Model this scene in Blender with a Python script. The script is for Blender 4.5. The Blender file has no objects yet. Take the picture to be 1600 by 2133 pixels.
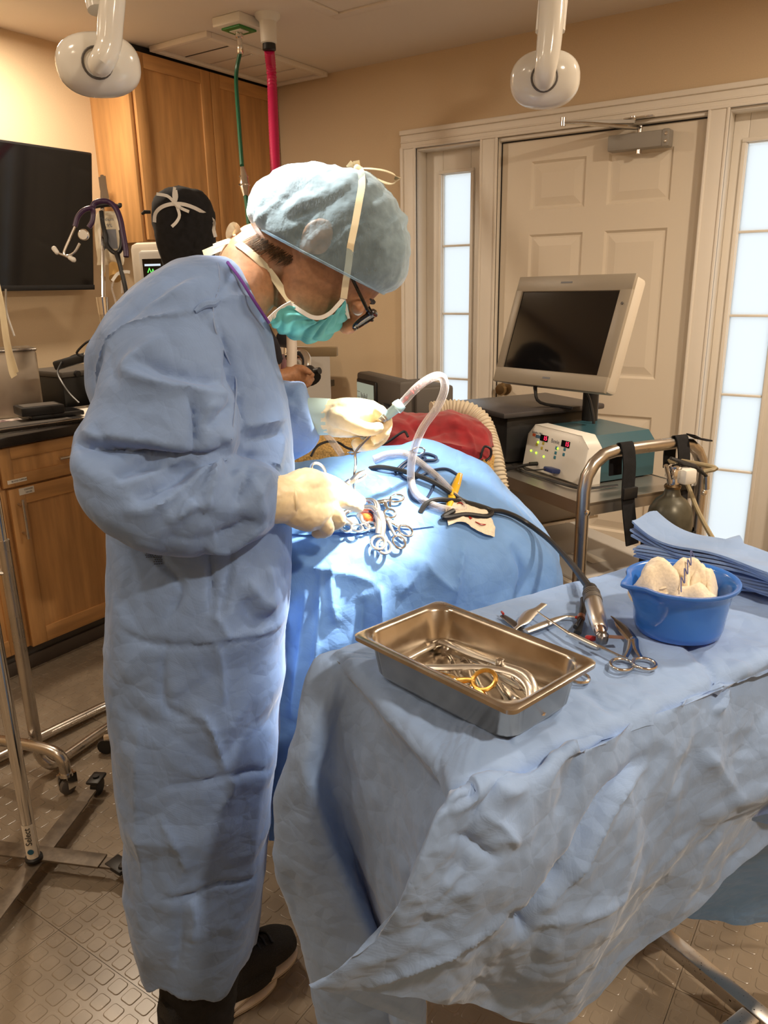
import bpy, bmesh, math, random
import numpy as np
from mathutils import Matrix, Vector
S = bpy.context.scene
COL = S.collection
PI = math.pi
# ------------------------------------------------------------------ camera
cd = bpy.data.cameras.new('camera'); cam = bpy.data.objects.new('camera', cd); COL.objects.link(cam)
cd.sensor_fit = 'AUTO'; cd.sensor_width = 36; cd.lens = 1600 / 2133 * 36; cd.clip_start = .02; cd.clip_end = 60
cam.matrix_world = Matrix(((.82974, -.14490, .53902, 0), (.55791, .24426, -.79314, 0), (-.01674, .95882, .28351, 1.41), (0, 0, 0, 1)))
S.camera = cam
# ------------------------------------------------------------------ daylight outside, exposure
w = bpy.data.worlds.new('world'); S.world = w; w.use_nodes = True
w.node_tree.nodes['Background'].inputs[0].default_value = (.86, .95, 1.0, 1)
w.node_tree.nodes['Background'].inputs[1].default_value = 1.02
S.view_settings.view_transform = 'Standard'; S.view_settings.look = 'None'
S.view_settings.gamma = 1; S.view_settings.use_curve_mapping = False
S.view_settings.exposure = 0.22
# ------------------------------------------------------------------ room lamps (downlights, some added) and unseen spots over the operating site
def light(kind, loc, target, power, color, size=.1, spot=40, blend=.5):
    d = bpy.data.lights.new(kind.lower() + '_light', kind); d.energy = power; d.color = color
    if kind == 'AREA': d.shape = 'DISK'; d.size = size
    elif kind == 'SPOT': d.spot_size = math.radians(spot); d.spot_blend = blend; d.shadow_soft_size = size
    else: d.shadow_soft_size = size
    o = bpy.data.objects.new(d.name, d); COL.objects.link(o); o.location = loc
    o.rotation_euler = (Vector(target) - Vector(loc)).to_track_quat('-Z', 'Y').to_euler()
    return o
WARM = (1.0, .82, .62)
CANS = [(-2.86, 1.86), (-1.35, .25), (.35, 2.3), (.75, .55), (-2.45, .1), (-.9, -.75)]  # first glimpsed, third read from a shadow, the others added out of view
CANP = [19, 5, 30, 29, 10, 5]
for (x, y), p in zip(CANS, CANP):
    light('AREA', (x, y, 2.425), (x, y, 0), p, WARM, .14)
FIELD = (-.83, 1.10, .97)
light('SPOT', (-.27, 1.68, 2.05), (-0.8647,1.1171,0.9673), 500, (1, .95, .86), .04, 16.5, .8)       # this and the next: ceiling surgical lamps above the frame
light('SPOT', (-1.22, .86, 2.3), (-.93, 1.12, 1.5), 290, (1, .95, .86), .06, 22, .8)
light('SPOT', (-.33, .80, 2.25), (-0.8734,1.0508,0.932), 75, (1, .95, .86), .05, 12, .8)  # extra unseen spot, added to brighten the drape under the hand
LAMP_L, LAMP_R = (-1.3513,1.0554,1.8173), (-0.724,1.6971,1.8202)
# ------------------------------------------------------------------ helpers
def pnoise(P, seed=0):
    P = np.asarray(P, float); I = np.floor(P).astype(np.int64); f = P - I
    u = f * f * f * (f * (f * 6 - 15) + 10)
    r = np.zeros(len(P))
    for dx in (0, 1):
        for dy in (0, 1):
            for dz in (0, 1):
                h = ((I[:, 0] + dx) * 73856093 ^ (I[:, 1] + dy) * 19349663 ^ (I[:, 2] + dz) * 83492791 ^ (seed * 2654435)) & 0x7fffffff
                h = (h * 1103515245 + 12345) & 0x7fffffff; h = (h ^ (h >> 13)) * 1274126177 & 0x7fffffff
                a = (h & 1023) / 1023 * 2 * PI; z = ((h >> 10) & 1023) / 511.5 - 1; q = np.sqrt(np.maximum(0, 1 - z * z))
                g = q * np.cos(a) * (f[:, 0] - dx) + q * np.sin(a) * (f[:, 1] - dy) + z * (f[:, 2] - dz)
                r += g * (u[:, 0] if dx else 1 - u[:, 0]) * (u[:, 1] if dy else 1 - u[:, 1]) * (u[:, 2] if dz else 1 - u[:, 2])
    return r
def crumple(P, scale, amp, octs=3, seed=0, gain=.5):
    P = np.asarray(P, float) * scale; t = np.zeros(len(P))
    for o in range(octs):
        t += amp * (.28 - np.abs(pnoise(P + 7.3 * o, seed + o))); P = P * 2.05; amp *= gain
    return t
def facets(P2, spacing, amp, seed=0):
    """flat facets meeting in sharp creases, as in crumpled stiff cloth: heights at jittered points, linear between them"""
    from mathutils.geometry import delaunay_2d_cdt
    from mathutils.bvhtree import BVHTree
    P2 = np.asarray(P2, float); rs = np.random.RandomState(seed); lo, hi = P2.min(0) - spacing * 2, P2.max(0) + spacing * 2
    gx, gy = np.meshgrid(np.arange(lo[0], hi[0], spacing), np.arange(lo[1], hi[1], spacing)); pts = np.c_[gx.ravel(), gy.ravel()] + rs.uniform(-.46, .46, (gx.size, 2)) * spacing
    v, e, f, _, _, _ = delaunay_2d_cdt([Vector(p) for p in pts], [], [], 0, 1e-7); h = rs.uniform(-amp, amp, len(v))
    t = BVHTree.FromPolygons([(p[0], p[1], z) for p, z in zip(v, h)], [list(q) for q in f])
    out = np.zeros(len(P2)); dn = Vector((0, 0, -1))
    for i, (x, y) in enumerate(P2):
        r = t.ray_cast(Vector((x, y, 1)), dn)
        if r[0] is not None: out[i] = r[0].z
    return out
def cr(pts, n):
    """uniform Catmull-Rom through an array of control rows (k, ...) resampled to n rows"""
    A = np.asarray(pts, float); k = len(A)
    t = np.linspace(0, k - 1, n); i = np.minimum(t.astype(int), k - 2); f = (t - i).reshape((-1,) + (1,) * (A.ndim - 1))
    p0 = A[np.maximum(i - 1, 0)]; p1 = A[i]; p2 = A[i + 1]; p3 = A[np.minimum(i + 2, k - 1)]
    lo = (i == 0).reshape(f.shape); hi = (i == k - 2).reshape(f.shape)
    p0 = np.where(lo, 2 * p1 - p2, p0); p3 = np.where(hi, 2 * p2 - p1, p3)
    return .5 * (2 * p1 + (p2 - p0) * f + (2 * p0 - 5 * p1 + 4 * p2 - p3) * f ** 2 + (3 * p1 - p0 - 3 * p2 + p3) * f ** 3)
def resample(pts, n):
    A = np.asarray(pts, float)
    if len(A) < 3: return np.linspace(A[0], A[-1], n)
    B = cr(A, 80); d = np.r_[0, np.cumsum(np.linalg.norm(np.diff(B, axis=0), axis=1))]
    t = np.linspace(0, d[-1], n); return np.stack([np.interp(t, d, B[:, j]) for j in range(B.shape[1])], 1)
def basis(d, up=(0, 0, 1)):
    d = Vector(d).normalized(); u = Vector(up)
    if abs(d.dot(u)) > .98: u = Vector((1, 0, 0)) if abs(d.x) < .9 else Vector((0, 1, 0))
    x = u.cross(d).normalized(); return x, d.cross(x), d
def frame(o, x, y, z):
    m = Matrix.Identity(4)
    for i, v in enumerate((x, y, z, o)): m[0][i], m[1][i], m[2][i] = v[0], v[1], v[2]
    return m
def rotz(a, loc=(0, 0, 0)): return Matrix.Translation(loc) @ Matrix.Rotation(a, 4, 'Z')
class B:
    def __init__(s): s.v = []; s.f = []
    def add(s, V, F, M=None):
        o = len(s.v)
        s.v += [tuple(M @ Vector(p)) for p in V] if M is not None else [tuple(map(float, p)) for p in V]
        s.f += [tuple(i + o for i in f) for f in F]; return s
    def box(s, c, d, M=None, b=0, t=(1, 1)):
        """box centred c, size d; b chamfers the edges; t tapers the top"""
        x, y, z = d[0] / 2, d[1] / 2, d[2] / 2
        if not b:
            V = [(c[0] + i * x * (t[0] if k > 0 else 1), c[1] + j * y * (t[1] if k > 0 else 1), c[2] + k * z) for k in (-1, 1) for j in (-1, 1) for i in (-1, 1)]
            return s.add(V, [(0, 2, 3, 1), (4, 5, 7, 6), (0, 1, 5, 4), (2, 6, 7, 3), (0, 4, 6, 2), (1, 3, 7, 5)], M)
        b = min(b, x * .95, y * .95, z * .95)
        bm = bmesh.new(); bmesh.ops.create_cube(bm, size=1)
        for v in bm.verts:
            k = v.co.z > 0; v.co = (c[0] + v.co.x * 2 * x * (t[0] if k else 1), c[1] + v.co.y * 2 * y * (t[1] if k else 1), c[2] + v.co.z * 2 * z)
        bmesh.ops.bevel(bm, geom=bm.edges[:], offset=b, segments=2, profile=.5, affect='EDGES')
        bm.verts.index_update(); V = [v.co.copy() for v in bm.verts]; F = [[v.index for v in f.verts] for f in bm.faces]; bm.free()
        return s.add(V, F, M)
    def loft(s, rings, cap=True, closed=True):
        n = len(rings[0]); V = [p for r in rings for p in r]; F = []
        for i in range(len(rings) - 1):
            for j in range(n if closed else n - 1):
                k = (j + 1) % n; F.append((i * n + j, i * n + k, (i + 1) * n + k, (i + 1) * n + j))
        if cap and closed:
            F.append(tuple(range(n))[::-1]); F.append(tuple((len(rings) - 1) * n + j for j in range(n)))
        return s.add(V, F)
    def tube(s, pts, r, seg=8, sm=0, closed=False, flat=1, up=(0, 0, 1), round_=False):
        A = np.asarray(pts, float); R = np.asarray(r, float) * np.ones(len(A))
        if sm:
            Q = np.c_[A, R]
            if closed: Q = np.vstack([Q[-2:], Q, Q[:3]]); k = len(A); Q = cr(Q, (len(Q) - 1) * sm + 1)[2 * sm:(2 + k) * sm]
            else: Q = cr(Q, (len(A) - 1) * sm + 1)
            A, R = Q[:, :3], np.maximum(Q[:, 3], 1e-4)
        n = len(A); T = np.roll(A, -1, 0) - np.roll(A, 1, 0) if closed else np.gradient(A, axis=0)
        T /= np.maximum(np.linalg.norm(T, axis=1, keepdims=True), 1e-9)
        x, y, _ = basis(T[0], up); x = np.array(x); rings = []
        for i in range(n):
            x = x - T[i] * (x @ T[i]); x /= np.linalg.norm(x); y = np.cross(T[i], x)
            rings.append([A[i] + R[i] * (math.cos(2 * PI * j / seg) * x + flat * math.sin(2 * PI * j / seg) * y) for j in range(seg)])
        if round_ and not closed:
            def cap(i, sg):
                out = []
                for a in (.35, .7, .92):
                    c = A[i] + sg * T[i] * R[i] * a; q = math.sqrt(1 - a * a)
                    out.append([c + (np.array(p) - A[i]) * q for p in rings[i]])
                return out
            rings = cap(0, -1)[::-1] + rings + cap(n - 1, 1)
        if closed: rings.append(rings[0])
        return s.loft(rings, cap=not closed)
    def cyl(s, a, b, r, r2=None, seg=16): return s.tube([a, b], [r, r if r2 is None else r2], seg)
    def lathe(s, prof, M=None, seg=24, cap=True):
        rings = [[(r * math.cos(2 * PI * j / seg), r * math.sin(2 * PI * j / seg), z) for j in range(seg)] for r, z in prof]
        o = len(s.v); s.loft(rings, cap)
        if M is not None: s.v[o:] = [tuple(M @ Vector(p)) for p in s.v[o:]]
        return s
    def prism(s, out, h, M=None, z=0):
        n = len(out); V = [(x, y, z) for x, y in out] + [(x, y, z + h) for x, y in out]
        F = [tuple(range(n))[::-1], tuple(range(n, 2 * n))] + [(i, (i + 1) % n, n + (i + 1) % n, n + i) for i in range(n)]
        return s.add(V, F, M)
    def ring(s, c, R, r, x=(1, 0, 0), y=(0, 1, 0), n=20, seg=7, sq=1.0):
        c, x, y = np.array(c), np.array(x), np.array(y)
        return s.tube([c + R * (math.cos(2 * PI * i / n) * x + sq * math.sin(2 * PI * i / n) * y) for i in range(n)], r, seg, closed=True)
    def ribbon(s, pts, wdt, nrm, th=.0012, sm=4):
        A = np.asarray(pts, float); A = cr(A, (len(A) - 1) * sm + 1) if sm > 1 else A
        T = np.gradient(A, axis=0); N = np.asarray(nrm, float)
        if N.ndim == 1: N = np.repeat(N[None], len(A), 0)
        else: N = cr(N, len(A))
        W = np.cross(T, N); W /= np.linalg.norm(W, axis=1, keepdims=True); N = N / np.linalg.norm(N, axis=1, keepdims=True)
        return s.loft([[a - w_ * wdt / 2, a + w_ * wdt / 2, a + w_ * wdt / 2 + n_ * th, a - w_ * wdt / 2 + n_ * th] for a, w_, n_ in zip(A, W, N)])
    def grid(s, G):
        G = np.asarray(G); a, b = G.shape[:2]
        return s.add(G.reshape(-1, 3), [(i * b + j, i * b + j + 1, (i + 1) * b + j + 1, (i + 1) * b + j) for i in range(a - 1) for j in range(b - 1)])
PARENT_INV = {}
def link(o): COL.objects.link(o); return o
def tag(o, label=None, cat=None, group=None, kind=None):
    if label: o['label'] = label
    if cat: o['category'] = cat
    if group: o['group'] = group
    if kind: o['kind'] = kind
    return o
def thing(name, label, cat, loc=(0, 0, 0), group=None):
    o = link(bpy.data.objects.new(name, None)); o.empty_display_size = .02; o.location = loc
    return tag(o, label, cat, group)
def wloc(o):
    m = Matrix.Identity(4)
    while o is not None: m = Matrix.Translation(o.location) @ m; o = o.parent
    return m
def obj(name, b, m, parent=None, ang=40, smooth=True, label=None, kind=None, sub=0):
    me = bpy.data.meshes.new(name); me.from_pydata(b.v, [], b.f)
    bm = bmesh.new(); bm.from_mesh(me); bmesh.ops.recalc_face_normals(bm, faces=bm.faces[:]); bm.to_mesh(me); bm.free()
    if smooth: me.shade_smooth(); me.set_sharp_from_angle(angle=math.radians(ang))
    o = link(bpy.data.objects.new(name, me))
    for q in (m if isinstance(m, (list, tuple)) else [m]): me.materials.append(q)
    if parent is not None: o.parent = parent; o.matrix_parent_inverse = (Matrix.Translation(-parent.location) if parent.parent is None and parent.type == 'EMPTY' else Matrix.Identity(4))
    if sub: d = o.modifiers.new('subdivision', 'SUBSURF'); d.levels = d.render_levels = sub
    return tag(o, label=label, kind=kind)
def struct(name, b, m, **k): return tag(obj(name, b, m, **k), kind='structure')
def dup(root, M, label, group=None):
    """a copy of a thing built at the origin, with copies of its parts, moved by matrix M"""
    r = root.copy(); link(r); r.matrix_world = M; r['label'] = label
    if group: r['group'] = group
    for ch in root.children:
        c = ch.copy(); link(c); c.parent = r
        for g in ch.children: d = g.copy(); link(d); d.parent = c
    return r
def remesh(b, vox, smooth_it=2):
    """voxel union of the overlapping closed shells in b, as arrays (verts, faces)"""
    me = bpy.data.meshes.new('t'); me.from_pydata(b.v, [], b.f)
    bm = bmesh.new(); bm.from_mesh(me); bmesh.ops.recalc_face_normals(bm, faces=bm.faces[:]); bm.to_mesh(me); bm.free()
    o = link(bpy.data.objects.new('t', me)); d = o.modifiers.new('r', 'REMESH'); d.mode = 'VOXEL'; d.voxel_size = vox
    if smooth_it: q = o.modifiers.new('s', 'SMOOTH'); q.factor = .5; q.iterations = smooth_it
    dg = bpy.context.evaluated_depsgraph_get(); ev = o.evaluated_get(dg); m2 = ev.to_mesh()
    n = len(m2.vertices); V = np.empty(n * 3); m2.vertices.foreach_get('co', V)
    N = np.empty(n * 3); m2.vertices.foreach_get('normal', N)
    F = [tuple(p.vertices) for p in m2.polygons]; ev.to_mesh_clear()
    bpy.data.objects.remove(o); bpy.data.meshes.remove(me)
    return V.reshape(-1, 3), N.reshape(-1, 3), F
def arr(V, F):
    b = B(); b.add(V, F); return b
def vnormals(V, F):
    me = bpy.data.meshes.new('t'); me.from_pydata([tuple(v) for v in V], [], F); N = np.empty(len(V) * 3)
    me.vertices.foreach_get('normal', N); bpy.data.meshes.remove(me); return N.reshape(-1, 3)
HV = np.array([-.56208, .82708, 0.])      # horizontal direction used as the profile plane of the surgeon
HL = np.array([.82708, .56208, 0.])
def folds(V, N, lst, facing=True):
    """pleats and ridges: each (polyline, width, height) raises or sinks the cloth along its normal"""
    q = np.c_[V @ HL, V[:, 2]]; out = np.zeros(len(V)); m = np.clip(-(N @ HV) * 3, 0, 1) if facing else 1
    for poly, wd, amp in lst:
        P = np.asarray(poly, float); P = np.c_[P @ HL, P[:, 2]]
        if len(P) > 2: P = cr(P, (len(P) - 1) * 5 + 1)
        best = np.full(len(V), 9.); tt = np.zeros(len(V)); L = np.r_[0, np.cumsum(np.linalg.norm(np.diff(P, axis=0), axis=1))]
        for i in range(len(P) - 1):
            a, d = P[i], P[i + 1] - P[i]; l2 = d @ d; t = np.clip(((q - a) @ d) / l2, 0, 1)
            ds = np.linalg.norm(q - a - t[:, None] * d, axis=1); k = ds < best; best[k] = ds[k]; tt[k] = (L[i] + t[k] * math.sqrt(l2)) / L[-1]
        tap = np.clip(np.minimum(tt, 1 - tt) * 4, .0, 1) ** .6
        out += amp * 1.35 * tap * np.exp(-np.abs(best / wd) ** 1.1) * m
    return out
# ------------------------------------------------------------------ materials
MATS = {}
def mat(name, col, rough=.5, metal=0., **k):
    if name in MATS: return MATS[name]
    m = bpy.data.materials.new(name); m.use_nodes = True; nt = m.node_tree; b = nt.nodes['Principled BSDF']
    b.inputs['Base Color'].default_value = (*col, 1); b.inputs['Roughness'].default_value = rough; b.inputs['Metallic'].default_value = metal
    for a, v in k.items():
        a = a.replace('_', ' ')
        if a in b.inputs: b.inputs[a].default_value = v
    MATS[name] = m; return m
def tex(m, kind='noise', scale=20, amt=.15, bump=0., dist=.002, detail=3, rough_amt=0, stretch=None, col2=None, lo=.35, hi=.65):
    """grain on a material: colour variation and fine bump in object space"""
    nt = m.node_tree; b = nt.nodes['Principled BSDF']; tc = nt.nodes.new('ShaderNodeTexCoord'); src = tc.outputs['Object']
    if stretch:
        mp = nt.nodes.new('ShaderNodeMapping'); mp.inputs['Scale'].default_value = stretch[:3]
        if len(stretch) > 3: mp.inputs['Rotation'].default_value = stretch[3]
        nt.links.new(src, mp.inputs[0]); src = mp.outputs[0]
    if kind == 'noise':
        t = nt.nodes.new('ShaderNodeTexNoise'); t.inputs['Scale'].default_value = scale; t.inputs['Detail'].default_value = detail
        fac = t.outputs[0]
    elif kind == 'voronoi':
        t = nt.nodes.new('ShaderNodeTexVoronoi'); t.inputs['Scale'].default_value = scale; fac = t.outputs[0]
    elif kind == 'crease':
        t = nt.nodes.new('ShaderNodeTexVoronoi'); t.feature = 'DISTANCE_TO_EDGE'; t.inputs['Scale'].default_value = scale; fac = t.outputs['Distance']
    else:
        t = nt.nodes.new('ShaderNodeTexWave'); t.inputs['Scale'].default_value = scale; t.inputs['Distortion'].default_value = 0; fac = t.outputs['Fac']
    nt.links.new(src, t.inputs['Vector'])
    if amt or col2:
        c = b.inputs['Base Color'].default_value[:3] if not b.inputs['Base Color'].links else None
        r = nt.nodes.new('ShaderNodeValToRGB'); r.color_ramp.elements[0].position = lo; r.color_ramp.elements[1].position = hi
        if c:
            c2 = col2 or tuple(x * (1 - amt) for x in c); c1 = c if col2 else tuple(min(1, x * (1 + amt * .5)) for x in c)
            r.color_ramp.elements[0].color = (*c2, 1); r.color_ramp.elements[1].color = (*c1, 1)
            nt.links.new(fac, r.inputs[0]); nt.links.new(r.outputs[0], b.inputs['Base Color'])
    if rough_amt:
        mr = nt.nodes.new('ShaderNodeMapRange'); r0 = b.inputs['Roughness'].default_value
        mr.inputs['To Min'].default_value = max(0, r0 - rough_amt); mr.inputs['To Max'].default_value = min(1, r0 + rough_amt)
        nt.links.new(fac, mr.inputs[0]); nt.links.new(mr.outputs[0], b.inputs['Roughness'])
    if bump:
        bn = nt.nodes.new('ShaderNodeBump'); bn.inputs['Strength'].default_value = bump; bn.inputs['Distance'].default_value = dist
        nt.links.new(fac, bn.inputs['Height'])
        if b.inputs['Normal'].links: nt.links.new(b.inputs['Normal'].links[0].from_socket, bn.inputs['Normal'])
        nt.links.new(bn.outputs[0], b.inputs['Normal'])
    return m
def emit(name, col, s):
    m = mat(name, (0, 0, 0), .5); b = m.node_tree.nodes['Principled BSDF']
    b.inputs['Emission Color'].default_value = (*col, 1); b.inputs['Emission Strength'].default_value = s; return m
def translucent(m, col, fac):
    nt = m.node_tree; b = nt.nodes['Principled BSDF']; t = nt.nodes.new('ShaderNodeBsdfTranslucent'); t.inputs[0].default_value = (*col, 1)
    mx = nt.nodes.new('ShaderNodeMixShader'); mx.inputs[0].default_value = fac
    nt.links.new(b.outputs[0], mx.inputs[1]); nt.links.new(t.outputs[0], mx.inputs[2]); nt.links.new(mx.outputs[0], nt.nodes['Material Output'].inputs[0]); return m
def fabric(name, col, tr=.12, weave=900, rough=.75, cz=.5):
    m = mat(name, col, rough, Sheen_Weight=.25, Sheen_Roughness=.4)
    tex(m, 'noise', 9, .12, 0); tex(m, 'wave', weave / 4, 0, .10, .0005, stretch=(1, 1, .9, (.3, .4, .8))); tex(m, 'noise', 160, 0, .22, .0012, 4)
    tex(m, 'crease', 13, 0, cz, .016); tex(m, 'crease', 31, 0, cz, .007, stretch=(1, 1, 1, (.6, .2, .9)))
    return translucent(m, col, tr) if tr else m
M_WALL = tex(mat('wall_paint', (.70, .55, .365), .8), 'noise', 220, .03, .05, .0008)
M_CEIL = mat('ceiling_paint', (.80, .73, .65), .9)
M_TRIM = mat('white_trim_paint', (.85, .80, .72), .42)
M_DOOR = mat('door_paint', (.80, .72, .60), .45)
M_WOOD = mat('maple_wood', (.56, .30, .115), .38)
tex(M_WOOD, 'noise', 3, .22, 0, stretch=(9, 9, .9), detail=5)
M_WOODH = tex(mat('maple_wood_cross', (.56, .30, .115), .38), 'noise', 3, .22, 0, stretch=(1, 1, 9), detail=5)
M_FLOOR = tex(mat('rubber_floor', (.245, .20, .15), .27), 'noise', 6, .18, 0, detail=5, rough_amt=.10)
M_COUNTER = tex(mat('dark_counter', (.022, .018, .016), .3), 'noise', 300, .3)
M_STEEL = tex(mat('brushed_steel', (.62, .58, .53), .28, 1), 'noise', 12, .08, 0, rough_amt=.06, stretch=(1, 1, 1))
M_PAN = tex(mat('pan_steel', (.60, .54, .46), .22, 1), 'noise', 30, .15, 0, rough_amt=.08)
M_CHROME = mat('chrome', (.80, .78, .75), .12, 1)
M_INST = mat('instrument_steel', (.66, .62, .57), .2, 1)
M_INSTB = mat('satin_instrument_steel', (.72, .68, .62), .34, 1)
M_DARKST = mat('dark_steel', (.22, .21, .21), .3, 1)
M_GOLD = mat('gold_plate', (.85, .52, .14), .25, 1)
M_BLACK = mat('black_plastic', (.012, .012, .013), .45)
M_BLACKG = mat('black_gloss', (.006, .006, .007), .07)
M_BLACKF = tex(mat('black_fabric', (.008, .008, .010), .95), 'noise', 60, .4, .3, .002)
M_GREYP = mat('grey_plastic', (.10, .09, .08), .5)
M_BEIGE = mat('beige_plastic', (.60, .54, .45), .45)
M_LGREY = mat('light_grey_plastic', (.52, .50, .47), .45)
M_WHITEP = mat('white_plastic', (.78, .76, .70), .4)
M_LAMP = mat('lamp_enamel', (.72, .69, .62), .16)
M_BRASS = mat('aged_brass', (.28, .20, .11), .35, 1)
M_RED = tex(mat('red_cloth', (.30, .008, .014), .85, Sheen_Weight=.3), 'noise', 30, .25, .3, .002)
M_TAN = tex(mat('gold_fleece', (.55, .34, .11), .95), 'noise', 240, .35, .7, .004)
M_GOWN = fabric('gown_fabric', (.205, .325, .60), .10, cz=.32)
M_DRAPE = fabric('table_drape_fabric', (.275, .42, .72), .10, cz=.33)
M_PDRAPE = fabric('patient_drape_fabric', (.18, .38, .78), .12, cz=.28)
M_PDRAPE_SHADE = fabric('quarter_drape_shade', (.15, .34, .66), .12)  # drape blue made darker, the shade put into the colour
M_LATEX = mat('latex_glove', (.80, .66, .42), .42, Subsurface_Weight=.12, Subsurface_Radius=(.01, .006, .003), Subsurface_Scale=.5)
tex(M_LATEX, 'noise', 60, .08, .25, .0015)
M_SKIN = mat('skin', (.42, .205, .105), .5, Subsurface_Weight=.1, Subsurface_Radius=(.01, .004, .002), Subsurface_Scale=.5); tex(M_SKIN, 'noise', 120, .14, .15, .0008)
M_HAIR = tex(mat('dark_hair', (.012, .008, .006), .6), 'noise', 90, .5, .6, .004, stretch=(3, 3, 1))
M_WHITEC = tex(mat('white_cotton', (.84, .74, .58), .9, Sheen_Weight=.3), 'noise', 260, .10, .5, .0012)
M_TAPE = tex(mat('cream_tape', (.82, .72, .50), .8), 'wave', 300, .06, .2, .0005)
M_TIE = tex(mat('white_tie', (.80, .78, .74), .8), 'wave', 300, .10, .3, .0006)
M_MASK = translucent(tex(mat('teal_mask', (.13, .50, .52), .75), 'noise', 40, .15, .3, .001), (.13, .5, .52), .1)
M_BOWL = mat('blue_bowl_plastic', (.035, .17, .62), .22, Coat_Weight=.4)
M_PURPLE = mat('purple_tube', (.045, .016, .06), .35)
M_PURPC = tex(mat('purple_cloth', (.16, .05, .30), .9), 'wave', 500, .3, .2, .0006)
M_MAG = mat('magenta_hose', (.52, .015, .09), .4)
M_GREENH = mat('green_hose', (.008, .10, .05), .4)
M_YEL = mat('yellow_plastic', (.85, .50, .02), .4)
M_LBLUE = mat('pale_blue_plastic', (.42, .62, .70), .4)
M_TEAL = mat('teal_enamel', (.03, .095, .125), .28)
M_NAVY = mat('navy_cable', (.015, .035, .09), .45)
M_BLOOD = mat('blood', (.35, .015, .01), .25)
M_TISSUE = tex(mat('tissue', (.70, .14, .03), .3), 'noise', 60, .5, .4, .004)
M_PAPER = mat('paper', (.78, .74, .66), .8)
M_INK = mat('ink', (.03, .03, .035), .8)
M_INKG = mat('grey_ink', (.22, .23, .26), .8)
M_CLEAR = mat('clear_vinyl', (.93, .90, .88), .08, Transmission_Weight=.0, IOR=1.3)
def see_through(m, col, opa, add=.55):
    nt = m.node_tree; b = nt.nodes['Principled BSDF']; t = nt.nodes.new('ShaderNodeBsdfTransparent'); t.inputs[0].default_value = (*col, 1)
    mx = nt.nodes.new('ShaderNodeMixShader'); mx.inputs[0].default_value = opa
    lw = nt.nodes.new('ShaderNodeLayerWeight'); lw.inputs[0].default_value = .35; mr = nt.nodes.new('ShaderNodeMapRange')
    mr.inputs['To Min'].default_value = opa; mr.inputs['To Max'].default_value = min(1, opa + add); nt.links.new(lw.outputs['Facing'], mr.inputs[0]); nt.links.new(mr.outputs[0], mx.inputs[0])
    nt.links.new(t.outputs[0], mx.inputs[1]); nt.links.new(b.outputs[0], mx.inputs[2]); nt.links.new(mx.outputs[0], nt.nodes['Material Output'].inputs[0]); return m
see_through(M_CLEAR, (.95, .94, .94), .14)
M_BAG = see_through(mat('bag_vinyl', (.92, .84, .66), .3), (.95, .9, .8), .90, .1)
M_LENS = see_through(mat('lens', (.8, .85, .88), .03), (.95, .97, .97), .08)
M_FROST = see_through(translucent(mat('frost_base', (.9, .93, .95), .3), (.95, .97, 1), .0), (1, 1, 1), 1) if 0 else None
m = mat('frosted_glass', (.9, .95, .97), .35); translucent(m, (.98, .99, 1.0), .93); M_GLASS = m
M_CAP = see_through(tex(tex(mat('bouffant_cap', (.44, .62, .74), .85, Sheen_Weight=.4), 'noise', 70, .14, .7, .003, 5), 'crease', 24, 0, .5, .008, stretch=(1.4, .7, 1, (.3, .5, .2))), (.80, .88, .95), .30, .5)
def text(name, s, size, M, m, parent, ext=.0003):
    c = bpy.data.curves.new(name, 'FONT'); c.body = s; c.size = size; c.extrude = ext; c.align_x = 'CENTER'; c.align_y = 'CENTER'; c.resolution_u = 3
    o = link(bpy.data.objects.new(name, c)); dg = bpy.context.evaluated_depsgraph_get(); me = bpy.data.meshes.new_from_object(o.evaluated_get(dg))
    bpy.data.objects.remove(o); bpy.data.curves.remove(c)
    me.transform(M); me.materials.clear(); me.materials.append(m); o = link(bpy.data.objects.new(name, me))
    o.parent = parent; o.matrix_parent_inverse = Matrix.Translation(-parent.location) if parent.parent is None and parent.type == 'EMPTY' else Matrix.Identity(4)
    return o
# ================================================================== the room
XL, XR, YN, YF, ZC = -3.3, 2.0, -1.8, 3.5, 2.45
struct('wall_left', B().box((XL - .05, (YN + YF) / 2, ZC / 2), (.1, YF - YN + .2, ZC)), M_WALL)
struct('wall_right', B().box((XR + .05, (YN + YF) / 2, ZC / 2), (.1, YF - YN + .2, ZC)), M_WALL)
struct('wall_back', B().box(((XL + XR) / 2, YN - .05, ZC / 2), (XR - XL, .1, ZC)), M_WALL)
UL, UR, UT = -2.17, -.345, 2.065            # rough opening of the entrance unit
b = B().box(((XL + UL) / 2, YF + .06, ZC / 2), (UL - XL, .12, ZC)).box(((UR + XR) / 2, YF + .06, ZC / 2), (XR - UR, .12, ZC))
b.box(((UL + UR) / 2, YF + .06, (UT + ZC) / 2), (UR - UL, .12, ZC - UT))
struct('wall_far', b, M_WALL)
struct('ceiling', B().box(((XL + XR) / 2, (YN + YF) / 2, ZC + .05), (XR - XL + .2, YF - YN + .2, .1)), M_CEIL)
fl = struct('floor', B().box(((XL + XR) / 2, (YN + YF) / 2, -.03), (XR - XL + .2, YF - YN + .2, .05)), M_FLOOR)
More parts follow.
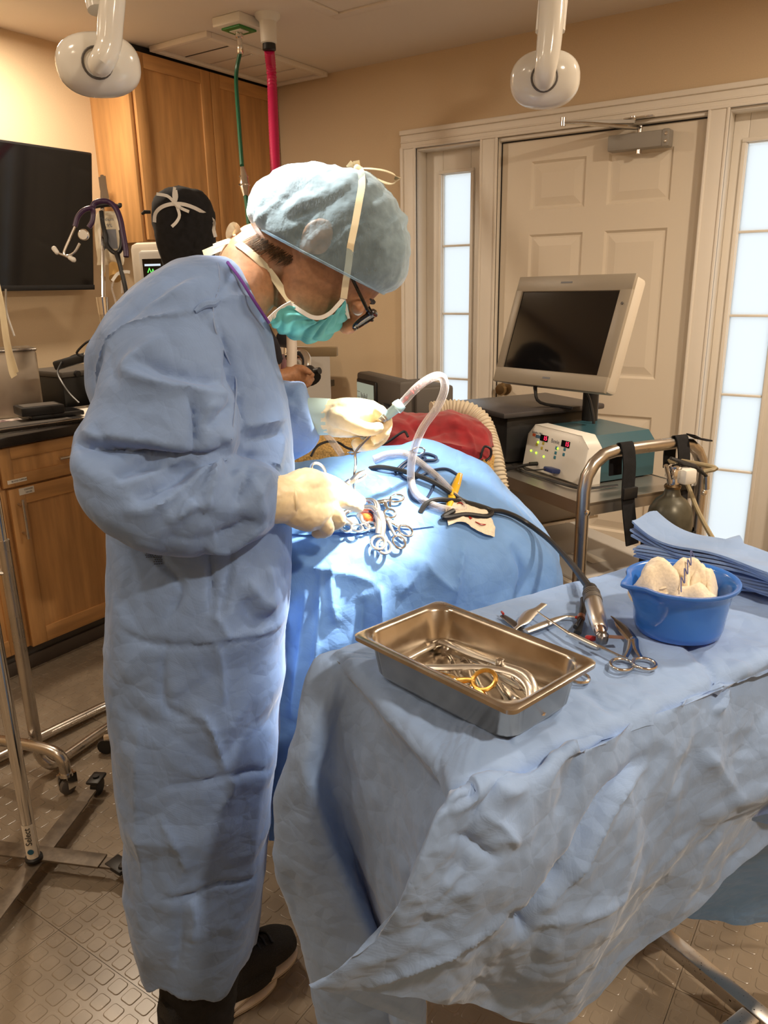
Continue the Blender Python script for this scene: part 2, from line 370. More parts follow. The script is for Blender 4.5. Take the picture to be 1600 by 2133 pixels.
# studded rubber tiles, 14 x 14 raised rounded squares each
TS = .61; PT = TS / 14
def tile_mesh():
    b = B().box((0, 0, -.003), (TS - .0012, TS - .0012, .006))
    def rs(h, r, z, n=3):
        return [(sx * (h - r) + r * math.cos(a), sy * (h - r) + r * math.sin(a), z) for sx, sy, a0 in ((1, 1, 0), (-1, 1, PI / 2), (-1, -1, PI), (1, -1, 1.5 * PI)) for a in [a0 + k * PI / 2 / n for k in range(n + 1)]]
    for i in range(14):
        for j in range(14):
            cx, cy = (i - 6.5) * PT, (j - 6.5) * PT; V = []
            for h, r, z in ((.0172, .0075, -.0002), (.0166, .007, .0008), (.0152, .006, .0012)): V += [(cx + x, cy + y, zz) for x, y, zz in rs(h, r, z)]
            F = [(k * 16 + q, k * 16 + (q + 1) % 16, (k + 1) * 16 + (q + 1) % 16, (k + 1) * 16 + q) for k in (0, 1) for q in range(16)] + [tuple(range(32, 48))]
            b.add(V, F)
    return b
t0 = obj('floor_tile', tile_mesh(), M_FLOOR, fl, ang=14)
TX0, TY0 = -1.303 - .0436 * 3, .749
first = True
for i in range(-4, 6):
    for j in range(-5, 5):
        x, y = TX0 + (i + .5) * TS, TY0 + (j + .5) * TS
        if x < -3.3 or x > 1.3 or y < -.4 or y > 3.5: continue
        if first: t0.location = (x, y, 0); first = False; continue
        c = t0.copy(); link(c); c.location = (x, y, 0)
# -------------------------------------------------------------- entrance unit: casing, posts, sidelights, door
def vbar(x0, x1, z0, z1, y0, y1, b=.004): return ((x0 + x1) / 2, (y0 + y1) / 2, (z0 + z1) / 2), (x1 - x0, y1 - y0, z1 - z0), None, b
def casing(b, x0, x1, z0, z1, horiz=False, outer=1):
    b.box(*vbar(x0, x1, z0, z1, YF - .016, YF + .01))
    if horiz:
        b.box(*vbar(x0, x1, z1 - .022, z1, YF - .028, YF)); b.box(*vbar(x0, x1, z0 + .028, z0 + .036, YF - .021, YF)); b.box(*vbar(x0, x1, z0, z0 + .012, YF - .022, YF))
    else:
        xo = (x0, x0 + .018) if outer > 0 else (x1 - .018, x1); xi = (x1 - .012, x1) if outer > 0 else (x0, x0 + .012)
        b.box(*vbar(*xo, z0, z1, YF - .026, YF)); b.box(*vbar(*xi, z0, z1, YF - .021, YF))
b = B(); casing(b, -2.232, -2.145, 0, 2.05); struct('trim_1', b, M_TRIM)
b = B(); casing(b, -2.232, -.275, 2.045, 2.13, True); struct('trim_2', b, M_TRIM)
b = B(); casing(b, -.36, -.275, 0, 2.05, outer=-1); struct('trim_3', b, M_TRIM)
for k, (x0, x1) in enumerate(((-1.795, -1.705), (-.797, -.715))):          # posts beside the door
    b = B().box(*vbar(x0, x1, 0, 2.05, YF - .014, YF + .1)); b.box(*vbar(x0, x0 + .012, 0, 2.05, YF - .02, YF)); b.box(*vbar(x1 - .012, x1, 0, 2.05, YF - .02, YF))
    struct('trim_%d' % (4 + k), b, M_TRIM)
b = B().box(*vbar(-1.71, -.79, 2.03, 2.06, YF - .002, YF + .1)).box(*vbar(-2.15, -1.79, 2.035, 2.06, YF, YF + .12)).box(*vbar(-.72, -.355, 2.035, 2.06, YF, YF + .12))
b.box(*vbar(-2.17, -2.145, 0, 2.05, YF, YF + .12)).box(*vbar(-.365, -.34, 0, 2.05, YF, YF + .12)); struct('trim_6', b, M_TRIM)
for k, (x0, x1, g0, g1) in enumerate(((-2.145, -1.795, -2.048, -1.893), (-.715, -.36, -.657, -.497))):
    f = B(); y0, y1 = YF + .085, YF + .12
    f.box(*vbar(x0, g0 - .0, 0, 2.04, y0, y1)).box(*vbar(g1, x1, 0, 2.04, y0, y1)).box(*vbar(g0, g1, 1.925, 2.04, y0, y1)).box(*vbar(g0, g1, 0, .265, y0, y1))
    for (a0, a1, c0, c1) in ((g0 - .02, g0 - .004, .2615, 1.9285), (g1 + .004, g1 + .02, .2615, 1.9285), (g0 - .02, g1 + .02, 1.929, 1.945), (g0 - .02, g1 + .02, .245, .261)):
        f.box(*vbar(a0, a1, c0, c1, y0 - .012, y0 + .002, .003))
    cols = [(g0, g1)]
    wn = struct('window_%d' % (k + 1), f, M_TRIM)
    for r in range(5):
        z0, z1 = .265 + r * .332, .265 + (r + 1) * .332
        if r: obj('muntin', B().box(*vbar(g0, g1, z0 - .005, z0 + .005, y0 + .002, y1 - .004, .002)), M_TRIM, wn)
        for c0, c1 in cols: obj('pane', B().box(*vbar(c0, c1, z0 + .003, z1 - .003, y0 + .016, y0 + .02, 0)), M_GLASS, wn)
# the six-panel door
dx0, dx1, dy = -1.700, -.803, YF + .03
cols = ((-1.555, -1.297), (-1.198, -.928)); rows = ((.25, .815), (.985, 1.622), (1.727, 1.935))
b = B(); xs = [dx0] + [v for c in cols for v in c] + [dx1]; zs = [.012] + [v for r in rows for v in r] + [2.028]
for i in range(5):
    for j in range(7):
        x0, x1, z0, z1 = xs[i], xs[i + 1], zs[j], zs[j + 1]
        if i % 2 and j % 2:
            P = lambda d, y: [(x0 + d, y, z0 + d), (x1 - d, y, z0 + d), (x1 - d, y, z1 - d), (x0 + d, y, z1 - d)]
            rings = [P(0, dy), P(.010, dy + .010), P(.018, dy + .010), P(.052, dy + .002)]
            V = [p for r in rings for p in r]; b.add(V, [(k * 4 + q, k * 4 + (q + 1) % 4, k * 4 + 4 + (q + 1) % 4, k * 4 + 4 + q) for k in range(3) for q in range(4)] + [(12, 13, 14, 15)])
        else: b.add([(x0, dy, z0), (x1, dy, z0), (x1, dy, z1), (x0, dy, z1)], [(0, 1, 2, 3)])
b.box(*vbar(dx0, dx1, .012, 2.028, dy + .012, dy + .045, 0))
for a, c in (((dx0, .012), (dx0, 2.028)), ((dx1, .012), (dx1, 2.028)), ((dx0, 2.028), (dx1, 2.028))):
    b.add([(a[0], dy, a[1]), (c[0], dy, c[1]), (c[0], dy + .02, c[1]), (a[0], dy + .02, a[1])], [(0, 1, 2, 3)])
door = struct('door_1', b, M_DOOR, ang=12)
k = B().lathe([(.033, 0), (.033, .008), (.014, .012), (.012, .034), (.026, .042), (.030, .056), (.024, .068), (.006, .071)], frame((-1.652, dy, .905), (1, 0, 0), (0, 0, 1), (0, -1, 0)))
obj('door_knob', k, M_BRASS, door)
obj('door_gap_shade', B().box(*vbar(dx0 - .006, dx0 + .001, .012, 2.03, dy - .002, dy + .02, 0)).box(*vbar(dx0, dx1, 2.024, 2.032, dy - .004, dy + .02, 0)), M_BLACK, door)  # black strips stand in for shade in the gap round the door
# door closer
cl = thing('door_closer', 'grey metal door closer with folding arm across top of the white door', 'door closer', (-1.06, dy, 1.96))
M_CLOSE = mat('closer_paint', (.33, .31, .28), .4)
obj('housing', B().box((-1.06, 3.494, 1.963), (.252, .06, .062), None, .006), M_CLOSE, cl)
obj('end_cap', B().box((-.948, 3.493, 1.963), (.03, .066, .066), None, .006), M_CLOSE, cl)
for z in (1.949, 1.977): obj('adjusting_screw', B().lathe([(.0065, 0), (.0065, .004), (.003, .005)], frame((-.944, 3.4605, z), (1, 0, 0), (0, 0, 1), (0, -1, 0)), 12), M_CHROME, cl)
obj('spindle', B().cyl((-1.06, 3.49, 1.99), (-1.06, 3.49, 2.02), .011), M_CHROME, cl)
obj('spindle_cap', B().cyl((-1.06, 3.49, 1.915), (-1.06, 3.49, 1.935), .012), M_CHROME, cl)
obj('main_arm', B().tube([(-1.06, 3.488, 2.012), (-1.10, 3.455, 2.015), (-1.22, 3.36, 2.028), (-1.32, 3.30, 2.034)], [.011, .014, .014, .011], 8, 3, flat=.6), M_CHROME, cl)
obj('fore_arm', B().box((0, 0, 0), (.30, .026, .014), frame((-1.205, 3.385, 2.036), Vector((.235, .165, 0)).normalized(), Vector((-.165, .235, 0)).normalized(), (0, 0, 1)), .002), M_LGREY, cl)
obj('elbow_pin', B().cyl((-1.32, 3.30, 2.022), (-1.32, 3.30, 2.054), .011), M_CHROME, cl)
obj('bracket', B().box((-1.06, 3.47, 2.048), (.12, .045, .006), None, .002).cyl((-1.085, 3.47, 2.034), (-1.085, 3.47, 2.056), .012), M_CHROME, cl)
# -------------------------------------------------------------- ceiling fittings
for i, (x, y) in enumerate(CANS):
    names = ['over the television', 'added out of view behind the table', 'near the entrance door', 'added out of view over the right side', 'added out of view over the left side', 'added out of view at the room end']
    t = thing('downlight', 'round recessed warm ceiling downlight ' + names[i], 'ceiling light', (x, y, ZC), 'recessed downlights')
    obj('trim_ring', B().lathe([(.072, 0), (.095, 0), (.095, -.006), (.085, -.008), (.072, -.004)], Matrix.Translation((x, y, ZC)), cap=False), M_WHITEP, t)
    obj('lens', B().lathe([(.07, 0), (.07, -.003), (.001, -.004)], Matrix.Translation((x, y, ZC))), emit('warm_lens', (1, .80, .56), 9), t)
v = thing('ceiling_vent', 'white slatted air vent panel in the ceiling beside the tall cabinets', 'vent', (-2.84, 3.05, ZC))
vx0, vx1, vy0, vy1 = -3.02, -2.655, 2.64, 3.47
f = B()
for a in ((vx0, vx1, vy0, vy0 + .03), (vx0, vx1, vy1 - .03, vy1), (vx1 - .03, vx1, vy0 + .0305, vy1 - .0305), (vx0, vx0 + .03, vy0 + .0305, vy1 - .0305)): f.box(((a[0] + a[1]) / 2, (a[2] + a[3]) / 2, ZC - .012), (a[1] - a[0], a[3] - a[2], .024), None, .004)
obj('vent_frame', f, M_CEIL, v)
obj('backing', B().box(((vx0 + vx1) / 2, (vy0 + vy1) / 2, ZC - .002), (vx1 - vx0 - .06, vy1 - vy0 - .06, .003)), M_LGREY, v)
n = 5; L = (vy1 - vy0 - .06) / n
for i in range(n):
    y0 = vy0 + .03 + i * L
    obj('vent_panel', B().box(((vx0 + vx1) / 2, y0 + L / 2, ZC - .010), (vx1 - vx0 - .07, L - .012, .006), None, .002), M_CEIL, v)
    if i < 2: obj('louvre', B().box(((vx0 + vx1) / 2, y0 + .0, ZC - .012), (vx1 - vx0 - .07, .006, .004)), M_GREYP, v)
h = thing('attic_hatch', 'white framed access hatch set in the ceiling', 'hatch', (-1.8, 2.5, ZC))
hx0, hx1, hy0, hy1 = -2.12, -1.35, 2.1, 2.84
f = B()
for a in ((hx0, hx1, hy0, hy0 + .05), (hx0, hx1, hy1 - .05, hy1), (hx1 - .05, hx1, hy0 + .0505, hy1 - .0505), (hx0, hx0 + .05, hy0 + .0505, hy1 - .0505)): f.box(((a[0] + a[1]) / 2, (a[2] + a[3]) / 2, ZC - .006), (a[1] - a[0], a[3] - a[2], .012), None, .003)
obj('hatch_frame', f, M_CEIL, h); obj('hatch_panel', B().box(((hx0 + hx1) / 2, (hy0 + hy1) / 2, ZC - .002), (hx1 - hx0 - .106, hy1 - hy0 - .106, .004)), M_CEIL, h)
# oxygen outlet and green hose; suction drop and magenta hose
o2 = thing('oxygen_outlet', 'square ceiling gas outlet with green collar plate', 'gas outlet', (-2.45, 2.62, ZC))
obj('outlet_box', B().box((-2.45, 2.62, ZC - .018), (.15, .15, .036), None, .006), M_WHITEP, o2)
obj('collar_plate', B().box((-2.45, 2.62, ZC - .04), (.10, .10, .008), None, .002), mat('green_plate', (.03, .22, .04), .4), o2)
obj('name_plate', B().box((-2.45, 2.62, ZC - .045), (.06, .05, .003)), M_WHITEP, o2)
obj('coupling', B().lathe([(.016, 0), (.016, -.02), (.011, -.024), (.011, -.05), (.013, -.052), (.013, -.075), (.009, -.08)], Matrix.Translation((-2.45, 2.62, ZC - .046)), 16), M_CHROME, o2)
gh = thing('oxygen_hose', 'thin green hose hanging from the square ceiling outlet', 'hose', (-2.45, 2.62, ZC - .12))
gp = [(-2.45, 2.62, ZC - .115)] + [(-2.4831,2.6208,2.2462),(-2.3675,2.4978,2.0351),(-2.2736,2.4002,1.8659)]
obj('hose', B().tube(gp, .0085, 8, 6), M_GREENH, gh)
cp = [(-2.2707,2.399,1.8568),(-2.2536,2.3859,1.823),(-2.2399,2.3712,1.7912),(-2.2136,2.3471,1.7442)]
obj('hose_coupling', B().tube(cp, [.010, .016, .019, .010], 10, 5).ring(cp[1], .015, .004, n=14).ring(cp[2], .02, .004, n=14), M_CHROME, gh)
obj('hose', B().tube([(-2.2136,2.3471,1.7442),(-2.1758,2.3118,1.6793),(-2.1101,2.2454,1.5451),(-2.0095,2.1145,1.3405),(-1.8854,1.9146,1.1095)], .0085, 8, 6), M_GREENH, gh)
sc = thing('scavenger_port', 'white round ceiling port with flared collar', 'gas outlet', (-2.32, 2.65, ZC))
obj('flange', B().lathe([(.052, 0), (.05, -.012), (.034, -.026), (.032, -.10), (.026, -.104)], Matrix.Translation((-2.32, 2.65, ZC))), M_WHITEP, sc)
obj('cuff', B().lathe([(.026, -.10), (.027, -.125), (.021, -.13)], Matrix.Translation((-2.32, 2.65, ZC))), M_BLACK, sc)
mh = thing('scavenger_hose', 'ribbed magenta hose hanging from the round ceiling port', 'hose', (-2.32, 2.65, ZC - .13))
mp = resample([(-2.32, 2.65, ZC - .128)] + [(-2.3907,2.7368,2.2542),(-2.3037,2.6336,2.0469),(-2.2182,2.5324,1.8481),(-2.0876,2.3877,1.5478),(-1.9775,2.2609,1.2658),(-1.9272,2.2085,1.1648),(-1.8716,2.1365,1.0693)], 190)
obj('hose', B().tube(mp, [.0215 if i % 2 else .0185 for i in range(190)], 12), M_MAG, mh)
obj('smooth_end', B().tube(mp[172:186], .024, 12), M_MAG, mh)
# ================================================================== left wall: cabinets, counter, television
def shaker(b, x, y0, y1, z0, z1, st=.06, th=.02, rec=.009):
    """framed door or drawer front facing +x at plane x"""
    b.box((x - rec - .005, (y0 + y1) / 2, (z0 + z1) / 2), (.01, y1 - y0 - .02, z1 - z0 - .02))
def front(name, x, y0, y1, z0, z1, par, st=.062):
    d = obj(name, B().box((x - .014, (y0 + y1) / 2, (z0 + z1) / 2), (.012, y1 - y0 - .03, z1 - z0 - .03)), M_WOOD, par)
    for a, c in ((y0, y0 + st), (y1 - st, y1)): obj('stile', B().box((x - .01, (a + c) / 2, (z0 + z1) / 2), (.02, c - a, z1 - z0), None, .002), M_WOOD, d)
    for a, c in ((z0, z0 + st), (z1 - st, z1)): obj('rail', B().box((x - .01, (y0 + y1) / 2, (a + c) / 2), (.02, y1 - y0 - 2 * st, c - a), None, .002), M_WOODH, d)
    return d
def handle(x, p, q, par):
    a, c = Vector((x, *p)), Vector((x, *q)); d = (c - a).normalized(); o = Vector((.03, 0, 0))
    obj('handle', B().tube([a + o - d * .02, c + o + d * .02], .0055, 10).cyl(a, a + o, .0045, seg=8).cyl(c, c + o, .0045, seg=8), M_STEEL, par)
t = thing('tall_cabinet', 'tall maple wall cabinet with two framed doors reaching the ceiling', 'cabinet', (-3.165, 3.0, 1.62))
obj('carcass', B().box((-3.168, 3.0, 2.02), (.262, .95, .80), None, .002), M_WOOD, t)
obj('side_panel', B().box((-3.165, 2.517, 2.02), (.27, .016, .80), None, .001), M_WOOD, t)
obj('top_gap_shade', B().box((-3.165, 3.0, 2.432), (.24, .95, .03)), M_BLACK, t)  # black box stands in for the shaded gap below the ceiling
front('door', -3.017, 2.535, 3.0, 1.63, 2.415, t); front('door', -3.017, 3.003, 3.475, 1.63, 2.415, t)
XF = -2.64
units = [(.84, 1.442, 'maple base cabinet at the left edge behind the steel stand pole'), (1.446, 2.05, 'maple base cabinet with two paper labels under the dark counter'), (2.054, 2.66, 'maple base cabinet hidden behind the gowned surgeon'), (2.664, 3.33, 'maple base cabinet at the far end of the counter')]
for i, (y0, y1, lab) in enumerate(units):
    t = thing('base_cabinet', lab, 'cabinet', (-2.96, (y0 + y1) / 2, 0), 'base cabinets under the counter')
    obj('carcass', B().box((-2.97, (y0 + y1) / 2, .485), (.62, y1 - y0, .78), None, .001), M_WOOD, t)
    obj('plinth', B().box((-2.985, (y0 + y1) / 2, .0475), (.61, y1 - y0, .091)), M_GREYP, t)
    d = front('drawer', XF, y0 + .004, y1 - .003, .727, .872, t, .045); handle(XF, ((y0 + y1) / 2 - .06, .80), ((y0 + y1) / 2 + .06, .80), d)
    d2 = front('door', XF, y0 + .02, y1 - .003, .095, .718, t); handle(XF, (y0 + .05, .66), (y0 + .05, .55), d2)
    if i == 1:
        for nm, yy, zz, ww, hh, lines in (('label_strip', 1.505, .747, .075, .014, ['BLOOD SUPPLIES']), ('label_strip', 1.535, .703, .06, .025, ['SYRINGES', 'GAUZE'])):
            obj(nm, B().box((XF + .0006, yy, zz), (.0008, ww, hh)), M_PAPER, t)
            for k, s in enumerate(lines):
                text('lettering', s, .008, frame((XF + .0012, yy + .008, zz + (len(lines) - 1) * .005 - k * .011), (0, 1, 0), (0, 0, 1), (1, 0, 0)), M_INK, t)
struct('baseboard_left', B().box((-2.668, 2.1, .028), (.012, 2.5, .055), None, .003), mat('dark_vinyl', (.07, .055, .045), .5))
ct = tag(obj('counter_top', B().box((-2.955, 2.10, .898), (.69, 2.56, .036), None, .004), M_COUNTER), 'long dark counter top over the maple base cabinets', 'counter')
# television, tilted forward
TVM = frame((-3.165, 1.89, 1.70), (0, -1, 0), Vector((.17, 0, .985)), Vector((-.985, 0, .17))) 
tv = thing('television', 'black flat television tilted forward on the left wall', 'television', (-3.165, 1.89, 1.43))
obj('casing', B().box((0, 0, .012), (.915, .585, .03), TVM, .006), M_BLACK, tv)
obj('screen', B().box((0, .006, -.0045), (.895, .555, .003), TVM), M_BLACKG, tv)
obj('bezel', B().box((0, -.281, -.005), (.915, .022, .006), TVM, .002), M_BLACK, tv)
obj('wall_bracket', B().box((0, 0, .06), (.25, .2, .07), TVM), M_BLACK, tv)
# cream strap hanging from the bracket of the television, and its cord
st = thing('hanging_strap', 'cream fabric strap hanging below the television at the left edge', 'strap', (-2.5515,1.4933,1.4443))
obj('strap', B().ribbon([(-2.5679,1.4959,1.4827),(-2.4761,1.4517,1.361),(-2.4325,1.4243,1.272),(-2.3824,1.3976,1.1726),(-2.3662,1.3935,1.1479)], .022, (.5, -.85, .1)), M_TAPE, st)
obj('strap', B().ribbon([(-2.5004,1.4621,1.4362),(-2.4342,1.4319,1.3318),(-2.3885,1.4065,1.2441),(-2.3461,1.3935,1.1625)], .012, (.3, -.95, .1)), M_TAPE, st)
obj('cord', B().tube([(-2.9197,1.7384,1.4191),(-2.9235,1.7305,1.3337),(-2.8951,1.7302,1.2436)], .004, 6, 5), M_LGREY, st)
# -------------------------------------------------------------- things on the counter
t = thing('steel_box', 'tall upright steel box standing on the counter by the left edge', 'box', (-2.98, 1.76, .916))
BM = frame((-3.0, 1.745, .916), Vector((.36, .93, 0)), Vector((-.93, .36, 0)), (0, 0, 1))
obj('body', B().box((0, 0, .135), (.20, .17, .27), BM, .012), tex(mat('dull_steel', (.42, .36, .29), .45, .8), 'noise', 6, .3, 0, rough_amt=.1), t)
obj('lid', B().box((0, 0, .272), (.204, .174, .012), BM, .004), M_STEEL, t)
t = thing('black_amplifier', 'low black electronic unit on the counter behind the cables', 'device', (-3.08, 2.12, .916))
obj('housing', B().box((-3.10, 2.16, .985), (.26, .40, .138), None, .006), M_BLACK, t)
obj('top_panel', B().box((-3.10, 2.16, 1.066), (.262, .402, .024), None, .004), M_GREYP, t)
for y in (2.03, 2.10, 2.28): obj('knob', B().lathe([(.014, 0), (.013, .014), (.005, .016)], frame((-2.968, y, 1.066), (0, 1, 0), (0, 0, 1), (1, 0, 0)), 14), M_BLACK, t)
t = thing('power_adapter', 'black power brick with cables lying on the black unit', 'power brick', (-2.6685,1.8128,1.1497))
obj('brick', B().box((0, 0, 0), (.13, .06, .035), frame((-2.6504,1.8005,1.1514), Vector((.75, .6, .25)).normalized(), Vector((-.62, .78, 0)), Vector((-.2, -.15, .96)).normalized()), .008), M_BLACK, t)
obj('cable', B().tube([(-2.5234,1.8161,1.2357),(-2.5462,1.7953,1.2209),(-2.5767,1.7749,1.1865),(-2.5615,1.793,1.1732),(-2.5414,1.8207,1.1769)], .0045, 6, 5), M_BLACK, t)
obj('cable', B().tube([(-2.6556,1.7585,1.1495),(-2.5889,1.6935,1.1232),(-2.5356,1.6688,1.0937),(-2.4868,1.6626,1.0541),(-2.4354,1.6613,1.0233)], .004, 6, 5), M_BLACK, t)
obj('cable', B().tube([(-2.5633,1.8299,1.1737),(-2.6297,1.8103,1.1748),(-2.6667,1.7921,1.1588)], .004, 6, 5), M_BLACK, t)
t = thing('beige_recorder', 'beige instrument case on the counter beside the surgeon sleeve', 'device', (-2.9034,2.0715,0.916))
BM = frame((-2.80, 2.13, .916), Vector((.5, .87, 0)), Vector((-.87, .5, 0)), (0, 0, 1))
obj('housing', B().box((0, 0, .085), (.22, .2, .17), BM, .01), M_BEIGE, t); obj('cap', B().box((0, .02, .18), (.2, .15, .022), BM, .008), M_BEIGE, t)
obj('tissue', B().tube([(-2.3235,1.6469,1.1935),(-2.3214,1.6562,1.2154),(-2.3133,1.6683,1.234)], [.02, .014, .005], 8, 3), M_PAPER, t)
t = thing('serving_tray', 'shallow steel tray with raised rim along the counter edge', 'tray', (-2.80, 1.72, .916))
TM = frame((-2.80, 1.68, .917), Vector((.16, .987, 0)), Vector((-.987, .16, 0)), (0, 0, 1))
o = [(-.36, -.135), (.36, -.135), (.36, .16), (-.36, .16)]
obj('tray_base', B().box((0, .012, .001), (.70, .28, .002), TM), M_STEEL, t)
b = B()
for (p, q) in (((-.36, -.135), (.36, -.135)), ((.36, -.135), (.36, .16)), ((.36, .16), (-.36, .16)), ((-.36, .16), (-.36, -.135))):
    P = [TM @ Vector((*p, .001)), TM @ Vector((*q, .001)), TM @ Vector((q[0] * 1.02, q[1] * 1.05, .014)), TM @ Vector((p[0] * 1.02, p[1] * 1.05, .014))]
    b.add(P, [(0, 1, 2, 3)]); b.tube([P[2], P[3]], .003, 6)
obj('tray_rim', b, M_STEEL, t)
t = thing('magazine', 'printed magazine lying on the tray at the left edge', 'magazine', (-2.86, 1.52, .92))
MM = frame((-2.86, 1.55, .922), Vector((.25, .97, 0)), Vector((-.97, .25, 0)), (0, 0, 1))
obj('cover', B().box((0, 0, .001), (.28, .2, .004), MM), M_PAPER, t); obj('printed_page', B().box((.01, 0, .0035), (.25, .17, .0006), MM), tex(mat('print', (.6, .5, .45), .6), 'voronoi', 40, .6, col2=(.12, .06, .07)), t)
t = thing('clipboard', 'dark flat folder lying on the tray under the black cases', 'folder', (-2.76, 1.62, .926))
MM = frame((-2.755, 1.66, .926), Vector((.2, .98, 0)), Vector((-.98, .2, 0)), (0, 0, 1))
obj('board', B().box((0, 0, .002), (.36, .17, .004), MM, .001), M_BLACK, t); obj('sheet', B().box((-.01, .01, .0045), (.3, .13, .001), MM), M_GREYP, t)
for i, (lab, dx, dz, sz) in enumerate((('wide flat black case at the bottom of the two on the counter', .03, .932, (.20, .13, .018)), ('thicker black case resting on the flat one on the counter', -.03, .950, (.16, .12, .034)))):
    t = thing('black_case', lab, 'case', (-2.79, 1.77 + dx, dz), 'black cases on the counter')
    MM = frame((-2.80, 1.76 + dx, dz), Vector((.3, .954, 0)), Vector((-.954, .3, 0)), (0, 0, 1))
    obj('shell', B().box((0, 0, sz[2] / 2), sz, MM, .005), M_BLACK, t); obj('lid_panel', B().box((0, 0, sz[2] + .0005), (sz[0] - .03, sz[1] - .03, .001), MM), M_GREYP if i else M_BLACKG, t)
t = thing('paper_sheet', 'white paper sheet on the tray by the surgeon elbow', 'paper', (-2.80, 1.92, .922))
obj('sheet', B().box((-2.80, 1.93, .923), (.22, .18, .001), None), M_PAPER, t)
# -------------------------------------------------------------- far end of the counter
t = thing('black_speaker', 'square black electronic case at the far end of the counter', 'device', (-2.78, 3.16, .916))
obj('housing', B().box((-2.78, 3.17, 1.0), (.28, .30, .168), None, .006), M_BLACK, t)
obj('front_panel', B().box((-2.637, 3.17, 1.0), (.006, .27, .15), None, .002), M_BLACKG, t)
for y, z in ((3.14, 1.02), (3.24, .97)): obj('dial', B().ring((-2.631, y, z), .014, .003, (0, 1, 0), (0, 0, 1)), M_GREYP, t)
for y in (3.13, 3.20): obj('top_knob', B().lathe([(.012, 0), (.012, .012), (.004, .016)], Matrix.Translation((-2.72, y, 1.084)), 12), M_BEIGE, t)
# anaesthesia machine behind the surgeon
t = thing('anaesthesia_machine', 'anaesthesia machine with beige bar and chrome elbow behind the surgeon', 'medical machine', (-2.02, 2.36, 0))
obj('column', B().box((-2.06, 2.42, .62), (.18, .22, 1.1), None, .01), M_LGREY, t)
obj('base', B().box((-2.06, 2.42, .06), (.42, .42, .05), None, .01), M_GREYP, t)
obj('shelf_bar', B().box((0, 0, 0), (.42, .03, .034), frame((-1.9801,2.2508,1.1721), Vector((.9, .43, 0)), Vector((-.43, .9, 0)), (0, 0, 1)), .003), mat('tan_metal', (.26, .19, .10), .5), t)
obj('gauge', B().lathe([(.035, 0), (.035, .03), (.005, .031)], frame((-1.8957,2.1771,1.2287), HL, (0, 0, 1), -HV), 16), M_DARKST, t)
obj('elbow', B().tube([(-1.8277,2.1016,1.1702),(-1.7905,2.1055,1.1812),(-1.7639,2.1101,1.1784),(-1.7461,2.1029,1.1598),(-1.7361,2.086,1.1288)], [.017, .018, .020, .018, .016], 12, 4), M_CHROME, t)
obj('valve', B().cyl((-1.7384,2.0966,1.1276), (-1.7073,2.0829,1.1008), .026, .034).cyl((-1.7107,2.0886,1.1231), (-1.6769,2.0892,1.1311), .012), M_BLACK, t)
obj('breathing_tube', B().tube([(-1.6426,1.9113,1.2737),(-1.6303,1.8935,1.2005),(-1.6196,1.8695,1.1129),(-1.5875,1.8118,1.0316)], .0165, 12, 4), mat('tube_white', (.70, .62, .54), .4), t)
obj('absorber', B().cyl((-1.9128,2.1477,1.1788), (-1.8905,2.1238,1.0697), .04), M_CLEAR, t); obj('absorber_cap', B().cyl((-1.9145,2.1507,1.1906), (-1.911,2.1447,1.1671), .042), M_CHROME, t)
# -------------------------------------------------------------- IV pole, bag, stethoscope, patient monitor
t = thing('iv_pole', 'thin chrome drip pole with flat hook plate near the television', 'drip pole', (-2.5658,1.9999,0))
a, c = (-1.9226,1.4743,1.7119), (-1.811,1.3438,1.3465); dwn = Vector(c) + Vector((0, 0, -.02))
obj('upper_rod', B().tube([a, c], .0055, 8), M_CHROME, t)
obj('lower_tube', B().cyl(Vector(c) + Vector((0, 0, .03)), (c[0], c[1], .06), .0125), M_STEEL, t)
obj('collar', B().cyl(Vector(c) + Vector((0, 0, .045)), Vector(c) + Vector((0, 0, .0)), .016, .014), M_CHROME, t)
obj('hook_plate', B().ribbon([(-1.9176,1.4701,1.7087),(-1.907,1.4625,1.6778),(-1.897,1.4576,1.6522),(-1.8925,1.4526,1.6294)], .02, (.5, -.8, 0), .003), M_CHROME, t)
obj('hook_arm', B().tube([(-1.9095,1.4278,1.6276),(-1.8905,1.4419,1.631),(-1.8689,1.4569,1.6318),(-1.853,1.4662,1.6277),(-1.8531,1.4688,1.6353)], .005, 8, 4), M_BLACK, t)
for k in range(5):
    an = k * 2 * PI / 5; obj('leg', B().tube([(c[0], c[1], .08), (c[0] + .15 * math.cos(an), c[1] + .15 * math.sin(an), .055)], .012, 8), M_STEEL, t)
    obj('caster', B().lathe([(.024, -.01), (.027, 0), (.024, .01)], frame((c[0] + .15 * math.cos(an), c[1] + .15 * math.sin(an), .028), (0, 0, 1), (math.cos(an), math.sin(an), 0), (-math.sin(an), math.cos(an), 0)), 14), M_BLACK, t)
t = thing('infusion_bag', 'clear infusion bag with grey print hanging on the drip pole', 'infusion bag', (-1.8941,1.4599,1.6176))
G = []
prof = [(440, 205, 240, .002), (452, 199, 248, .012), (480, 197, 252, .02), (515, 201, 257, .024), (540, 204, 259, .018), (552, 202, 257, .004)]
PTS = [[(-1.9262,1.4512,1.6191),(-1.8875,1.4772,1.6183)], [(-1.9305,1.4428,1.6039),(-1.8764,1.4792,1.6028)], [(-1.9273,1.4323,1.5682),(-1.8666,1.4731,1.567)], [(-1.9172,1.4231,1.5234),(-1.8543,1.4654,1.5222)], [(-1.9091,1.4172,1.4915),(-1.8473,1.4588,1.4902)], [(-1.9079,1.4126,1.4762),(-1.8471,1.4534,1.4749)]]
rings = []
